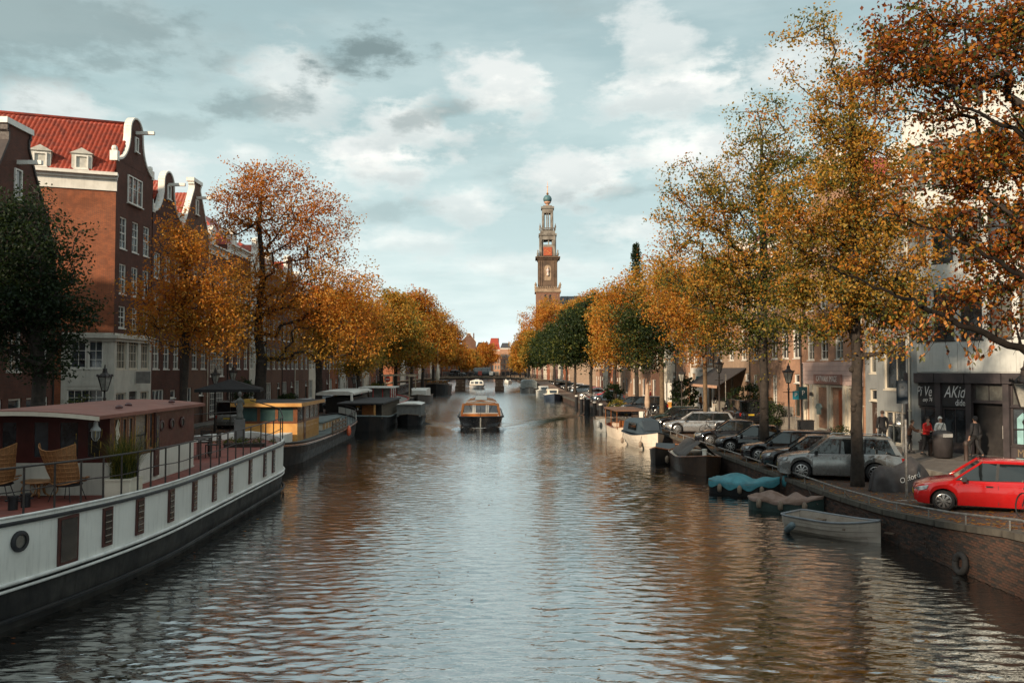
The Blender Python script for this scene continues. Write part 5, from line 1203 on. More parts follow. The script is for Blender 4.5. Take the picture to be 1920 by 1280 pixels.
def gp(px, py, z=0): g = G(px, py, z); return (g.x, g.y, 0)
grp_ok = M('aluminium_hull', (.52, .46, .39), (.40, .34, .29), 1.5, .5, dirt=.2, streak=.2)
t, o = simple_boat('rowing_boat', 'empty pale grey rowing dinghy with plank seats, nearest boat at the right quay', (10.75, 25.3, 0), math.atan2(24.0-26.4, 11.75-9.9), 2.95, 1.4, .50, grp_ok, rail=M('grey_gunwale', (.24, .26, .28)), inner=M('pale_boat_inside', (.36, .31, .26), (.28, .23, .19), 3, .6, dirt=.4), gb=.16, gs=.03, ab=.55, asn=.1, tr=.78, clinker=4, seats=3)
fb = MB(); fb.smooth = True; fb.lathe([(.03, -.25), (.1, -.2), (.11, .2), (.03, .27)], 10); fb.build('fender', M('blue_grey_fender', (.12, .17, .19)), t, loc=(-1.0, -.85, .2), rot=(R(25), R(55), 0))
tarp_p = M('pink_grey_tarp', (.24, .165, .135), (.13, .075, .05), 2.2, .7, dirt=.6, bump=.9, bsc=7)
t, o = simple_boat('covered_rowing_boat', 'small dark green boat under a pinkish leaf strewn tarpaulin propped at two points', gp(1476, 957), math.atan2(-.8, 1.0), 2.9, 1.5, .42, M('dark_green_hull', (.025, .05, .045)), ab=.5, tr=.6, fenders=3)
draped(t, o, tarp_p, [(-.6, .40, .85), (.35, .42, .6), (1.0, .15, .5)], .10, seed=3, wr=.02); t.scale = (.90, .86, .86)
tarp_b = M('turquoise_tarp', (.06, .26, .31), (.035, .17, .21), 1.6, .55, dirt=.3, bump=.9, bsc=6)
t, o = simple_boat('covered_motor_boat', 'dark boat wrapped in a bright turquoise tarpaulin', gp(1399, 926), math.atan2(-.75, 1.0), 3.1, 1.6, .55, hullblack, ab=.45, tr=.75, fenders=3)
draped(t, o, tarp_b, [(-.4, .46, 1.3), (.8, .25, 1.0)], .26, seed=5, wr=.035); t.scale = (.90, .86, .86); mb = MB(); mb.smooth = True; mb.lathe([(.04, 0), (.17, .1), (.19, .3), (.14, .5), (.03, .56)], 10); mb.build('wrapped_outboard', tarp_b, t, loc=(1.75, .2, .45))
cover_g = M('brown_grey_canvas', (.10, .085, .075), (.065, .055, .05), 1.2, .8, bump=.7, bsc=6)
t, o = simple_boat('sloop', 'varnished sloop with a brown grey canvas hood and cream side deck', (10.7, 42.0, 0), R(-94), 5.5, 2.2, .72, M('brown_black_hull', (.06, .035, .022), (.03, .02, .016), 2, .4), rail=wood, gb=.25, ab=.42, pb=2.6, asn=.2, tr=.5, fenders=1, decked=True, deckm=cream)
draped(t, o, cover_g, [(1.0, .78, 6), (-1.6, .7, 8)], .05, 'canvas_hood', over=-.2, wr=.03, x0=-2.3, x1=1.5, seed=2); MB().lathe([(.1, 0), (.1, .3), (.13, .31), (.13, .36)], 10).build('deck_post', white, t, loc=(1.85, .1, .85))
t, o = simple_boat('speedboat', 'low black speedboat with orange trim tucked behind the brown hooded sloop', gp(1252, 862), R(-120), 4.4, 1.8, .6, hullblack, rail=wood, ab=.5, tr=.8, decked=True, deckm=black)
mb = MB(); mb.prism([(.5, -.6, .62), (1.1, -.4, .62), (.55, -.5, 1.0)], (0, 1.1, 0)); mb.build('windscreen', carglass, t)
cl_w = M('white_clinker', (.62, .56, .47), (.52, .46, .38), 2, .5, streak=.2)
t, o = simple_boat('cabin_sloop', 'white clinker boat with a dark blue canvas hood, between the brown launch and the speedboat', (10.45, 54.0, 0), R(-84), 5.2, 2.1, .85, cl_w, rail=M('navy', (.015, .025, .04)), ab=.45, tr=.7, clinker=5, decked=True, deckm=M('navy', (.015, .025, .04)), fenders=2)
hood = M('navy_canvas', (.02, .035, .05), (.03, .05, .065), 2, .7)
mb = MB(); mb.smooth = False; R1 = []
for x, w_, h_ in ((-2.3, .85, .85), (-.2, .9, .95), (.9, .8, .9), (1.5, .62, .05)): R1.append([(x, -w_-.05, .95), (x, -w_*.92, .95+h_*.75), (x, -w_*.5, .95+h_), (x, w_*.5, .95+h_), (x, w_*.92, .95+h_*.75), (x, w_+.05, .95)])
mb.loft(R1); mb.build('canvas_hood', hood, t); mb = MB()
mb.add([(.95, -.55, 1.72), (.95, .55, 1.72), (1.42, .5, 1.12), (1.42, -.5, 1.12)], [(0, 1, 2, 3)]); mb.add([(-.9, -.95, 1.1), (.7, -.9, 1.1), (.7, -.86, 1.55), (-.9, -.88, 1.55)], [(0, 1, 2, 3)]); mb.xf(Matrix.Translation((.03, -.0, .06))); mb.build('hood_window', carglass, t)
t, o = simple_boat('saloon_launch', 'cream open launch with a flat brown roof and red seats inside', (10.45, 61.5, 0), R(-88), 6.8, 2.3, .80, M('cream_hull', (.60, .52, .42), (.5, .42, .33), 2, .5, streak=.2), rail=wood, ab=.38, tr=.5, asn=.25, inner=M('red_upholstery', (.28, .02, .016)), floor=.2)
mb = MB(); mb.box(-3.0, -1.15, 2.05, 1.9, 1.15, 2.16); mb.build('roof', M('brown_roof', (.16, .085, .055), None, 2, .6), t); pmesh = MB().tube([(0, 0, .75), (0, 0, 2.06)], .03, 6).mesh('roof_post', wood)
for x in (-2.8, -.5, 1.8):
    for y in (-1.05, 1.05): link('roof_post', pmesh, t, (x, y, 0))
MB().box(1.3, -.8, .7, 1.4, .8, 1.35).build('dashboard', wood, t); MB().box(-2.9, -1.0, 1.4, -2.85, 1.0, 2.0).build('window_panel', glass, t)
t, o = simple_boat('tender', 'short grey steel tender moored by the black piles', gp(1133, 805), R(-95), 4.6, 1.7, .85, M('grey_steel_hull', (.24, .25, .24), (.17, .17, .16), 2, .5), ab=.3, tr=.8, pb=3, floor=.3); MB().lathe([(.02, 0), (.12, .1), (.16, .3), (.13, .5), (.02, .6)], 8).build('outboard', M('grey_motor', (.28, .3, .3)), t, loc=(2.35, -.6, .3))
def cruiser(label, px, py, X, L, hm, cm, seed, rz=-90, cat='boat'):
    Y = 1540*H/(py-691); t, o = simple_boat('cabin_cruiser', label, (X, Y+L/2, 0), R(rz), L, 2.6, 1.0, hm, rail=white, ab=.4, tr=.75, decked=True, deckm=white)
    mb = MB(); mb.loft([[(x, -w_, .95), (x, -w_*.85, .95+h_), (x, w_*.85, .95+h_), (x, w_, .95)] for x, w_, h_ in ((-L*.38, 1.0, .9), (L*.0, 1.0, 1.0), (L*.12, .95, .85), (L*.25, .7, .1))]); mb.build('cabin', cm, t)
    g = MB(); g.box(-L*.3, -1.0, 1.25, -L*.02, -.97, 1.65); g.box(-L*.3, .97, 1.25, -L*.02, 1.0, 1.65); g.add([(L*.135, -.6, 1.72), (L*.135, .6, 1.72), (L*.21, .55, 1.3), (L*.21, -.55, 1.3)], [(0, 1, 2, 3)]); g.build('cabin_window', carglass, t); return t
cruiser('small wooden topped white cabin boat beside the black piles', 1047, 753, 10.5, 6, M('dark_blue_hull', (.02, .035, .06)), cream, 1); cruiser('white cabin cruiser just beyond the wooden topped boat', 1034, 744, 10.6, 7, hullwhite, white, 2)
t = cruiser('white boat under a grey blue canopy near the bridge wing wall', 1016, 736, 9.9, 6, hullwhite, white, 3); draped(t, outline(6, 2.4, 1.9, 0, 0, .3, .2), M('grey_blue_canvas', (.12, .19, .22)), [(0, .5, 3)], .5, 'canopy', x0=-2.6, x1=.5)
t, o = simple_boat('canvas_barge', 'broad pale barge under a square grey canvas tent at the foot of the far bridge', (9.1, 179.5, 0), R(-90), 9, 3.6, .9, M('grey_steel_hull', (.24, .25, .24)), decked=True, ab=.2, tr=.9)
mb = MB(); mb.loft([[(x, -1.65, .9), (x, -1.6, 2.4), (x, -1.1, 2.75), (x, 1.1, 2.75), (x, 1.6, 2.4), (x, 1.65, .9)] for x in (-4, 4)]); mb.build('canvas_tent', M('pale_grey_canvas', (.33, .36, .35), (.24, .27, .26), 2, .8, streak=.4), t)
cruiser('little white cabin boat seen through the right arch of the bridge', 963, 720, 7.1, 6.5, hullwhite, white, 5); cruiser('white launch moored beyond the left arch of the bridge', 843, 717, -10.0, 7, hullwhite, white, 6)
# tour boats
def tourboat(label, X, Y, col_, hm, topm, L=17, name='tour_boat'):
    t = T(name, label, 'tour boat', (X, Y+L/2, 0), R(-90)); o = outline(L, 3.95, .92, .12, .05, .12, .06, 3.2, 2, .85, n=40)
    hull_mb(o, ((0, -.5, 0), (.55, -.4, 0), (.84, 0, 0), (.97, .8, 1), (1.0, 1.0, 1))).build('hull', hm, t); edge_tube(o, .075, dz=-.04, dw=.03).build('gunwale', black, t); deck_mb(o, drop=.02, inset=.02).build('deck', M('varnished_deck', (.50, .24, .06), (.4, .18, .05), 3, .35, coat=.4), t)
    MB().bar((L/2+.02, 0, -.3), (L/2+.02, 0, .95), .1, .08).build('stem_post', M('pale_stem', (.5, .48, .42)), t)
    def sec(x, w_, z1, cr): return [(x, -w_, .92), (x, -w_*.9, .92+z1*.78), (x, -w_*.72, .92+z1*.95), (x, 0, .92+z1+cr), (x, w_*.72, .92+z1*.95), (x, w_*.9, .92+z1*.78), (x, w_, .92)]
    xf = L/2-2.0; st = [(-L/2+1.2, 1.55, 1.0), (-L/2+2, 1.72, 1.18), (xf-3.0, 1.75, 1.22), (xf-.55, 1.72, 1.1), (xf, 1.72, .16)]
    mb = MB()
    mb.loft([sec(-L/2+1.2, 1.6, 1.1, .12), sec(xf-.5, 1.72, 1.25, .14)]); mb.build('glazed_canopy', carglass, t)
    fr = MB(); n = 9
    for i in range(n):
        x = -L/2+1.25+(xf-.5-(-L/2+1.25))*i/(n-1); s_ = sec(x, 1.63+.1*i/n, 1.12+.14*i/n, .13)
        fr.tube([(x, y*1.01, z+.015) for _, y, z in s_], .045, 5)
    for k_ in (1, 2, 4, 5): a = sec(-L/2+1.2, 1.6, 1.1, .12)[k_]; b = sec(xf-.5, 1.72, 1.25, .14)[k_]; fr.tube([(a[0], a[1]*1.01, a[2]), (b[0], b[1]*1.01, b[2])], .05, 5)
    fr.build('canopy_frame', col_, t)
    rf = MB(); rf.box(-L/2+1.3, -.55, 2.22, xf-3.6, .55, 2.30); rf.loft([[(x, -1.45, 2.0+z), (x, -.7, 2.17+z), (x, .7, 2.17+z), (x, 1.45, 2.0+z), (x, 1.45, 1.96+z), (x, -1.45, 1.96+z)] for x, z in ((xf-2.6, .1), (xf-.32, .02))]); rf.build('roof_panel', topm, t)
    fp = MB(); z0, z1 = .94, 2.0
    fp.box(xf-.02, -1.72, .92, xf+.04, 1.72, 1.22); fp.bar((xf+.02, -1.66, 1.2), (xf-.32, -1.5, 2.06), .2, .1); fp.bar((xf+.02, 1.66, 1.2), (xf-.32, 1.5, 2.06), .2, .1); fp.bar((xf-.32, -1.55, 2.0), (xf-.32, 1.55, 2.0), .12, .16)
    fp.build('windscreen_surround', col_, t)
    wp = MB()
    for y in (-.58, .58): wp.bar((xf+.025, y-.08, 1.2), (xf-.28, y-.08, 1.95), .1, .05); wp.bar((xf+.025, y+.08, 1.2), (xf-.28, y+.08, 1.95), .1, .05)
    wp.bar((xf+.03, -1.55, 1.24), (xf+.03, 1.55, 1.24), .06, .1); wp.build('windscreen_mullions', white, t)
    for a, b in ((-1.5, -.72), (-.45, .45), (.72, 1.5)): MB().add([(xf+.0, a, 1.24), (xf+.0, b, 1.24), (xf-.29, b*.95, 1.93), (xf-.29, a*.95, 1.93)], [(0, 1, 2, 3)]).build('windscreen_pane', glass if a > -1 else glass_pale, t)
    for s_ in (-1, 1): MB().bar((xf-.2, s_*1.0, 1.95), (xf+.02, s_*.8, 1.5), .03, .03).build('wiper', black, t); MB().lathe([(.05, 0), (.07, .08), (.02, .14)], 8).build('lamp', M('lamp_red', (.5, .03, .02)) if s_ < 0 else white, t, loc=(L/2-1.7, s_*1.55, .95))
    MB().tube([(L/2-.5, 0, .95), (L/2-.5, 0, 1.9)], .02, 5).build('jackstaff', black, t); return t
orange_p = M('orange_varnish', (.56, .20, .035), (.46, .15, .025), 3, .35, coat=.3)
tourboat('orange and black glass topped tour boat coming towards us in mid canal', -.55, 70.6, orange_p, M('tour_hull_black', (.014, .017, .022), None, 2, .25, coat=.4), M('cream_roof', (.66, .58, .48), None, 2, .5))
tourboat('white glass topped tour boat passing under the middle arch of the far bridge', -2.6, 206, white, M('brown_hull', (.10, .05, .035), (.6, .6, .58), .4, .4), white)
fo = MB(); rr = random.Random(5)
for i in range(110):
    a = rr.gauss(0, .8); y = 70.3+abs(a)*.75+rr.uniform(-.15, .5); s_ = rr.uniform(.02, .07); fo.add([(-.55+a-s_*2, y-s_, .085), (-.55+a+s_*2, y-s_*.6, .08), (-.55+a+s_, y+s_, .10), (-.55+a-s_, y+s_*.8, .09)], [(0, 1, 2, 3)])
tag(fo.build('bow_foam', M('foam', (.72, .74, .72), None, 5, .9), kind='stuff'), 'white foam breaking at the tour boat bow', 'foam')
# ---- barges and houseboats on the left bank
wood_y = M('yellow_varnish', (.56, .30, .085), (.46, .22, .06), 2, .4, coat=.3)
brown_w = M('brown_varnish', (.17, .055, .02), (.10, .035, .014), 4, .35, coat=.4)
t = T('barge', 'old black hulled barge with a varnished yellow and brown wheelhouse, behind the white houseboat', 'barge', (-12.3, 55.3, 0), R(90)); BG = t
o = outline(26, 4.6, .98, .5, .28, .22, .16, 2.4, 2.2, .25, n=50); hull_mb(o).build('hull', hullblack, t); edge_tube(o, .07, dz=-.12, dw=.02).build('rub_rail', wood, t); edge_tube(o, .045, dz=.02).build('bulwark_rail', darkiron, t); deck_mb(o, drop=.06).build('deck', M('grey_green_deck', (.13, .17, .165), (.09, .11, .11), 1, .7, dirt=.3), t)
w0, w1 = 47.3-55.3, 53.3-55.3; ya, yb = -1.5, 1.85
mb = MB(); mb.box(w0, ya, .9, w1, yb, 2.02); mb.build('wheelhouse_base', wood_y, t)
mb = MB()
for x in (w0, w0+.0): pass
nwx = [w0, w0+1.6, w0+2.0, w0+3.3, w0+4.6, w1]
for y in (ya, yb-.08):
    mb.box(w0, y, 2.02, w1, y+.08, 2.16); mb.box(w0, y, 2.92, w1, y+.08, 3.1)
    for x in nwx[:-1]: mb.box(x, y, 2.16, x+.13, y+.08, 2.92)
    mb.box(w1-.13, y, 2.16, w1, y+.08, 2.92)
for x in (w0, w1-.08):
    mb.box(x, ya+.08, 2.02, x+.08, yb-.08, 2.16); mb.box(x, ya+.08, 2.92, x+.08, yb-.08, 3.1)
    for y in np.linspace(ya+.08, yb-.22, 4): mb.box(x, y, 2.16, x+.08, y+.16, 2.92)
mb.build('wheelhouse_frame', brown_w, t)
for i in range(3): yy = ya+.24+i*1.02; MB().box(w0+.03, yy, 2.14, w0+.045, yy+.9, 2.94).build('wheelhouse_window', M('green_tinted_pane', (.03, .06, .06), (.05, .09, .085), 1, .08, spec=.9), t)
for a, b in zip(nwx[:-1], nwx[1:]): MB().box(a+.1, ya+.03, 2.14, b+.03, ya+.045, 2.94).build('wheelhouse_window', glass_pale if a > w0+3 else glass, t)
MB().box(w0+1.62, ya-.03, 1.0, w0+2.1, ya+.0, 2.98).build('door', brown_w, t)
mb = MB(); mb.box(w0-.35, ya-.3, 3.1, w1+.3, yb+.3, 3.19); mb.build('wheelhouse_roof', M('tar_roof', (.045, .042, .042), None, 3, .9, dirt=.3), t); e_ = MB(); e_.box(w0-.38, ya-.33, 3.0, w0-.35, yb+.33, 3.2); e_.box(w0-.35, ya-.33, 3.0, w1+.3, ya-.3, 3.2); e_.build('roof_edge', wood_y, t); MB().box(w0-.2, .9, 3.2, w0+.2, 1.5, 3.42).build('roof_lamp_box', M('amber', (.6, .35, .06)), t)
MB().box(w0-3.0, ya+.2, .95, w0-.3, ya+.9, 1.55).build('white_side_box', hullwhite, t); MB().box(w0-2.4, -.4, .95, w0-.8, 1.2, 1.25).build('hatch', hullblack, t)
mb = MB(); mb.box(1.0, -1.1, .95, 8.2, 1.5, 1.45); mb.build('hold_coaming', cream, t)
for i in range(6): MB().box(1.3+i*1.1, -1.13, 1.0, 2.0+i*1.1, -1.1, 1.38).build('side_light', wood_y, t)
MB().box(.9, -1.2, 1.45, 8.3, 1.6, 1.53).build('hold_cover', M('grey_green_deck', (.13, .17, .165)), t)
cf = MB()
for i in range(26): cf.box(-.2+.0, -.2+i*.0, 0, 0, 0, 0) if False else cf.box(w1+.6+i*.12, .5, 1.0, w1+.66+i*.12, .58, 2.75)
cf.box(w1+.6, .52, 1.0, w1+3.7, .56, 2.72); cf.build('corrugated_screen', M('corrugated_white', (.50, .49, .44), (.38, .37, .33), 2, .6, streak=.3), t)
for i, yy in enumerate((1.15, 1.4, 1.65)): MB().box(-1.9, -2.42, yy-.15, 3.2, -2.38, yy).build('fence_board', teak, t)
pmesh = MB().box(-.04, -.04, .8, .04, .04, 1.75).mesh('fence_post', teak)
for x in (-1.9, -.6, .65, 1.9, 3.2): link('fence_post', pmesh, t, (x, -2.35, 0))
mb = MB(); mb.tube([(x, -float(np.interp(x, [a[0] for a in o], [a[1] for a in o]))+.05, float(np.interp(x, [a[0] for a in o], [a[2] for a in o]))+.75) for x in np.linspace(3.4, 12, 14)], .02, 5)
for x in np.linspace(3.4, 12, 9): w_ = float(np.interp(x, [a[0] for a in o], [a[1] for a in o])); g = float(np.interp(x, [a[0] for a in o], [a[2] for a in o])); mb.tube([(x, -w_+.05, g), (x, -w_+.05, g+.75)], .016, 4)
mb.build('bow_railing', darkiron, t); fb = MB(); fb.smooth = True; fb.lathe([(.03, 0), (.14, .1), (.17, .35), (.12, .6), (.03, .78)], 10); fb.build('orange_fender', M('orange_fender', (.75, .10, .03), (.6, .2, .1), 3, .4), t, loc=(3.8, -2.45, .35), rot=(0, R(12), 0))
bw = MB(); bw.loft([[(x, -float(np.interp(x, [a[0] for a in o], [a[1] for a in o])), g_), (x, -float(np.interp(x, [a[0] for a in o], [a[1] for a in o])), g_+.55)] for x, g_ in [(x, float(np.interp(x, [a[0] for a in o], [a[2] for a in o]))) for x in np.linspace(8, 12.9, 12)]], close=False, cap=False); bw.build('white_bulwark', hullwhite, t)
# dark flat houseboat with terrace
t = T('dark_houseboat', 'flat roofed black houseboat with slatted sides and a small candlelit terrace', 'houseboat', (-10.6, 76.0, 0), R(90)); o = outline(15.5, 4.1, .95, .1, .35, .08, .12, 2, 2, .45, n=40)
hull_mb(o).build('hull', hullblack, t); edge_tube(o, .07, dz=-.05).build('gunwale', M('grey_green_rail', (.13, .17, .17)), t); deck_mb(o, drop=.04).build('deck', teak, t)
MB().box(-6.9, -1.95, 2.15, 7.2, 1.95, 2.28).build('roof', M('tar_roof', (.045, .042, .042)), t); MB().box(-4.4, -1.5, .9, 7.0, 1.8, 2.14).build('cabin', M('black_cladding', (.03, .026, .022)), t)
sl = MB().box(-.05, -.03, .95, .05, .03, 2.14).mesh('slat', M('pale_slat', (.20, .17, .13), None, 4, .7))
for i in range(24): link('slat', sl, t, (-6.7+i*.58, -1.82, 0))
MB().box(-4.46, -1.0, 1.1, -4.41, .2, 2.0).build('lit_doorway', M('warm_interior', (.45, .17, .04)), t); MB().bar((-6.7, -1.2, .95), (-6.7, -1.2, 2.15), .14).build('corner_post', wood_y, t)  # doorway is a flat panel, lamplight put into its orange colour
t = T('side_table', 'small table with a yellow flower vase on the dark houseboat terrace', 'table', (-10.9, 69.9, .93)); MB().box(-.3, -.3, .68, .3, .3, .72).build('table_top', teak, t); MB().tube([(0, 0, 0), (0, 0, .68)], .03, 6).build('leg', teak, t); mb = MB(); mb.lathe([(.05, 0), (.07, .1), (.04, .2)], 8, (0, 0, .72)); vz = mb.build('vase', white, t); rg = np.random.default_rng(1); V, F, tt = leaves(np.array([[0, 0, 1.05], [.12, 0, 1.0], [-.1, .05, 1.0]]), .07, 16, .09, np.full(3, .62), .04, rg); link('flowers', npmesh('flowers', V, F, LEAF, attr=tt), vz)
# grey covered work boat outboard of it
t, o = simple_boat('covered_sloop', 'small dark sloop with grey canvas tent and white top, outside the black houseboat', (-7.15, 78.0, 0), R(-90), 6.6, 2.4, .75, hullblack, ab=.3, tr=.7, decked=True)
mb = MB(); mb.cur = 0; mb.loft([[(x, -1.1, .75), (x, -1.1, 1.85), (x, 1.1, 1.85), (x, 1.1, .75)] for x in (-2.4, 2.3)]); mb.build('canvas_sides', M('grey_canvas', (.20, .21, .20), (.15, .155, .15), 3, .8, streak=.4), t); MB().loft([[(x, -1.16, 1.86), (x, -.6, 1.98), (x, .6, 1.98), (x, 1.16, 1.86)] for x in (-2.6, 2.5)]).build('canvas_top', white, t)
# houseboat with a white flat awning inside
t = T('awning_houseboat', 'black houseboat with a long flat white awning, moored inside of the dark houseboat', 'houseboat', (-13.6, 80, 0), R(90)); o = outline(13, 3.0, .9, .1, .1, .15, .15, 2, 2, .6); hull_mb(o).build('hull', hullblack, t); deck_mb(o, drop=.02).build('deck', teak, t); MB().box(-4, -1.2, .88, 6, 1.2, 2.5).build('cabin', M('black_cladding', (.03, .026, .022)), t)
mb = MB(); mb.loft([[(x, -1.7, 2.95+z), (x, -1.2, 3.12+z), (x, 1.2, 3.12+z), (x, 1.7, 2.95+z), (x, 1.7, 2.78+z), (x, -1.7, 2.78+z)] for x, z in ((-6, 0), (-1, .05), (5.8, 0))]); mb.build('awning', M('white_awning', (.66, .64, .58), (.52, .5, .45), 2, .8), t); mb = MB(); mb.smooth = True
mb.tube([(-6, -1.5, 2.9), (-5.95, -1.5, 2.3), (-6, -1.45, 1.7), (-6, -1.5, 1.2)], [.1, .14, .2, .08], 7); mb.build('gathered_curtain', M('white_awning', (.66, .64, .58)), t); MB().bar((4.5, -1.7, 1), (2.6, -1.7, 2.9), .2, .05).build('leaning_ladder', teak, t)
# red cabin boat
redp = M('bright_red_paint', (.42, .025, .02), None, 3, .4)
t = T('red_cabin_boat', 'old boat with a bright red framed cabin and white roof', 'boat', (-12.6, 104, 0), R(90)); o = outline(22, 4.4, 1.05, .5, .3, .25, .2, 2, 2, .3); hull_mb(o).build('hull', hullblack, t); edge_tube(o, .08, dz=-.02).build('gunwale', redp, t); deck_mb(o, drop=.1).build('deck', M('pale_deck', (.25, .24, .21), None, 2, .7), t)
mb = MB(); mb.box(-8.5, -1.5, 1.0, -2.5, 1.9, 1.5); mb.build('cabin_base', redp, t); mb = MB()
for x in (-8.5, -6.5, -4.5, -2.6):
    for y in (-1.5, 1.8): mb.box(x, y, 1.5, x+.1, y+.1, 2.9)
for y in (-.6, .5): mb.box(-8.5, y, 1.5, -8.4, y+.1, 2.9)
mb.build('cabin_frame', redp, t); MB().box(-8.45, -1.45, 1.5, -2.55, 1.85, 2.9).build('cabin_glass', glass_pale, t); MB().box(-8.8, -1.8, 2.9, -2.2, 2.2, 3.02).build('roof', white, t)
# working boat with timber gantry
t = T('gantry_boat', 'low boat under a tall pale timber gantry, beyond the red cabin boat', 'boat', (-12.6, 121, 0), R(90)); o = outline(12, 3.8, .9); hull_mb(o).build('hull', hullblack, t); deck_mb(o).build('deck', teak, t); mb = MB(); pt = M('pale_timber', (.42, .33, .22), None, 2, .7)
for x in (-5, 5):
    for y in (-1.7, 1.7): mb.bar((x, y, .8), (x, y, 4.1), .16)
mb.bar((-6, -1.7, 4.1), (6, -1.7, 4.1), .18); mb.bar((-6, 1.7, 4.1), (6, 1.7, 4.1), .18); mb.bar((-5, -2.2, 4.25), (-5, 2.2, 4.25), .16); mb.bar((5, -2.2, 4.25), (5, 2.2, 4.25), .16); mb.build('gantry', pt, t)
# white bowed boat and dark flower boat
t, o = simple_boat('white_bow_boat', 'moored boat with a white cabin front and two small dark windows, right of the gantry', (-10.2, 127.5, 0), R(-90), 11, 3.2, 1.0, M('grey_brown_hull', (.10, .085, .075)), decked=True, ab=.35)
mb = MB(); mb.loft([[(x, -w_, .95), (x, -w_*.95, .95+h_), (x, w_*.95, .95+h_), (x, w_, .95)] for x, w_, h_ in ((-3, 1.3, 1.2), (2.5, 1.3, 1.2), (3.3, 1.1, .9))]); mb.build('cabin', white, t); g = MB(); [g.box(3.0, y-.18, 1.3, 3.25, y+.18, 1.75) for y in (-.5, .5)]; g.build('cabin_window', carglass, t)
t, o = simple_boat('flower_barge', 'big black round bowed barge with red flowers on deck and a furled white sail', (-9.6, 166, 0), R(-90), 21, 4.6, 1.75, hullblack, decked=True, gb=.6, ab=.2, pb=2.6, asn=.2)
mb = MB(); mb.smooth = True; mb.tube([(5, 0, 1.7), (5, 0, 9)], [.12, .06], 6); mb.build('mast', teak, t); mb = MB(); mb.smooth = True; mb.tube([(5.5, 0, 2.4), (5.6, 0, 3.4), (5.5, 0, 4.6), (5.4, 0, 6.3)], [.15, .42, .28, .04], 8); mb.build('furled_sail', cream, t)
for q in range(7):
    y = -1.9+q*.62; rg = np.random.default_rng(q); b = MB().box(-.25, -.28, 0, .25, .28, .3).build('flower_box', teak, t, loc=(8.6-abs(y)*.5, y, 2.2)); V, F, tt = leaves(rg.uniform([-.3, -.35, .3], [.3, .35, .6], (12, 3)), .1, 6, .22, np.full(12, .3), .1, rg); link('flowers', npmesh('flowers', V, F, LEAF, attr=np.where(rg.uniform(0, 1, len(tt)) < .5, .84, tt)), b)
# mooring piles on the right
pl = T('mooring_pile', 'black mooring pile with white cap, nearest of the row by the grey tender', 'mooring pile', (11.25, 81, 0), 0, 'black mooring piles along the right quay'); mb = MB(); mb.lathe([(.19, -1), (.2, 1.5), (.19, 1.55)], 10); mb.build('post', black, pl); MB().lathe([(.2, 1.55), (.21, 1.68), (.12, 1.72)], 10).build('cap', white, pl)
for i, (X_, Y_) in enumerate([(11.3, 86), (11.35, 92), (11.3, 93.5), (11.3, 98), (11.3, 103.5)]):
    dup(pl, (X_, Y_, [.0, .15, .3, 0, .1][i]), label=['black mooring pile with white cap, second from the grey tender', 'black mooring pile at the nearer side of the close pair', 'tallest black mooring pile, at the far side of the close pair', 'black mooring pile with white cap, second from the far end of the row', 'black mooring pile with white cap, farthest of the row'][i])
# mooring lines
def rope(a, b, sag, r=.014):
    a = Vector(a); b = Vector(b); mb = MB(); mb.tube([a.lerp(b, q/10)+Vector((0, 0, -sag*4*q/10*(1-q/10))) for q in range(11)], r, 5); return mb
for a, b, lab in [((11.9, 24.3, .55), (12.05, 27.6, 1.02), 'dark mooring line from the pale dinghy bow to the quay rail'), ((11.6, 28.6, .4), (12.05, 31.0, 1.05), 'slack mooring line from the pink tarpaulin boat to the quay rail'), ((11.7, 32.8, .6), (12.05, 34.2, 1.05), 'mooring line from the turquoise covered boat to the quay rail')]: tag(rope(a, b, .18).build('mooring_rope', M('dark_rope', (.06, .05, .04), None, 20, .9)), lab, 'rope')
mb = MB(); mb.smooth = True; mb.tube([(.22*math.cos(a), 0, .22*math.sin(a)) for a in np.linspace(0, 2*math.pi, 20)], .075, 8); ty = mb.build('tyre_fender', rubber, None, loc=(11.86, 20.4, .28), rot=(R(8), 0, R(90))); tag(ty, 'old black tyre hanging low on the brick quay wall in the right foreground', 'tyre')

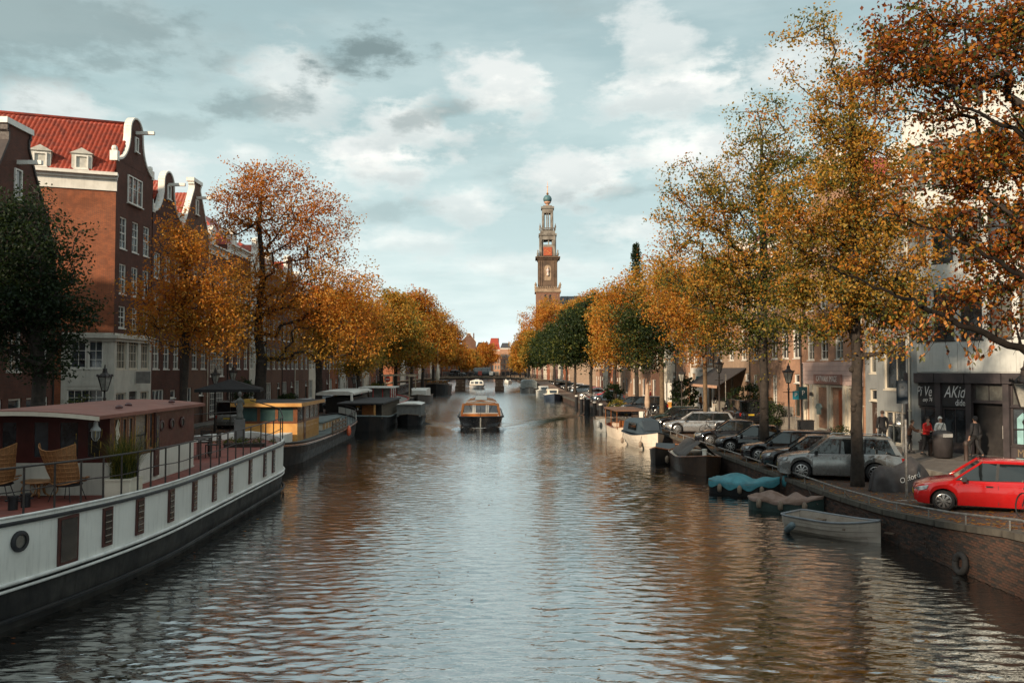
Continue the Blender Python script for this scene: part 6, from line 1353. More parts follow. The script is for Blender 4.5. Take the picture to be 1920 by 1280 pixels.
# ------------------------------------------------------------ vehicles (local +x is the front, z = 0 the road)
def paint(name, c, metal=.35, rough=.22):
    return M('paint_'+name, c, tuple(x*.85 for x in c), 1.5, rough, metal=metal, coat=.8, dirt=.06)
plate_y = M('yellow_plate', (.55, .38, .03), None, 3, .5); lampglass = M('headlight_glass', (.42, .44, .45), (.2, .21, .22), 9, .1, metal=.5, coat=1)
taillight = M('tail_light', (.30, .015, .01), None, 3, .2, coat=.6)
WHE = {}
def wheel_meshes(r, ns, kind):
    k_ = (r, ns, kind)
    if k_ in WHE: return WHE[k_]
    ty = MB(); ty.smooth = True; w_ = .11; pr = [(r*.66, -w_), (r*.9, -w_), (r, -w_*.7), (r, w_*.7), (r*.9, w_), (r*.66, w_)]; ty.lathe(pr, 26)
    ri = MB(); ri.lathe([(r*.70, -w_+.0), (r*.70, -w_+.03), (r*.62, -w_+.045), (r*.60, -w_+.10)], 26)
    rm = MB(); n = 26; rm.smooth = False
    ring = []
    for rr, zz in ((r*.71, -w_-.004), (r*.64, -w_-.012), (r*.62, -w_+.03)): ring.append([(rr*math.cos(2*math.pi*j/n), rr*math.sin(2*math.pi*j/n), zz) for j in range(n)])
    rm.loft(ring, cap=False)
    for i in range(ns):
        a = 2*math.pi*i/ns
        if kind == 'cover': rm.prism([(r*.1*math.cos(a-.5), r*.1*math.sin(a-.5), -w_-.012), (r*.62*math.cos(a-.22), r*.62*math.sin(a-.22), -w_-.004), (r*.62*math.cos(a+.2), r*.62*math.sin(a+.2), -w_-.004), (r*.1*math.cos(a+.5), r*.1*math.sin(a+.5), -w_-.012)], (0, 0, .02))
        else: rm.bar((r*.08*math.cos(a), r*.08*math.sin(a), -w_-.006), (r*.64*math.cos(a), r*.64*math.sin(a), -w_+.0), r*.12, .03, up=(0, 0, 1))
    rm.lathe([(r*.13, -w_-.02), (r*.15, -w_+.02)], 10)
    dk = MB(); dk.lathe([(r*.63, -w_+.035), (r*.63, -w_+.05)], 20)
    ty.cur = 0; dk_ = len(ty.v); ty.v += dk.v; ty.f += [tuple(i+dk_ for i in f) for f in dk.f]; ty.m += [0]*len(dk.f); ty.sm += [False]*len(dk.f)
    WHE[k_] = (ty.mesh('tyre', rubber), rm.mesh('rim', alloy)); return WHE[k_]
def car(label, loc, rz, pm, kind='hatch', L=4.1, W=1.74, Hc=1.48, wb=2.55, fo=.85, r=.31, spokes=5, rim='alloy', group=None, belt=None, seed=1, name='parked_car', cat='car', roofrails=False):
    t = T(name, label, cat, loc, rz, group); a = L/2; hw = W/2; xf = a-fo; xr = xf-wb; ra = r+.065
    van = kind == 'van'
    belt = belt or (Hc*.62 if not van else Hc*.56); hood = belt-.10 if not van else belt-.06
    nose = {'hatch': .62, 'wagon': .66, 'sedan': .62, 'van': .78}[kind]*Hc/1.48
    xc = a-fo-.28 if not van else a-.75            # windscreen base
    tail = {'hatch': belt, 'wagon': belt, 'sedan': belt-.03, 'van': belt}[kind]
    def top(x):
        return float(np.interp(x, [-a, -a+.1, -a+.6, xc-.2, xc, xc+(a-xc)*.55, a-.12, a], [tail-.14, tail-.03, tail+(.03 if kind != 'sedan' else .02), belt, belt-.01, hood-.02, nose+.06, nose-.06]))
    def hwf(x): q = abs(x)/a; return hw*(1-.20*max(0, (q-.72)/.28)**2.2-.015*(1-q))
    def zb(x):
        z = .20+.10*max(0, (abs(x)/a-.93)/.07)
        for xw in (xf, xr):
            if abs(x-xw) < ra: z = max(z, r+math.sqrt(ra*ra-(x-xw)**2))
        return z
    X = sorted(set([-a, -a+.03, -a+.1, -a+.3, xc, xc-.3, a-.3, a-.12, a-.04, a, 0, -.4, .4]+[xw+ra*math.sin(q) for xw in (xf, xr) for q in np.linspace(-math.pi/2, math.pi/2, 13)]+[xw+s_*(ra+.012) for xw in (xf, xr) for s_ in (-1, 1)]))
    rings = []
    for x in X:
        w_ = hwf(x); z0 = zb(x); z3 = top(x); e = 1-.06*max(0, (abs(x)/a-.97)/.03)
        zm = max(z0+.02, z0*.45+z3*.55); zm2 = max(z0+.04, z3-.13); flare = .022 if min(abs(x-xf), abs(x-xr)) < ra+.1 else 0
        half = [(w_*.955*e+flare, z0), (w_*e+flare, min(z0+.16, zm)), (w_*.997*e+flare*.8, zm), (w_*.968*e+flare*.3, zm2), (w_*.90*e, z3-.015), (w_*.74*e, z3+.02), (w_*.35, z3+.035), (0, z3+.04)]
        rings.append([(x, -y, z) for y, z in half]+[(x, y, z) for y, z in reversed(half[:-1])])
    mb = MB(); mb.smooth = True; mb.loft(rings); b_ = mb.build('body', pm, t)
    try: b_.data.set_sharp_from_angle(angle=R(38))
    except Exception: pass
    MB().box(-a+.25, -hw+.23, .17, a-.25, hw-.23, .62).build('underbody', rubber, t)
    # glasshouse
    zt = Hc-.035
    xr1 = xc-(.78 if not van else .62); xg, xr2 = {'hatch': (-a+.12, -a+.62), 'wagon': (-a+.12, -a+.52), 'sedan': (-a+.62, -a+1.45), 'van': (-a+.05, -a+.16)}[kind]
    wb_ = hw*.915; wt = hw*(.74 if not van else .86); bz = belt-.03
    def gring(x, z, w_): return [(x, -w_, z), (x, w_, z)]
    G8 = [(xg, -wb_*.93, bz), (xg, wb_*.93, bz), (xc, wb_*.95, bz), (xc, -wb_*.95, bz), (xr2, -wt*.96, zt), (xr2, wt*.96, zt), (xr1, wt, zt), (xr1, -wt, zt)]
    mid = (xg+xc)/2
    gm_ = MB(); gm_.add(G8, [(0, 1, 5, 4), (1, 2, 6, 5), (2, 3, 7, 6), (3, 0, 4, 7), (4, 5, 6, 7)]); gm_.build('windows', carglass, t)
    rf = MB(); rf.smooth = True; rr = []
    for x, dz, k_ in [(xr2-.10, -.05, .97), (xr2, .0, .99), (xr2*.6+xr1*.4, .035, 1.0), (xr2*.3+xr1*.7, .035, 1.0), (xr1-.05, .012, 1.0), (xr1+.06, -.04, .985)]:
        rr.append([(x, -wt*k_-.015, zt-.03+dz*.5), (x, -wt*.86, zt+.015+dz), (x, 0, zt+.035+dz), (x, wt*.86, zt+.015+dz), (x, wt*k_+.015, zt-.03+dz*.5), (x, 0, zt-.02+dz*.3)])
    rf.loft(rr); rf.build('roof', pm, t)
    for s_ in (-1, 1):
        pi_ = MB(); y1, y2 = s_*(wb_*.95+.004), s_*(wt+.004)
        pi_.bar((xc+.02, y1, bz), (xr1+.02, y2, zt), .06, .05)
        th = {'hatch': .30, 'wagon': .22, 'sedan': .28, 'van': .2}[kind]
        q0 = Vector((xg, s_*(wb_*.93+.006), bz)); q1 = Vector((xg+th, s_*(wb_*.935+.006), bz)); q3 = Vector((xr2-.02, s_*(wt*.96+.006), zt)); q2 = Vector((xr2+th*.5, s_*(wt*.96+.006), zt))
        pi_.prism([q0, q1, q2, q3], (0, -s_*.03, 0)); pi_.bar((xr1, y2, zt-.012), (xr2, s_*(wt*.96+.004), zt-.012), .04, .05); pi_.build('pillars', pm, t)
        bp = MB()
        for xb in ([xc-1.12] if kind != 'van' else [xc-.95, xc-2.3])+([xc-2.02] if kind in ('wagon', 'hatch', 'sedan') else []):
            tt_ = .5; yb_ = s_*(wb_*.945+.006); xb2 = xb-.06; bp.bar((xb, yb_, bz), (xb2, s_*(wt*.985+.006), zt-.02), .07, .012, up=(0, 1, 0)) if xb > xg+.45 else None
        if bp.v: bp.build('door_pillars', black, t)
        st = MB(); st.box(xg+.1, s_*(wb_*.95), bz-.0, xc-.05, s_*(wb_*.95)+s_*.02, bz+.035); st.build('waist_trim', black if not kind == 'sedan' else chrome, t)
        sm_ = MB(); yd = s_*(hw-.004)
        for xd in ([xc-.12, xc-1.15]+([xc-2.05] if kind != 'van' else [xc-2.3])):
            if xd > xr+ra*.6: sm_.prism([(xd, s_*(hwf(xd)*.998+.001), .26), (xd+.012, s_*(hwf(xd)*.998+.001), .26), (xd+.012, s_*(hwf(xd)*.975+.001), belt-.12), (xd, s_*(hwf(xd)*.975+.001), belt-.12)], (0, s_*.003, 0))
        sm_.build('door_seams', black, t)
        for xd in (xc-.92, xc-1.85):
            if xd > xr+.3 or kind != 'van': MB().box(xd-.09, s_*(hw*.972), belt-.17, xd+.09, s_*(hw*.972+.035), belt-.135).build('door_handle', pm if kind != 'hatch' else black, t)
        mi = MB(); mi.loft([[(xc-.22, s_*(hw-.02), bz+.0), (xc-.34, s_*(hw-.02), bz+.0), (xc-.34, s_*(hw-.02), bz+.12), (xc-.24, s_*(hw-.02), bz+.12)], [(xc-.18, s_*(hw+.17), bz+.01), (xc-.32, s_*(hw+.19), bz+.01), (xc-.32, s_*(hw+.19), bz+.15), (xc-.22, s_*(hw+.17), bz+.14)]]); mi.build('wing_mirror', black if kind == 'hatch' or seed % 2 else pm, t)
        y = s_
        hl = MB(); hl.smooth = True
        zn = nose; hl.loft([[(a-.035, s_*hwf(a)*.60, zn-.13), (a-.012, s_*hwf(a)*.60, zn-.05)], [(a-.03, s_*hwf(a-.04)*.80, zn-.12), (a-.02, s_*hwf(a-.04)*.80, zn-.02)], [(a-.14, s_*(hwf(a-.14)+.002)*.955, zn-.08), (a-.14, s_*(hwf(a-.14))*.95, zn+.045)], [(a-.34, s_*(hwf(a-.34)+.012), zn+.0), (a-.40, s_*(hwf(a-.34))*.955, zn+.11)]], close=False, cap=False)
        n0 = len(hl.v); hl.v += [(x+.012, yy+s_*.012, zz+.01) for x, yy, zz in hl.v[:n0]]; nf = list(hl.f); hl.f += [tuple(i+n0 for i in reversed(f)) for f in nf]; hl.m += [0]*len(nf); hl.sm += [True]*len(nf); hl.build('headlight', lampglass, t)
        MB().box(-a+.02, s_*hwf(-a+.1)*.72, belt-.34, -a+.16, s_*(hwf(-a+.12)*.975+.004), belt-.12).build('tail_light', taillight, t)
        for xw in (xf, xr):
            ty, rm = wheel_meshes(r, spokes, rim); wo = link('wheel', ty, t, (xw, s_*(hw-.095), r), (R(90) if s_ < 0 else R(-90), rnd.uniform(0, 6) if False else 0, 0)); link('rim', rm, wo)
            wo.rotation_euler = (R(-90), 0, 0) if s_ < 0 else (R(90), 0, 0)
    fr_ = MB(); zn = nose; fr_.box(a-.05, -hwf(a)*.55, zn-.18, a+.004, hwf(a)*.55, zn-.08); fr_.box(a-.06, -hwf(a)*.7, .26, a-.002, hwf(a)*.7, .40); fr_.build('grille', black, t)
    MB().box(a-.02, -.26, .42, a+.012, .26, .53).build('number_plate', plate_y, t); MB().box(-a-.012, -.26, .72, -a+.02, .26, .83).build('number_plate', plate_y, t)
    MB().box(-a-.004, -wb_*.7, belt*.42 if van else .25, -a+.03, wb_*.7, belt*.43+.02 if van else .36).build('rear_valance', black, t)
    if van: MB().box(-a-.01, -wt*.85, bz+.12, -a+.2, wt*.85, zt-.15).build('rear_window', carglass, t)
    if roofrails:
        for s_ in (-1, 1): MB().tube([(xr1-.1, s_*wt*.93, zt+.04), (xr1-.2, s_*wt*.93, zt+.09), (xr2+.1, s_*wt*.93, zt+.08), (xr2, s_*wt*.93, zt+.03)], .016, 5).build('roof_rail', chrome, t)
    return t
def pcar(label, px, py, pm, rz=180, z=None, **k_):
    rz = rz-math.degrees(math.atan((px-913)/FPX))*.92
    """a parked car with its nose to the canal: px, py is where the near front tyre meets the ground"""
    zz = z if z is not None else .81; g = G(px, py, zz); L = k_.get('L', 4.1); W = k_.get('W', 1.74); fo = k_.get('fo', .85)
    d = Vector((-math.cos(R(rz)), -math.sin(R(rz)))); s_ = Vector((-math.sin(R(rz)), math.cos(R(rz)))); s_ = s_ if s_.y > 0 else -s_
    c = Vector((g.x, g.y))+d*(L/2-fo)+s_*(W/2-.1)
    return car(label, (c.x, c.y, zz), R(rz), pm, group='cars parked nose on to the right quay', **k_)
silver = paint('silver', (.42, .43, .44), .7, .25); gunm = paint('gunmetal', (.25, .255, .25), .55, .25); blk = paint('black', (.010, .011, .014), .1, .12); dgrey = paint('dark_grey', (.035, .038, .042), .5, .2); redc = paint('red', (.42, .009, .010), .0, .14); bluec = paint('steel_blue', (.09, .13, .17), .5, .25); whitec = paint('white', (.6, .6, .6), 0, .3)
pcar('bright red hatchback at the right edge of the picture', 1769, 957, redc, z=.915, L=3.9, W=1.7, Hc=1.52, wb=2.51, fo=.78, r=.305, spokes=8, rim='cover', kind='hatch', rz=181)
pcar('grey estate car with roof rails behind the thick tree trunk', 1503, 898, gunm, L=4.66, W=1.8, Hc=1.68, wb=2.67, fo=.9, r=.35, spokes=9, kind='wagon', roofrails=True, rz=180)
pcar('dark grey hatchback partly hidden behind the grey estate car', 1467, 881, dgrey, L=4.2, Hc=1.47, wb=2.6, kind='hatch', spokes=10, rz=182)
pcar('black estate car with five spoke wheels, right of the second tree trunk', 1423, 866, blk, L=4.5, W=1.8, Hc=1.44, wb=2.76, fo=.8, r=.32, kind='wagon', rim='cover', spokes=7, rz=180)
pcar('old black saloon with silver spoked wheels behind the second tree trunk', 1370, 848, blk, L=4.4, W=1.72, Hc=1.41, wb=2.7, fo=.78, kind='sedan', spokes=8, rz=178)
pcar('black saloon with chrome window line beside the leaning bicycle', 1331, 835, blk, L=4.6, W=1.8, Hc=1.42, wb=2.8, fo=.85, kind='sedan', spokes=10, rz=180)
pcar('bright silver estate car behind the pale tree trunk', 1270, 813, silver, L=4.7, W=1.81, Hc=1.45, wb=2.84, fo=.8, r=.33, kind='wagon', spokes=10, rz=180)
pcar('black hatchback just beyond the silver estate', 1250, 805, blk, L=4.2, Hc=1.46, kind='hatch', spokes=10, rz=180)
pcar('farthest of the three cars behind the silver estate, dark green', 1238, 798, paint('dark_green', (.02, .035, .03)), L=4.3, Hc=1.46, kind='hatch', spokes=9, rz=180)
pcar('tall black people carrier behind the folded beige parasol', 1180, 777, blk, L=4.5, Hc=1.72, W=1.8, kind='wagon', rz=178); pcar('black hatchback with its nose over the quay, beyond the brown launch', 1160, 771, blk, L=4.1, Hc=1.5, kind='hatch', rz=176)
pcar('steel blue car half hidden by low shrubs on the quay', 1123, 753, bluec, L=4.2, Hc=1.46, kind='hatch', rz=180); pcar('red car beyond the steel blue one, under the trees', 1126, 749, redc, L=4.1, Hc=1.5, kind='hatch', rz=180); pcar('pale grey car beside the parked bicycles on the quay', 1097, 747, silver, L=4.1, Hc=1.46, kind='hatch', rz=180)
fc = [(1078, 737, bluec, 'blue car in the far row beyond the bicycles'), (1068, 733, whitec, 'white car in the far row beyond the bicycles'), (1058, 730, blk, 'black car in the far row, left of the white one'), (1048, 726, dgrey, 'dark grey car in the far row near the wing wall'), (1041, 723, silver, 'silver car in the far row near the wing wall'), (1034, 720, blk, 'farthest black car of the row by the bridge')]
for px, py, pm, lab in fc: pcar(lab, px, py, pm, L=4.1, Hc=1.48, kind='hatch', rz=180)
car('dark red car driving on the street beyond the steel blue car', (17.2, 128, .81), R(-90), redc, kind='hatch'); car('black van parked at the houses with its rear to us, by the hedge', (19.3, 62, 1.0), R(90), blk, 'van', L=4.6, W=1.85, Hc=1.85, wb=2.9, r=.32, name='parked_van', cat='van')
car('silver grey van seen from behind on the left quay, right of the shrubs', (-18.6, 62.0, .81), R(90), paint('warm_grey', (.20, .19, .175)), 'van', L=4.9, W=1.95, Hc=2.0, wb=3.0, r=.33, name='parked_van', cat='van')
car('white car on the left quay, left of the tree by the corrugated screen', (-17.4, 80, .81), R(90), whitec, 'hatch'); car('silver car on the left quay behind the corrugated screen', (-17.4, 92, .81), R(90), silver, 'wagon', L=4.5); car('pale blue car on the left quay above the white awning', (-18.4, 106, .81), R(90), paint('pale_blue', (.3, .36, .38)), 'hatch')
bz_ = dzB(AY(908, 691, YB).x)+.02
car('dark green van crossing the far bridge', (AY(908, 691, YB).x, YB+3.5, bz_), 0, paint('bottle_green', (.02, .045, .05)), 'van', L=5.0, W=1.9, Hc=1.98, wb=3.1, r=.34, name='delivery_van', cat='van'); car('dark car crossing the far bridge behind the van', (AY(857, 691, YB).x, YB+3.5, dzB(AY(857, 691, YB).x)+.0), 0, blk, 'hatch', L=4.2)

# covered motorcycle
t = T('covered_motorcycle', 'motorcycle under a dark grey lettered cover, between thick trunk and bare pole', 'motorcycle', (14.75, 29.0, .80), R(4))
mc = M('motorcycle_cover', (.055, .048, .048), (.035, .031, .032), 3, .55, bump=.25, bsc=6); V = []; nx, ny = 40, 18
for i in range(nx+1):
    x = -1.15+2.3*i/nx; prof = float(np.interp(x, [-1.15, -1.05, -.75, -.3, .05, .35, .62, .85, 1.08, 1.15], [.05, .72, .92, .86, 1.0, 1.22, 1.10, .80, .45, .05])); wd = float(np.interp(x, [-1.15, -.8, -.2, .5, .7, 1.0, 1.15], [.12, .30, .33, .44, .42, .24, .1]))
    for j in range(ny+1):
        q = -1+2*j/ny; ang = q*math.pi/2; y = wd*math.sin(ang)**1 * (1.0+.16*abs(q)); zz = prof*math.cos(ang)**.75 if abs(q) < 1 else 0
        f_ = .035*math.sin(x*11+q*5)*abs(q)+.03*math.sin(x*5-q*9)*(1-abs(q)); V.append((x+.02*math.sin(q*12), y+f_*(1 if q > 0 else -1), max(.0, zz+f_*.5)))
F = [(i*(ny+1)+j, (i+1)*(ny+1)+j, (i+1)*(ny+1)+j+1, i*(ny+1)+j+1) for i in range(nx) for j in range(ny)]
link('cover', npmesh('cover', V, F, mc, smooth=True), t)
for x in (-.72, .72): ty, rm = wheel_meshes(.3, 6, 'alloy'); wo = link('wheel', ty, t, (x, 0, .3), (R(90), 0, 0), .9); link('rim', rm, wo)
text('Oxford', 'cover_lettering', M('cover_print', (.60, .60, .58), None, 3, .6), t, (.05, -.475, .52), (R(72), R(-18), 0), .26, .004, shear=.2)

# bicycles
def bike_mesh(far=False):
    fr_ = MB(); r = .34; n = 5 if not far else 3; bb_ = (.0, 0, .28); seat = (-.18, 0, .82); hd = (.42, 0, .85); fh_ = (.38, 0, .92); rw = (-.5, 0, r); fw_ = (.56, 0, r)
    for a, b in ((bb_, seat), (bb_, (.44, 0, .74)), (seat, (.42, 0, .86)), (rw, bb_), (rw, (-.16, 0, .76)), ((.41, 0, .95), fw_)): fr_.tube([a, b], .017, n)
    fr_.tube([(-.72, 0, .60), (-.50, 0, .73), (-.26, 0, .70)], .03, n)
    wh = MB(); wh.smooth = True; m_ = 20 if not far else 10; wh.tube([(r*math.cos(2*math.pi*i/m_), 0, r*math.sin(2*math.pi*i/m_)) for i in range(m_+1)], .02, 4, caps=False); wh.smooth = False
    for i in range(0 if far else 8): a = math.pi*i/8; wh.bar((r*math.cos(a), 0, r*math.sin(a)), (-r*math.cos(a), 0, -r*math.sin(a)), .004, .004)
    sd = MB().loft([[(-.33, -.09, .86), (-.33, .09, .86), (-.33, .07, .90), (-.33, -.07, .90)], [(-.02, -.02, .87), (-.02, .02, .87), (-.02, .015, .9), (-.02, -.015, .9)]]); sd.tube([(-.18, 0, .8), (-.18, 0, .88)], .013, n)
    hb = MB(); hb.tube([(.22, -.28, .99), (.38, -.18, 1.02), (.41, 0, .98), (.38, .18, 1.02), (.22, .28, .99)], .014, n)
    return fr_, wh, sd, hb
bm1 = bike_mesh(); BIKES = {}
def bicycle(label, loc, rz, c='black', lean=8, group=None, bars=None):
    mm = {'black': black, 'grey': steel, 'red': redp, 'white': white, 'blue': M('bike_blue', (.05, .14, .22), None, 3, .4)}[c]
    if c not in BIKES: BIKES[c] = (bm1[0].mesh('frame', mm), bm1[1].mesh('wheel', rubber if c != 'grey' else alloy), bm1[2].mesh('saddle', black), bm1[3].mesh('handlebar', steel))
    f, wh, sd, hb = BIKES[c]; t = T('bicycle', label, 'bicycle', loc, 0, group, rot=(R(lean), 0, rz)); link('frame', f, t); link('saddle', sd, t); link('handlebar', hb, t); link('wheel', wh, t, (-.5, 0, .34)); link('wheel', wh, t, (.56, 0, .34)); return t
g = G(1340, 815, .81); bicycle('black bicycle leaning against the pale tree trunk in front of the silver car', (g.x-.1, g.y, .81), R(182), 'black', 6)
cols_ = ['black', 'grey', 'red', 'white', 'blue', 'black', 'grey']; rb = random.Random(11)
for i in range(16):
    px = 1205+i*2.6; py = 783-i*.9; g = G(px, py+rb.uniform(-4, 8), .81); bicycle(cols_[i % 7]+' bicycle in the tangle between the folded parasol and the pale trunk', (g.x, g.y, .81), R(rb.uniform(60, 120)), cols_[i % 7], rb.uniform(-14, 14), 'bicycles parked in a tangle on the right quay')
for i in range(14):
    g = G(1082+i*1.9, 754+rb.uniform(-4, 3), .81); bicycle(cols_[(i*3) % 7]+' bicycle in the row above the black mooring piles', (max(13, g.x), g.y, .81), R(rb.uniform(60, 120)), cols_[(i*3) % 7], rb.uniform(-14, 14), 'bicycles parked above the mooring piles')
bz2 = []
for i in range(46):
    x = XL+1.5+i*.585+rb.uniform(-.15, .15); bicycle('bicycle locked to the railing of the far bridge', (x, YB+.55+rb.uniform(0, .2), dzB(x)+.02), R(rb.choice([0, 180])+rb.uniform(-25, 25)), cols_[rb.randrange(7)] if rb.random() < .4 else 'black', rb.uniform(-10, 10), 'bicycles locked along the far bridge')
for i in range(26):
    y = 84+i*3.6+rb.uniform(-.8, .8); bicycle('bicycle parked along the left quay under the trees', (XL-1.0-rb.uniform(0, .5), y, .81), R(rb.uniform(-30, 30)), cols_[rb.randrange(7)] if rb.random() < .4 else 'black', rb.uniform(-12, 12), 'bicycles along the left quay')
g = G(1905, 972, .95); bicycle('black bicycle cut by the right edge below the red car', (14.55, 21.6, 1.08), R(85), 'black', 8)

# ------------------------------------------------------------ people
def skinned(name, parent, verts, edges, radii, mat, lvl=2, root=0):
    me = bpy.data.meshes.new(name); me.from_pydata(verts, edges, []); me.materials.append(mat); o = link(name, me, parent)
    sk = o.modifiers.new('skin', 'SKIN'); sk.use_smooth_shade = True; sk.branch_smoothing = .6
    for i, r_ in enumerate(radii): v = me.skin_vertices[0].data[i]; v.radius = r_ if isinstance(r_, tuple) else (r_, r_); v.use_root = (i == root)
    ss = o.modifiers.new('subdivision', 'SUBSURF'); ss.levels = lvl; ss.render_levels = lvl; return o
def person(label, loc, rz, top, legs, hair=(.03, .02, .015), h=1.75, stride=.15, arms='down', hood=False, bag=None, sit=False, long=.0, bend=0, skincol=None, group=None, hairlong=False):
    """faces local -y; one continuous body, clothes and hair as its parts"""
    t = T('person', label, 'person', loc, rz, group); k_ = h/1.75; s = lambda *p: tuple(q*k_ for q in p)
    hipz = .92 if not sit else .5; fw_ = -bend
    if sit: legL = [(.10, 0, .5), (.12, -.40, .5), (.12, -.42, .07), (.12, -.55, .03)]; legR = [(-.10, 0, .5), (-.13, -.38, .52), (-.12, -.36, .07), (-.12, -.49, .03)]
    else: legL = [(.09, 0, .88), (.10, -stride*.7-.02, .48), (.10, -stride*.5, .08), (.11, -stride*.5-.13, .03)]; legR = [(-.09, 0, .88), (-.10, stride*.1, .48), (-.10, stride, .10), (-.11, stride-.12, .03)]
    dz = hipz-.92; ty = fw_*.35; hy = fw_*.6
    if arms == 'down': aL = [(.19, ty, 1.42), (.25, ty+.03, 1.14), (.25, ty-.06, .90), (.245, ty-.09, .82)]; aR = [(-.19, ty, 1.42), (-.25, ty+.04, 1.14), (-.24, ty-.03, .90), (-.235, ty-.06, .82)]
    elif arms == 'front': aL = [(.19, ty, 1.42), (.25, ty-.02, 1.15), (.09, ty-.26, 1.12), (.02, ty-.31, 1.13)]; aR = [(-.19, ty, 1.42), (-.25, ty-.02, 1.15), (-.10, ty-.25, 1.10), (-.04, ty-.31, 1.12)]
    elif arms == 'reach': aL = [(.19, ty, 1.42), (.23, ty-.2, 1.20), (.16, ty-.42, 1.22), (.14, ty-.50, 1.23)]; aR = [(-.19, ty, 1.42), (-.22, ty-.2, 1.2), (-.16, ty-.4, 1.15), (-.14, ty-.48, 1.14)]
    elif arms == 'out': aL = [(.19, ty, 1.42), (.42, ty-.06, 1.27), (.60, ty-.1, 1.22), (.67, ty-.12, 1.22)]; aR = [(-.19, ty, 1.42), (-.27, ty, 1.14), (-.16, ty-.18, 1.0), (-.12, ty-.24, 1.0)]
    spine = [(0, 0, .95), (0, ty*.4, 1.12), (0, ty*.9, 1.34), (0, ty+.0, 1.46), (0, hy, 1.53), (0, hy-.01, 1.62), (0, hy-.005, 1.70)]
    A = lambda P: [(x, y, z+dz) for x, y, z in P]; spine, aL, aR = A(spine), A(aL), A(aR)
    V = spine+legL+legR+aL+aR; E = [(i, i+1) for i in range(6)]+[(0, 7), (7, 8), (8, 9), (9, 10), (0, 11), (11, 12), (12, 13), (13, 14), (3, 15), (15, 16), (16, 17), (17, 18), (3, 19), (19, 20), (20, 21), (21, 22)]
    Rr = [(.15, .11), (.125, .095), (.15, .10), (.10, .08), .052, (.078, .092), (.065, .075), .085, .058, .04, .035, .085, .058, .04, .035, .055, .042, .034, .032, .055, .042, .034, .032]
    sc_ = lambda P: [tuple(q*k_ for q in p) for p in P]; skinned('body', t, sc_(V), E, [tuple(q*k_ for q in r_) if isinstance(r_, tuple) else r_*k_ for r_ in Rr], skin if not skincol else skincol)
    tm = M('cloth_%s' % '_'.join(str(int(c*100)) for c in top), top, tuple(c*.6 for c in top), 7, .85, bump=.2); lm_ = M('cloth_%s' % '_'.join(str(int(c*100)) for c in legs), legs, tuple(c*.6 for c in legs), 7, .85, bump=.2)
    b0 = .90+dz-long
    TV = [(0, 0, b0), (0, 0, .98+dz), (0, ty*.4, 1.14+dz), (0, ty*.9, 1.34+dz), (0, ty, 1.45+dz), (0, hy*.9, 1.50+dz)]+aL[:3]+aR[:3]
    for P in (aL, aR): pass
    TE = [(0, 1), (1, 2), (2, 3), (3, 4), (4, 5), (4, 6), (6, 7), (7, 8), (4, 9), (9, 10), (10, 11)]; wd = 1.22
    TR = [(.19, .15), (.18, .14), (.165, .13), (.185, .135), (.12, .10), (.07, .07), .082, .064, .05, .082, .064, .05]
    skinned('jacket', t, sc_(TV), TE, [tuple(q*k_ for q in r_) if isinstance(r_, tuple) else r_*k_ for r_ in TR], tm)
    LV = [(0, 0, .96+dz)]+legL[:3]+legR[:3]; skinned('trousers', t, sc_(LV), [(0, 1), (1, 2), (2, 3), (0, 4), (4, 5), (5, 6)], [tuple(q*k_ for q in (.165, .13)), .10*k_, .075*k_, .058*k_, .10*k_, .075*k_, .058*k_], lm_)
    for P in (legL, legR): sh = MB(); sh.smooth = True; x, y, z = [q*k_ for q in P[3]]; sh.loft([[(x-.04, y+.17, .0), (x+.04, y+.17, 0), (x+.04, y+.17, .09), (x-.04, y+.17, .09)], [(x-.05, y+.03, 0), (x+.05, y+.03, 0), (x+.045, y+.03, .10), (x-.045, y+.03, .10)], [(x-.045, y-.08, 0), (x+.045, y-.08, 0), (x+.04, y-.08, .05), (x-.04, y-.08, .05)]]); sh.build('shoe', black, t)
    hz = (1.655+dz)*k_; hyk = hy*k_
    hm = tm if hood else M('hair_%d' % int(hair[0]*1000), hair, tuple(c*.6 for c in hair), 20, .7)
    hb = MB(); hb.smooth = True; nn, mm_ = 14, 9; vs = []
    for i in range(mm_+1):
        th = math.pi*.62*i/mm_ if not (hood or hairlong) else math.pi*.80*i/mm_
        for j in range(nn): ph_ = 2*math.pi*j/nn; r_ = .108*k_*(1.08 if hood else 1); x, y, z = r_*math.sin(th)*math.cos(ph_)*.88, r_*math.sin(th)*math.sin(ph_)*1.02, r_*math.cos(th)*1.12; front = math.sin(ph_) < -.35; z = max(z, .035*k_) if front else z; vs.append((x, hyk+y+.012, hz+z+.012))
    hb.add(vs, [(i*nn+j, i*nn+(j+1) % nn, (i+1)*nn+(j+1) % nn, (i+1)*nn+j) for i in range(mm_) for j in range(nn)]); hb.build('hood' if hood else 'hair', hm, t)
    fc = MB(); fc.smooth = True; fy = hyk-.092*k_; fc.loft([[(-.012, fy+.004, hz+.0), (.012, fy+.004, hz+.0)], [(-.016, fy-.02, hz-.035), (.016, fy-.02, hz-.035)], [(-.012, fy+.006, hz-.045), (.012, fy+.006, hz-.045)]], close=False, cap=False); fc.build('nose', skin, t)
    for sx_ in (-1, 1): MB().lathe([(.002, 0), (.010, .004), (.002, .012)], 6, (sx_*.03*k_, fy+.006, hz+.002)).build('eye', black, t)
    MB().box(-.022, fy+.003, hz-.068, .022, fy+.01, hz-.060).build('mouth', M('lips', (.25, .07, .05)), t)
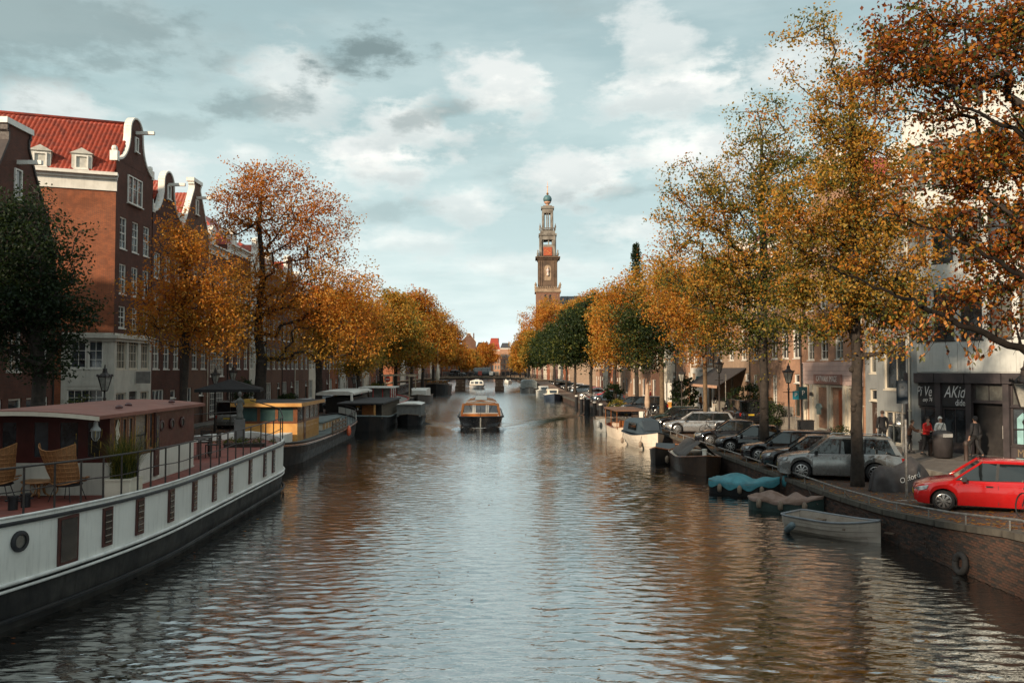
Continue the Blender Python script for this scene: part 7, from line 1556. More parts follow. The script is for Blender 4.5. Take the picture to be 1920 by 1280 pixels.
    # hands: palm with five bent fingers
    for P, sg in ((aL, 1), (aR, -1)):
        w_ = Vector(P[3])*k_; d = (Vector(P[3])-Vector(P[2])).normalized(); sid = d.orthogonal().normalized() if abs(d.z) < .5 else Vector((0, 1, 0)); sid = (sid-d*sid.dot(d)).normalized(); nm = d.cross(sid)
        hd = MB(); hd.smooth = True; c = w_+d*.01; hd.loft([[c+sid*a*.03+nm*b*.012 for a, b in ((-1, -1), (1, -1), (1, 1), (-1, 1))], [c+d*.075+sid*a*.04+nm*b*.011 for a, b in ((-1, -1), (1, -1), (1, 1), (-1, 1))]])
        for q in range(4): b_ = c+d*.07+sid*(-.03+.02*q); L = (.06, .075, .07, .055)[q]; hd.tube([b_, b_+d*L*.5+nm*.008, b_+d*L*.85+nm*.025], [.009, .008, .006], 5)
        b_ = c+d*.02+sid*.035; hd.tube([b_, b_+d*.025+sid*.03, b_+d*.05+sid*.032], [.010, .009, .007], 5); hd.build('hand', skin, t)
    if bag: st = MB(); st.smooth = True; st.tube([s(-.16, -.145, 1.0+dz), s(-.04, -.165+ty, 1.25+dz), s(.10, -.10+ty, 1.46+dz), s(.13, .05+ty, 1.44+dz)], .017*k_, 5); st.build('bag_strap', bag, t)
    return t
def ppl(px, py, z): g = G(px, py, z); return (g.x, g.y, z)
zp = 1.14
person('person in a red jacket and black trousers looking down, beside the charcoal bin', ppl(1737, 852, zp), R(25), (.66, .02, .015), (.015, .015, .018), arms='front', bend=.16, long=.02, h=1.74)
person('person in a white hooded top with a dark shoulder strap standing behind the charcoal bin', ppl(1764, 849, zp), R(5), (.82, .82, .78), (.05, .045, .045), hood=True, arms='down', h=1.7, bag=M('black_strap', (.02, .02, .02)))
person('person in a black coat walking away past the shop window with the pale blue poster', ppl(1829, 856, zp), R(200), (.012, .012, .014), (.018, .018, .02), hood=True, stride=.3, h=1.82)
person('dark coated person seen from behind by the grey stone house', ppl(1655, 838, zp), R(180), (.013, .015, .019), (.02, .02, .022), h=1.85, hair=(.10, .06, .04))
person('crouching person in a brown jacket behind the grey estate car', ppl(1704, 848, zp), R(60), (.15, .07, .04), (.02, .02, .025), arms='reach', h=1.55, bend=.35, hair=(.08, .05, .03))
person('person in a bright red jacket reaching sideways near the ivy hedge', ppl(1298, 771, .97), R(190), (.60, .03, .02), (.02, .02, .02), arms='out', hair=(.30, .26, .2))
person('person in an orange brown coat half hidden by the pale trunk', ppl(1314, 772, .97), R(100), (.36, .13, .03), (.04, .03, .03), long=.1)
person('person in a black t-shirt with a pale sash and white trousers', ppl(1342, 775, .97), R(10), (.018, .018, .02), (.55, .52, .45), hair=(.3, .2, .1), bag=white)
person('person in a dark open jacket carrying a bag, in the middle of the three walkers', ppl(1356, 776, .97), R(-10), (.05, .03, .028), (.45, .38, .32), arms='front', hairlong=True, h=1.66)
person('person in a black jacket with hands low, right of the three walkers', ppl(1372, 777, .97), R(-20), (.014, .015, .018), (.03, .028, .028), h=1.78)
for i, (x, y, c, lab) in enumerate([(19.6, 88, (.02, .03, .05), 'small figure in navy walking under the trees on the right pavement'), (19.2, 96, (.2, .02, .02), 'small figure in dark red farther along the right pavement'), (-19.5, 96, (.03, .03, .03), 'small dark figure on the left quay by the bicycles'), (-4.0, YB+6.5, (.3, .2, .15), 'small figure in beige on the far bridge'), (5.5, YB+1.6, (.02, .02, .03), 'small dark figure standing at the right end of the far bridge')]):
    person(lab, (x, y, .97 if abs(x) > 12 else dzB(x)), R(i*70), c, (.02, .02, .03))

# ------------------------------------------------------------ street furniture
t = T('litter_bin', 'round charcoal bin with a pale label, in front of the person in white', 'bin', ppl(1768, 856, zp)); mb = MB(); mb.smooth = True; mb.lathe([(.40, 0), (.42, .9), (.43, .95), (.40, 1.12), (.2, 1.2)], 20); mb.build('body', M('charcoal_bin', (.045, .04, .042), None, 3, .5, streak=.2), t); MB().box(-.22, -.445, .92, .22, -.42, 1.08).build('label', M('pale_sticker', (.5, .5, .48), (.35, .34, .32), 20, .6), t)
def lamp(label, loc, h=4.4, sc=1.0):
    t = T('street_lamp', label, 'street lamp', loc, 0, 'classic lantern street lamps', sc); mb = MB(); mb.smooth = True; mb.lathe([(.14, 0), (.15, .3), (.09, .45), (.08, 1.0), (.10, 1.1), (.06, 1.2), (.05, h-.9), (.08, h-.82), (.04, h-.75), (.04, h-.5)], 10); mb.build('post', darkiron, t)
    MB().tube([(-.3, 0, h-1.0), (.3, 0, h-1.0)], .02, 6).build('ladder_bar', darkiron, t)
    mb = MB(); mb.lathe([(.12, h-.5), (.14, h-.45)], 6); 
    for i in range(6): a = i*math.pi/3; mb.bar((.13*math.cos(a), .13*math.sin(a), h-.46), (.29*math.cos(a), .29*math.sin(a), h+.10), .025)
    mb.build('lantern_frame', darkiron, t); MB().lathe([(.115, h-.45), (.265, h+.09)], 6).build('lantern_glass', M('lantern_glass', (.38, .37, .33), (.2, .2, .18), 5, .15), t)
    mb = MB(); mb.lathe([(.33, h+.10), (.31, h+.15), (.18, h+.26), (.12, h+.30), (.09, h+.42), (.11, h+.46), (.04, h+.52), (.02, h+.66)], 6)
    for i in range(12): a = i*math.pi/6; mb.lathe([(.03, 0), (.035, .04), (.01, .10)], 4, (.31*math.cos(a), .31*math.sin(a), h+.14))
    mb.build('lantern_roof', darkiron, t); return t
l0 = lamp('ornate iron lantern on its post just above the houseboat roof', (-16.6, 35.6, .8)); l0.location.x = AY(197, 700, 35.6).x; 
def lz(px, pytop, Y): p = AY(px, pytop, Y); return (p.x, Y, p.z-5.06)
l0.location = lz(197, 683, 36)
dup(l0, lz(437, 684, 60), label='iron street lamp left of the big orange tree trunk'); dup(l0, lz(404, 688, 57), label='iron street lamp in front of the white framed bay, left of the black parasol'); dup(l0, lz(1278, 688, 66), label='black street lamp standing in front of the dark ivy hedge')
dup(l0, lz(1348, 668, 57), label='street lamp with a pale lantern above the white ground floor house'); dup(l0, lz(1478, 680, 46), label='street lamp half hidden by leaves left of the parking sign'); dup(l0, lz(1921, 676, 19.5), label='large lantern of a street lamp cut by the right edge')
dup(l0, lz(664, 700, 92), label='street lamp on the left quay above the corrugated screen')
def signpost(label, loc, h, plate, c, txt=None, w_=.4, hh=.6, rz=0, round_=False, z0=None, pole=steel, cat='sign'):
    t = T('sign', label, cat, loc, rz); MB().tube([(0, 0, 0), (0, 0, h)], .035, 8).build('pole', pole, t); z0 = h-hh-.02 if z0 is None else z0
    if round_: mb = MB(); mb.lathe([(w_/2, 0), (w_/2, .02)], 24); p = mb.build('plate', c, t, loc=(0, -.04, z0+w_/2), rot=(R(90), 0, 0)); MB().box(-w_*.36, -w_*.07, .02, w_*.36, w_*.07, .03).build('white_bar', white, p)
    else: p = MB().box(-w_/2, -.07, z0, w_/2, -.04, z0+hh).build('plate', c, t)
    if txt: text(txt, 'sign_lettering', white, t, (0, -.074, z0+hh*.5), (R(90), 0, 0), hh*.55)
    return t
sb = M('teal_sign', (.012, .075, .09), None, 3, .4); signpost('teal parking sign on a tall grey pole left of the pink shop', (ppl(1506, 822, .97)), 4.5, None, sb, 'P', .55, .75, R(10), z0=2.35); 
t = T('wall_sign', 'small blue projecting parking sign next to the teal one', 'sign', (RX-1.35, AX(1493, RX-1.3), 3.15)); MB().box(-.2, 0, 0, .2, .04, .55).build('plate', M('bright_sign_blue', (.02, .22, .30), None, 3, .4), t); text('P', 'sign_lettering', white, t, (0, -.01, .28), (R(90), 0, 0), .38); MB().tube([(0, .06, -2.2), (0, .06, .6)], .03, 6).build('pole', steel, t)
ts = signpost('dark blue parking board seen edge on beside the white panelled building', ppl(1694, 888, .81), 3.9, None, M('dark_blue_sign', (.012, .03, .05), (.01, .02, .03), 2, .4), None, .42, .95, R(-35), z0=2.9)
text('P', 'sign_lettering', M('dim_lettering', (.05, .06, .07)), ts, (0, -.074, 3.45), (R(90), 0, 0), .5)
t = T('parking_pole', 'bare grey metal pole on the quay between the covered motorcycle and the red car', 'pole', (G(1700, 931, .84).x, G(1700, 931, .84).y, .84)); MB().tube([(0, 0, -.1), (0, 0, 2.6)], .045, 8).build('pole', steel, t); MB().lathe([(.06, 1.75), (.06, 1.85)], 8).build('collar', steel, t)
signpost('round red no entry sign on the left quay', (AY(726, 700, 118).x, 118, .8), 3.4, None, M('sign_red', (.55, .04, .015), None, 3, .4), None, .9, .9, 0, True, 2.4); signpost('tall grey pole beside the walkers', ppl(1361, 790, .9), 3.8, None, steel, None, .12, .5)
bo = T('bollard', 'brown iron bollard on the pavement between the bin and the walker in black', 'bollard', ppl(1812, 868, .98), 0, 'brown iron bollards'); mb = MB(); mb.smooth = True; mb.lathe([(.11, 0), (.09, .1), (.085, .75), (.12, .82), (.09, .95), (.02, 1.0)], 10); mb.build('post', M('brown_iron', (.05, .03, .024), None, 4, .6), bo); MB().lathe([(.125, .80), (.125, .84)], 10).build('ring', darkiron, bo)
for i, (px, py) in enumerate([(1745, 862), (1640, 850), (1290, 778), (1268, 776), (1400, 800), (1555, 838)]): dup(bo, ppl(px, py, .9), label=['brown iron bollard left of the charcoal bin', 'brown iron bollard in front of the grey stone house', 'brown iron bollard just left of the person in bright red', 'brown iron bollard in front of the ivy hedge', 'brown iron bollard right of the three walkers', 'brown iron bollard before the pink shop window'][i])
t = T('parasol', 'folded beige parasol standing among the bicycles on the right quay', 'parasol', ppl(1214, 782, .81)); MB().tube([(0, 0, 0), (0, 0, 3.0)], .03, 6).build('pole', teak, t); mb = MB(); mb.smooth = True; mb.lathe([(.10, .75), (.22, .85), (.26, 1.3), (.20, 2.0), (.16, 2.5), (.10, 2.85), (.02, 3.05)], 9); mb.build('folded_canopy', M('beige_canvas', (.46, .34, .24), (.34, .24, .17), 3, .8), t)
t = T('info_board', 'white and orange upright board beside the pale sunlit trunk', 'sign', ppl(1250, 772, .81)); MB().box(-.5, -.05, .2, .5, .05, 2.9).build('panel', white, t); MB().box(-.5, -.06, .45, .5, -.052, 1.0).build('orange_band', M('orange_print', (.6, .28, .05)), t); MB().box(-.06, -.07, 0, .06, -.055, 2.95).build('post', steel, t)
g = G(1153, 767, .8); t = T('white_post', 'short white square post on the quay edge by the brown launch', 'post', (12.6, 67, .81)); MB().box(-.15, -.15, 0, .15, .15, 1.0).build('post', white, t); MB().box(-.17, -.17, 1.0, .17, .17, 1.05).build('cap', white, t)
bp = M('black_canvas', (.018, .018, .019), None, 2, .8)
def parasol_open(label, loc, w_, h=2.7):
    t = T('parasol', label, 'parasol', loc, R(12)); MB().tube([(0, 0, 0), (0, 0, h+.3)], .03, 6).build('pole', darkiron, t); mb = MB(); mb.loft([[(w_*a, w_*b, h-.45) for a, b in ((-1, -1), (1, -1), (1, 1), (-1, 1))], [(w_*a, w_*b, h-.27) for a, b in ((-1, -1), (1, -1), (1, 1), (-1, 1))], [(.03*a, .03*b, h+.35) for a, b in ((-1, -1), (1, -1), (1, 1), (-1, 1))]]); mb.build('canopy', bp, t); return t
parasol_open('large black open parasol on the left quay above the van', (AY(432, 735, 55).x, 55, .9), 2.0, 3.2)
t = T('advertising_board', 'white sandwich board at the foot of the awning house', 'sign', ppl(1402, 792, .97)); MB().prism([(-.35, -.25, 0), (.35, -.25, 0), (.35, 0, 1.3), (-.35, 0, 1.3)], (0, .03, 0)).build('front_panel', cream, t); MB().prism([(-.35, .28, 0), (.35, .28, 0), (.35, .03, 1.3), (-.35, .03, 1.3)], (0, .03, 0)).build('back_panel', cream, t)
t = T('parking_machine', 'dark brown ticket machine by the silver estate car', 'machine', ppl(1344, 806, .81)); MB().box(-.22, -.18, 0, .22, .18, 1.3).build('housing', M('brown_housing', (.06, .03, .03)), t); MB().box(-.16, -.19, .25, .0, -.181, .6).build('sticker', white, t); MB().box(-.05, -.05, 1.3, .05, .05, 1.4).build('top_cap', darkiron, t)
t = T('black_cabinet', 'black box cabinet at the foot of the pink shop front', 'cabinet', ppl(1511, 826, .97)); MB().box(-.42, -.2, 0, .42, .2, 1.15).build('box', black, t); MB().box(-.45, -.23, 1.15, .45, .23, 1.2).build('lid', darkiron, t)
for i, (px, py, lab) in enumerate([(1542, 832, 'wooden crate on the pavement before the shirt window')]): t = T('wooden_crate', lab, 'crate', ppl(px, py, .97)); MB().box(-.35, -.2, 0, .35, .2, .05).build('base', teak, t); [MB().box(-.35, y, .05+q*.13, .35, y+.03, .15+q*.13).build('slat', teak, t) for q in range(3) for y in (-.2, .17)]
# signs on the far bridge
for px, c, lab in [(900, M('red_white_board', (.6, .12, .08)), 'red and white notice board on the far bridge railing'), (921, white, 'white notice board on the far bridge railing')]: p = AY(px, 700, YB-.3); tag(MB().box(-.45, 0, -.45, .45, .04, .45).build('notice_board', c, None, loc=(p.x, YB-.22, dzB(p.x)+.8)), lab, 'sign')
# shrubs and hedges
def shrub(label, loc, rx, ry, h, n, tint, seed, size=.11, name='shrub', cat='shrub', per=26, tv=.08):
    t = T(name, label, cat, loc); rg = np.random.default_rng(seed); d = rg.normal(0, 1, (n, 3)); d /= np.linalg.norm(d, axis=1, keepdims=True); d *= rg.uniform(.3, 1, (n, 1))**.5; c = d*np.array([rx, ry, h*.5])+np.array([0, 0, h*.52])
    V, F, tt = leaves(c, .16*min(1, h), per, size, tint+rg.normal(0, .05, n), tv, rg); fo = link('foliage', npmesh('foliage', V, F, LEAF, attr=tt), t); fo['kind'] = 'stuff'
    mb = MB(); [mb.tube([(0, 0, 0), tuple(np.array(q)*[.5, .5, .5]), tuple(q)], [.03, .02, .008], 4) for q in c[:14]]; mb.build('stems', bark, t); return t
shrub('dark ivy covered hedge behind the street lamp, left of the person in red', (19.6, 62, .97), 1.2, 2.6, 3.1, 110, .10, 1, .2); shrub('dark round shrub in front of the white ground floor house', (19.9, 56.5, .97), .8, 1.1, 1.9, 60, .14, 2, .15); shrub('tall dark green bush by the houses in mid distance, right bank', (18.9, 78, .97), 1.3, 2.5, 3.4, 110, .10, 3, .22)
shrub('low green and yellow shrub on the quay above the black piles', (13.4, 84, .81), .8, 3.0, 1.1, 60, .36, 4, .2, tv=.14); shrub('red flowering tub before the stoop house', (19.9, 45.9, .97), .5, .8, 1.0, 50, .14, 5, .09); shrub('dark bush on the quay between the steel blue car and the tree', (15.0, 97, .81), 1.2, 2.2, 2.6, 70, .10, 6, .24)
shrub('airy grey green olive tree in a tub between the white houseboat and the quay', (-16.0, 33.5, .9), 1.35, 1.4, 3.3, 150, .27, 7, .085, 'olive_tree', 'tree', 34, .05); shrub('smaller grey green shrub below the olive tree', (-14.1, 32.4, 1.0), .8, .8, 1.6, 60, .28, 8, .08, per=26, tv=.05)
shrub('loose brown green bush on the left quay beyond the red cabin boat', (-16.2, 120, .81), 1.4, 2.5, 2.4, 80, .36, 9, .25); shrub('dark climbing greenery at the house behind the big orange tree', (-21.6, 74, .95), .7, 2.2, 3.4, 80, .12, 10, .2); shrub('row of dark potted plants on the left pavement', (-20.6, 86, .95), .7, 3.2, 1.7, 80, .13, 11, .2); shrub('dark bush beside the bicycles on the left quay', (-17.6, 135, .81), 1.2, 3, 2.3, 60, .14, 12, .3)
# fallen leaves
def litter(name, n, xr_, yf, zf, size, seed):
    rg = np.random.default_rng(seed); x = rg.uniform(*xr_, n); y = yf(rg.uniform(0, 1, n)); z = np.array([zf(q) for q in y])+.008; a = rg.uniform(0, 6.28, n); s_ = size*rg.uniform(.5, 1.2, n)
    V = np.stack([np.stack([x+s_*.5*np.cos(a+k_), y+s_*.5*np.sin(a+k_)*(1 if k_ in (0, math.pi) else .6), z+rg.uniform(0, .018, n)], 1) for k_ in (0, math.pi/2, math.pi, 3*math.pi/2)], 1).reshape(-1, 3)
    link(name, npmesh(name, V, np.arange(n*4).reshape(-1, 4), LEAF, attr=rg.choice([.6, .7, .82, .9, .95], n)), None, kind='stuff')
litter('floating_leaves', 260, (-9, 11.8), lambda u: 13+u*45, lambda y: .05, .09, 5); litter('fallen_leaves', 9000, (12.5, 21), lambda u: 17+u**1.5*60, lambda y: zq(y)+.004, .11, 1); litter('leaves_on_quay_edge', 1500, (12.05, 12.4), lambda u: 17+u*50, lambda y: zq(y)+.03, .09, 2); litter('fallen_leaves', 5000, (-21, -15.7), lambda u: 30+u*70, lambda y: .806, .14, 3)

# ------------------------------------------------------------ the trees themselves
# right bank, near to far
def bl(X, Y, Zb, px, py, rpx, rpy, w=1, dt=0, depth=None, dy=0):
    """a crown lobe given by where it shows in the view from the bridge, at its tree's distance"""
    p = AY(px, py, Y+dy); s_ = FPX/(Y+dy); rx = rpx/s_; rz = rpy/s_; return (p.x-X, dy, p.z-Zb, rx, depth or min(rx, rz)*.95, rz, w, dt)
X, Y, Z = 14.0, 30.2, .80
B_ = lambda *a, **k_: bl(X, Y, Z, *a, **k_)
tree('big thick trunked tree with gold and green crown, right of the pink shop door', (AY(1605, 691, Y).x, Y, Z), .19, 4.8, 15, [bl(AY(1605, 691, Y).x, Y, Z, *q) for q in [(1600, 560, 150, 110, 1.2, -.05), (1540, 420, 130, 120, 1, .02), (1660, 430, 120, 130, 1, .04), (1600, 290, 110, 110, .9, .02), (1690, 580, 95, 75, .8, .06), (1500, 560, 70, 95, .8, -.12), (1560, 200, 85, 110, .6, .05), (1520, 110, 60, 95, .35, .05), (1640, 150, 80, 90, .5, .06)]], 430, 92, .135, .60, 11, .06, .10, green=.22, sig=.34, knots=5, tip=.013, group='autumn trees along the right quay')
def rtree(label, px, Y, z, tr, fork, top, lobes, ncl, per, ls, tint, seed, **k_):
    x = AY(px, 691, Y).x; return tree(label, (x, Y, z), tr, fork, top, [bl(x, Y, z, *q) for q in lobes], ncl, per, ls, tint, seed, **k_)
GR_R = 'autumn trees along the right quay'; GR_L = 'autumn trees along the left quay'
rtree('tall sparse topped tree on the right quay, green below and bronze above', 1432, 40.8, .80, .21, 4.0, 16, [(1410, 590, 110, 80, 1, -.16), (1330, 520, 100, 85, 1, .02), (1440, 480, 100, 95, 1, -.14), (1300, 420, 75, 80, .7, .05), (1370, 360, 95, 85, .8, .02), (1470, 350, 90, 90, .8, -.08), (1420, 250, 75, 80, .45, .04), (1280, 340, 45, 65, .35, .08), (1360, 640, 80, 40, .6, -.12)], 440, 66, .155, .57, 12, tvar=.06, cvar=.11, green=.26, sig=.38, knots=4, tip=.014, group=GR_R, shell=.42)
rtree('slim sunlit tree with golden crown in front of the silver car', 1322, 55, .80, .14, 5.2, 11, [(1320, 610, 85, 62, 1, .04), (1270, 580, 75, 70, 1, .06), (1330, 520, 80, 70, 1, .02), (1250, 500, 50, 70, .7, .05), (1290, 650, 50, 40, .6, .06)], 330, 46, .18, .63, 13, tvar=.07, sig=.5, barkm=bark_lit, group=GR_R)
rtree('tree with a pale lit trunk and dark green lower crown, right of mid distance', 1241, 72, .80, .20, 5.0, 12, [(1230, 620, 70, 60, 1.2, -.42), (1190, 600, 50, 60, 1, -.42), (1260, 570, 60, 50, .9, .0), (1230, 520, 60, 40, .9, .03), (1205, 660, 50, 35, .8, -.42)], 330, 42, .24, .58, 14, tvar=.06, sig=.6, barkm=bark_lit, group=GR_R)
rtree('golden yellow tree leaning over the canal in mid distance', 1194, 84, .80, .2, 4.2, 11, [(1150, 600, 45, 50, 1, .04), (1165, 560, 45, 40, 1, .06), (1140, 650, 40, 35, 1, .05), (1180, 650, 45, 35, 1, -.15), (1195, 590, 35, 50, .8, -.05), (1120, 670, 20, 18, .4, .06)], 330, 46, .24, .62, 15, tvar=.07, sig=.65, group=GR_R)
t = T('conifer', 'dark pointed conifer rising behind the yellow tree on the right bank', 'tree', (AY(1193, 600, 92).x, 92, .8)); hh = AY(1193, 458, 92).z-.8; rg = np.random.default_rng(4); n = 420; q = rg.uniform(.25, 1, n); a = rg.uniform(0, 6.28, n); rr = (1-q)*4.4*rg.uniform(.15, 1, n); c = np.stack([rr*np.cos(a), rr*np.sin(a), q*hh-rr*.25], 1); V, F, tt = leaves(c, .2, 16, .26, np.full(n, .06), .05, rg); fo = link('foliage', npmesh('foliage', V, F, LEAF, attr=tt), t); fo['kind'] = 'stuff'; mb = MB(); mb.smooth = True; mb.tube([(0, 0, -.1), (0, 0, hh*.98)], [.22, .03], 8); mb.build('trunk', bark, t)
far = [(1153, 104, 'orange tree behind the yellow one on the right bank', .72, [(1150, 590, 28, 42), (1175, 640, 25, 35), (1135, 620, 25, 40)], 7), (1108, 118, 'dark green tree beyond the golden tree on the right bank', .17, [(1085, 620, 38, 48), (1110, 590, 32, 40), (1070, 655, 35, 35), (1105, 660, 35, 30)], 8), (1078, 138, 'green tree overhanging the moored cruisers on the right bank', .20, [(1062, 625, 30, 38), (1045, 655, 28, 32), (1080, 650, 30, 35), (1075, 595, 22, 22)], 9),
       (1062, 158, 'deep green tree nearest the far bridge on the right bank', .19, [(1035, 640, 28, 34), (1020, 665, 22, 26), (1050, 655, 25, 30)], 10), (1040, 178, 'mossy green tree at the right end of the far bridge', .26, [(1015, 650, 20, 30), (1005, 672, 16, 20), (1030, 640, 20, 25)], 11)]
for px, Y, lab, ti, lo, sd in far: rtree(lab, px, Y, .8, .22, 3.6, 10, [q+(1, 0) for q in lo], 240, 44, .30+Y*.0008, ti, sd+20, tvar=.07, sig=.75, sides=4, group=GR_R)
for px, Y, lab, ti, lo, sd in [(975, 250, 'golden tree on the right bank just past the far bridge', .63, [(975, 665, 15, 30), (985, 640, 14, 24), (970, 680, 12, 15)], 31), (1003, 300, 'bronze tree in front of the church tower', .70, [(1020, 590, 32, 32), (1000, 610, 28, 28), (1045, 600, 22, 28), (1000, 640, 22, 28)], 32), (990, 225, 'yellow green tree on the right bank past the bridge', .52, [(992, 660, 12, 26), (1000, 640, 10, 20)], 33), (1060, 230, 'bronze tree behind the green trees, below the church roof', .66, [(1075, 585, 30, 24), (1100, 575, 30, 24), (1110, 560, 16, 16)], 34), (915, 405, 'small bare topped orange tree at the end of the canal', .74, [(912, 658, 16, 16), (925, 672, 12, 10), (905, 675, 12, 10)], 35)]:
    rtree(lab, px, Y, .8, .25, 3.6, 10, [q+(1, 0) for q in lo], 220, 40, .42+Y*.0006, ti, sd, tvar=.07, sig=1.0, sides=4)
# the tree whose branches hang into the picture from the right
X, Y, Z = 17.0, 19.0, 1.4
bigl = [bl(X, Y, Z, *q) for q in [(1760, 130, 150, 120, 1, .16), (1880, 60, 160, 120, 1.2, .2), (1690, 60, 95, 70, .6, .2), (1860, 300, 130, 130, 1, .12), (1760, 360, 110, 90, .7, .08), (1890, 480, 110, 110, 1, .14), (1800, 560, 110, 80, .5, .12), (1910, 600, 70, 50, .5, .2), (1640, 120, 50, 45, .3, .18), (2050, 300, 150, 220, 1, .12), (2150, 100, 180, 180, .8, .14), (1720, 610, 60, 40, .16, .1)]]
tree('near tree whose bronze leaved branches hang in from the right edge', (X, Y, Z), .33, 3.0, 12, bigl, 760, 44, .125, .76, 21, tvar=.10, cvar=.09, green=.28, sig=.26, tip=.010, shell=.5, group='near trees')
ht = [o for o in bpy.data.objects if o.get('label', '').startswith('near tree whose')][0]
# its lowest hanging leaves, each an object of its own
for q, P in enumerate([[(1990, 690, 16.5, .11), (1915, 652, 17, .085), (1800, 610, 18, .065), (1710, 562, 19, .05), (1640, 540, 20, .03), (1560, 500, 21, .02)], [(2000, 560, 16.5, .08), (1915, 515, 17, .05), (1850, 480, 18, .038), (1760, 430, 19, .028), (1660, 400, 20, .02)], [(1990, 300, 16.5, .07), (1900, 240, 17, .045), (1800, 200, 18.5, .028), (1690, 130, 19.5, .012)]]):
    mb = MB(); mb.smooth = True; pts = [AY(a, b, c)-Vector((X, Y, Z)) for a, b, c, d in P]; fine = []; rr_ = []
    for i in range(len(pts)-1):
        for s_ in range(5): f_ = s_/5; fine.append(pts[i].lerp(pts[i+1], f_)+Vector((0, 0, .05*math.sin(i*3+s_*1.4)))); rr_.append(P[i][3]*(1-f_)+P[i+1][3]*f_)
    fine.append(pts[-1]); rr_.append(P[-1][3]); mb.tube([(0, 0, 2.4+q*1.2)]+fine, [.2]+rr_, 8)
    for s_ in range(3, len(fine)-1, 2):
        d_ = Vector((rnd.uniform(-1, .2), rnd.uniform(-.5, .5), rnd.uniform(-.6, .9)))*rnd.uniform(.5, 1.3); mb.tube([fine[s_], fine[s_]+d_*.5+Vector((0, 0, .08)), fine[s_]+d_], [rr_[s_]*.4, rr_[s_]*.22, .005], 5)
    mb.build('limb', bark_shaded, ht)
lm = []
for ti, c in enumerate([(.42, .17, .03), (.36, .10, .02), (.16, .055, .02), (.10, .10, .03)]):
    m_ = M('leaf_%s' % ['golden', 'orange', 'rust', 'olive'][ti], c, tuple(q*.7 for q in c), 30, .6); me = bpy.data.meshes.new('leaf'); me.from_pydata([(0, 0, 0), (.03, .012, -.03), (.034, .014, -.07), (0, .0, -.125), (-.034, .014, -.07), (-.03, .012, -.03), (0, -.006, -.06)], [], [(0, 1, 6), (1, 2, 6), (2, 3, 6), (3, 4, 6), (4, 5, 6), (5, 0, 6)]); me.materials.append(m_); lm.append(me)
tw = MB(); rl = random.Random(9); nl = 0
for i in range(34):
    px = rl.uniform(1640, 1915); py = rl.uniform(560, 650) if px > 1700 else rl.uniform(590, 650); Yt = rl.uniform(17.5, 21); a = AY(px, py, Yt); b = a+Vector((rl.uniform(-.55, .3), rl.uniform(-.3, .3), rl.uniform(-.75, -.25))); o_ = Vector((X, Y, Z)); P = [a-o_, a.lerp(b, .5)+Vector((0, 0, -.05))-o_, b-o_]
    up = a+Vector((rl.uniform(.1, .6), rl.uniform(-.2, .2), rl.uniform(.3, .7)))-o_; tw.tube([up]+P, [.009, .006, .004, .003], 4)
    for q in range(rl.randint(4, 9)):
        f_ = rl.random(); p = P[0].lerp(P[2], f_); link('leaf', rl.choice(lm), ht, p, (rl.uniform(-.7, .7), rl.uniform(-.7, .7), rl.uniform(0, 6.28)), rl.uniform(.7, 1.25)); nl += 1
tw.build('hanging_twigs', bark_shaded, ht, kind='stuff')
# left bank
rtree('dark green tree covering the left edge of the picture', 70, 33, .8, .25, 3.0, 10, [(60, 480, 95, 110, 1, 0), (110, 580, 70, 85, 1, 0), (20, 600, 90, 90, 1, 0), (20, 420, 70, 80, .8, 0), (100, 680, 55, 45, .6, .0), (-60, 520, 90, 150, 1, .02)], 560, 44, .15, .05, 41, tvar=.05, cvar=.035, sig=.36, shell=.45, group='near trees')
rtree('bright orange tree in front of the tall corner house', 345, 46, .8, .19, 5.6, 12, [(350, 470, 60, 60, 1, .03), (320, 560, 75, 60, 1, .04), (400, 540, 65, 60, 1, .02), (350, 610, 95, 50, 1, -.04), (410, 620, 60, 55, .9, .02), (275, 605, 45, 28, .6, -.14), (345, 420, 30, 35, .5, .05)], 440, 32, .16, .715, 42, tvar=.06, cvar=.06, sig=.42, group=GR_L, tip=.010)
rtree('largest orange tree on the left bank with a sparse rust coloured top', 487, 61.5, .8, .40, 5.0, 17, [(500, 390, 110, 85, 1, .10), (590, 430, 75, 85, 1.0, .08), (440, 400, 55, 65, .6, .08), (520, 540, 120, 75, 1.3, .03), (630, 560, 85, 85, 1.2, .02), (450, 600, 80, 70, 1, .0), (560, 650, 100, 40, .9, -.10), (680, 620, 55, 60, .9, .0), (500, 340, 70, 40, .5, .14)], 820, 34, .20, .72, 43, tvar=.06, cvar=.07, sig=.5, group=GR_L, shell=.42)
rtree('orange and olive tree behind the barge wheelhouse', 598, 83, .8, .33, 5.0, 12, [(620, 640, 60, 45, 1, -.10), (670, 600, 45, 60, 1, .05), (600, 600, 55, 60, 1, .02), (690, 660, 35, 35, .8, -.12), (650, 560, 40, 50, .8, .06)], 420, 40, .24, .70, 44, tvar=.08, sig=.65, group=GR_L)
rtree('slim golden olive tree above the white awning boat', 672, 98, .8, .2, 5.0, 10, [(680, 650, 35, 45, 1, -.12), (700, 600, 32, 45, 1, .02), (660, 690, 30, 20, .6, -.1)], 260, 40, .27, .62, 45, tvar=.08, sig=.7, group=GR_L)
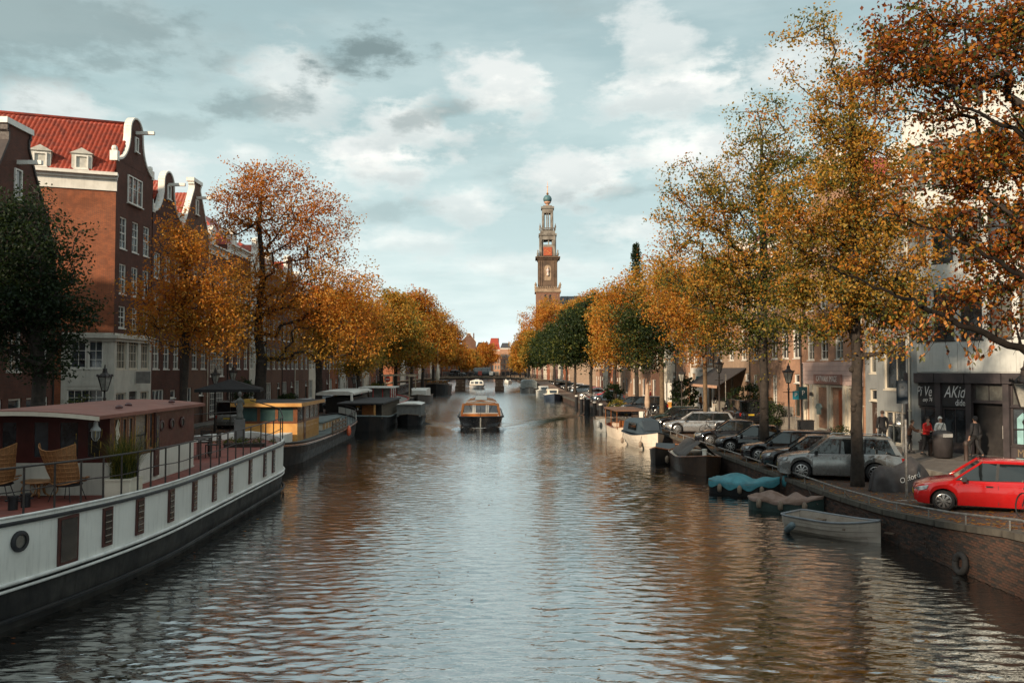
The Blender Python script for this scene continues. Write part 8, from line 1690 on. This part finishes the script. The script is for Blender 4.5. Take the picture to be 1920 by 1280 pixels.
for px, Y, lab, ti, lo, sd in [(716, 122, 'golden tree left of the no entry sign', .55, [(735, 600, 38, 48), (715, 640, 35, 40), (760, 630, 35, 45), (740, 560, 28, 22)], 46), (742, 140, 'olive and gold tree above the gantry boat', .58, [(760, 620, 32, 50), (785, 660, 28, 30), (745, 660, 30, 30)], 47), (771, 155, 'rust topped tree in the left row before the bridge', .72, [(785, 570, 35, 30), (800, 610, 32, 40), (770, 590, 28, 40), (800, 655, 30, 28)], 48), (792, 170, 'deep orange tree above the flower barge', .66, [(820, 620, 28, 40), (830, 655, 25, 30), (805, 650, 28, 35)], 49), (812, 182, 'orange tree beside the left end of the far bridge', .70, [(845, 635, 22, 32), (850, 665, 18, 22), (835, 660, 22, 28)], 50), (862, 250, 'small orange tree on the left bank just past the bridge', .70, [(862, 668, 14, 20), (875, 678, 12, 14)], 51), (880, 320, 'brown gold tree on the left bank far past the bridge', .62, [(880, 672, 12, 16), (893, 680, 10, 12)], 52)]:
    rtree(lab, px, Y, .8, .3, 4.2, 11, [q+(1, 0) for q in lo], 270, 42, .30+Y*.0008, ti, sd, tvar=.08, sig=.85, sides=4, group=GR_L)
# unseen houses behind the bridge we stand on, added to shade the near water
for i, (x0, w_, hh_, wm) in enumerate([(-46, 12, 20, brick_dk), (-34, 9, 19, brick_br), (-25, 8, 20, brick_dk)]):
    house(['broad dark brick house behind the viewer on the left bank', 'brown brick house behind the viewer on the left bank', 'dark corner house behind the viewer on the left bank'][i], 0, w_, -1, wm, hh_, [], 'cornice', 3, base=.9, detail=False, nwin=3, loc=(x0+w_, -22, .9), rz=R(180))
house('tall brown house beside the near bridge on the left bank, out of the picture', -18, 2, -1, brick_br, 21.5, [], 'cornice', 3.4, base=.9, detail=False, nwin=5); house('dark brick house next to the near bridge on the left bank, out of the picture', 2, 25, -1, brick_dk, 11.0, [], 'cornice', 3.4, base=.9, detail=False, nwin=5)  # both unseen, heights set to shade the near quay and leave farther trunks sunlit
scene.cycles.samples = 64
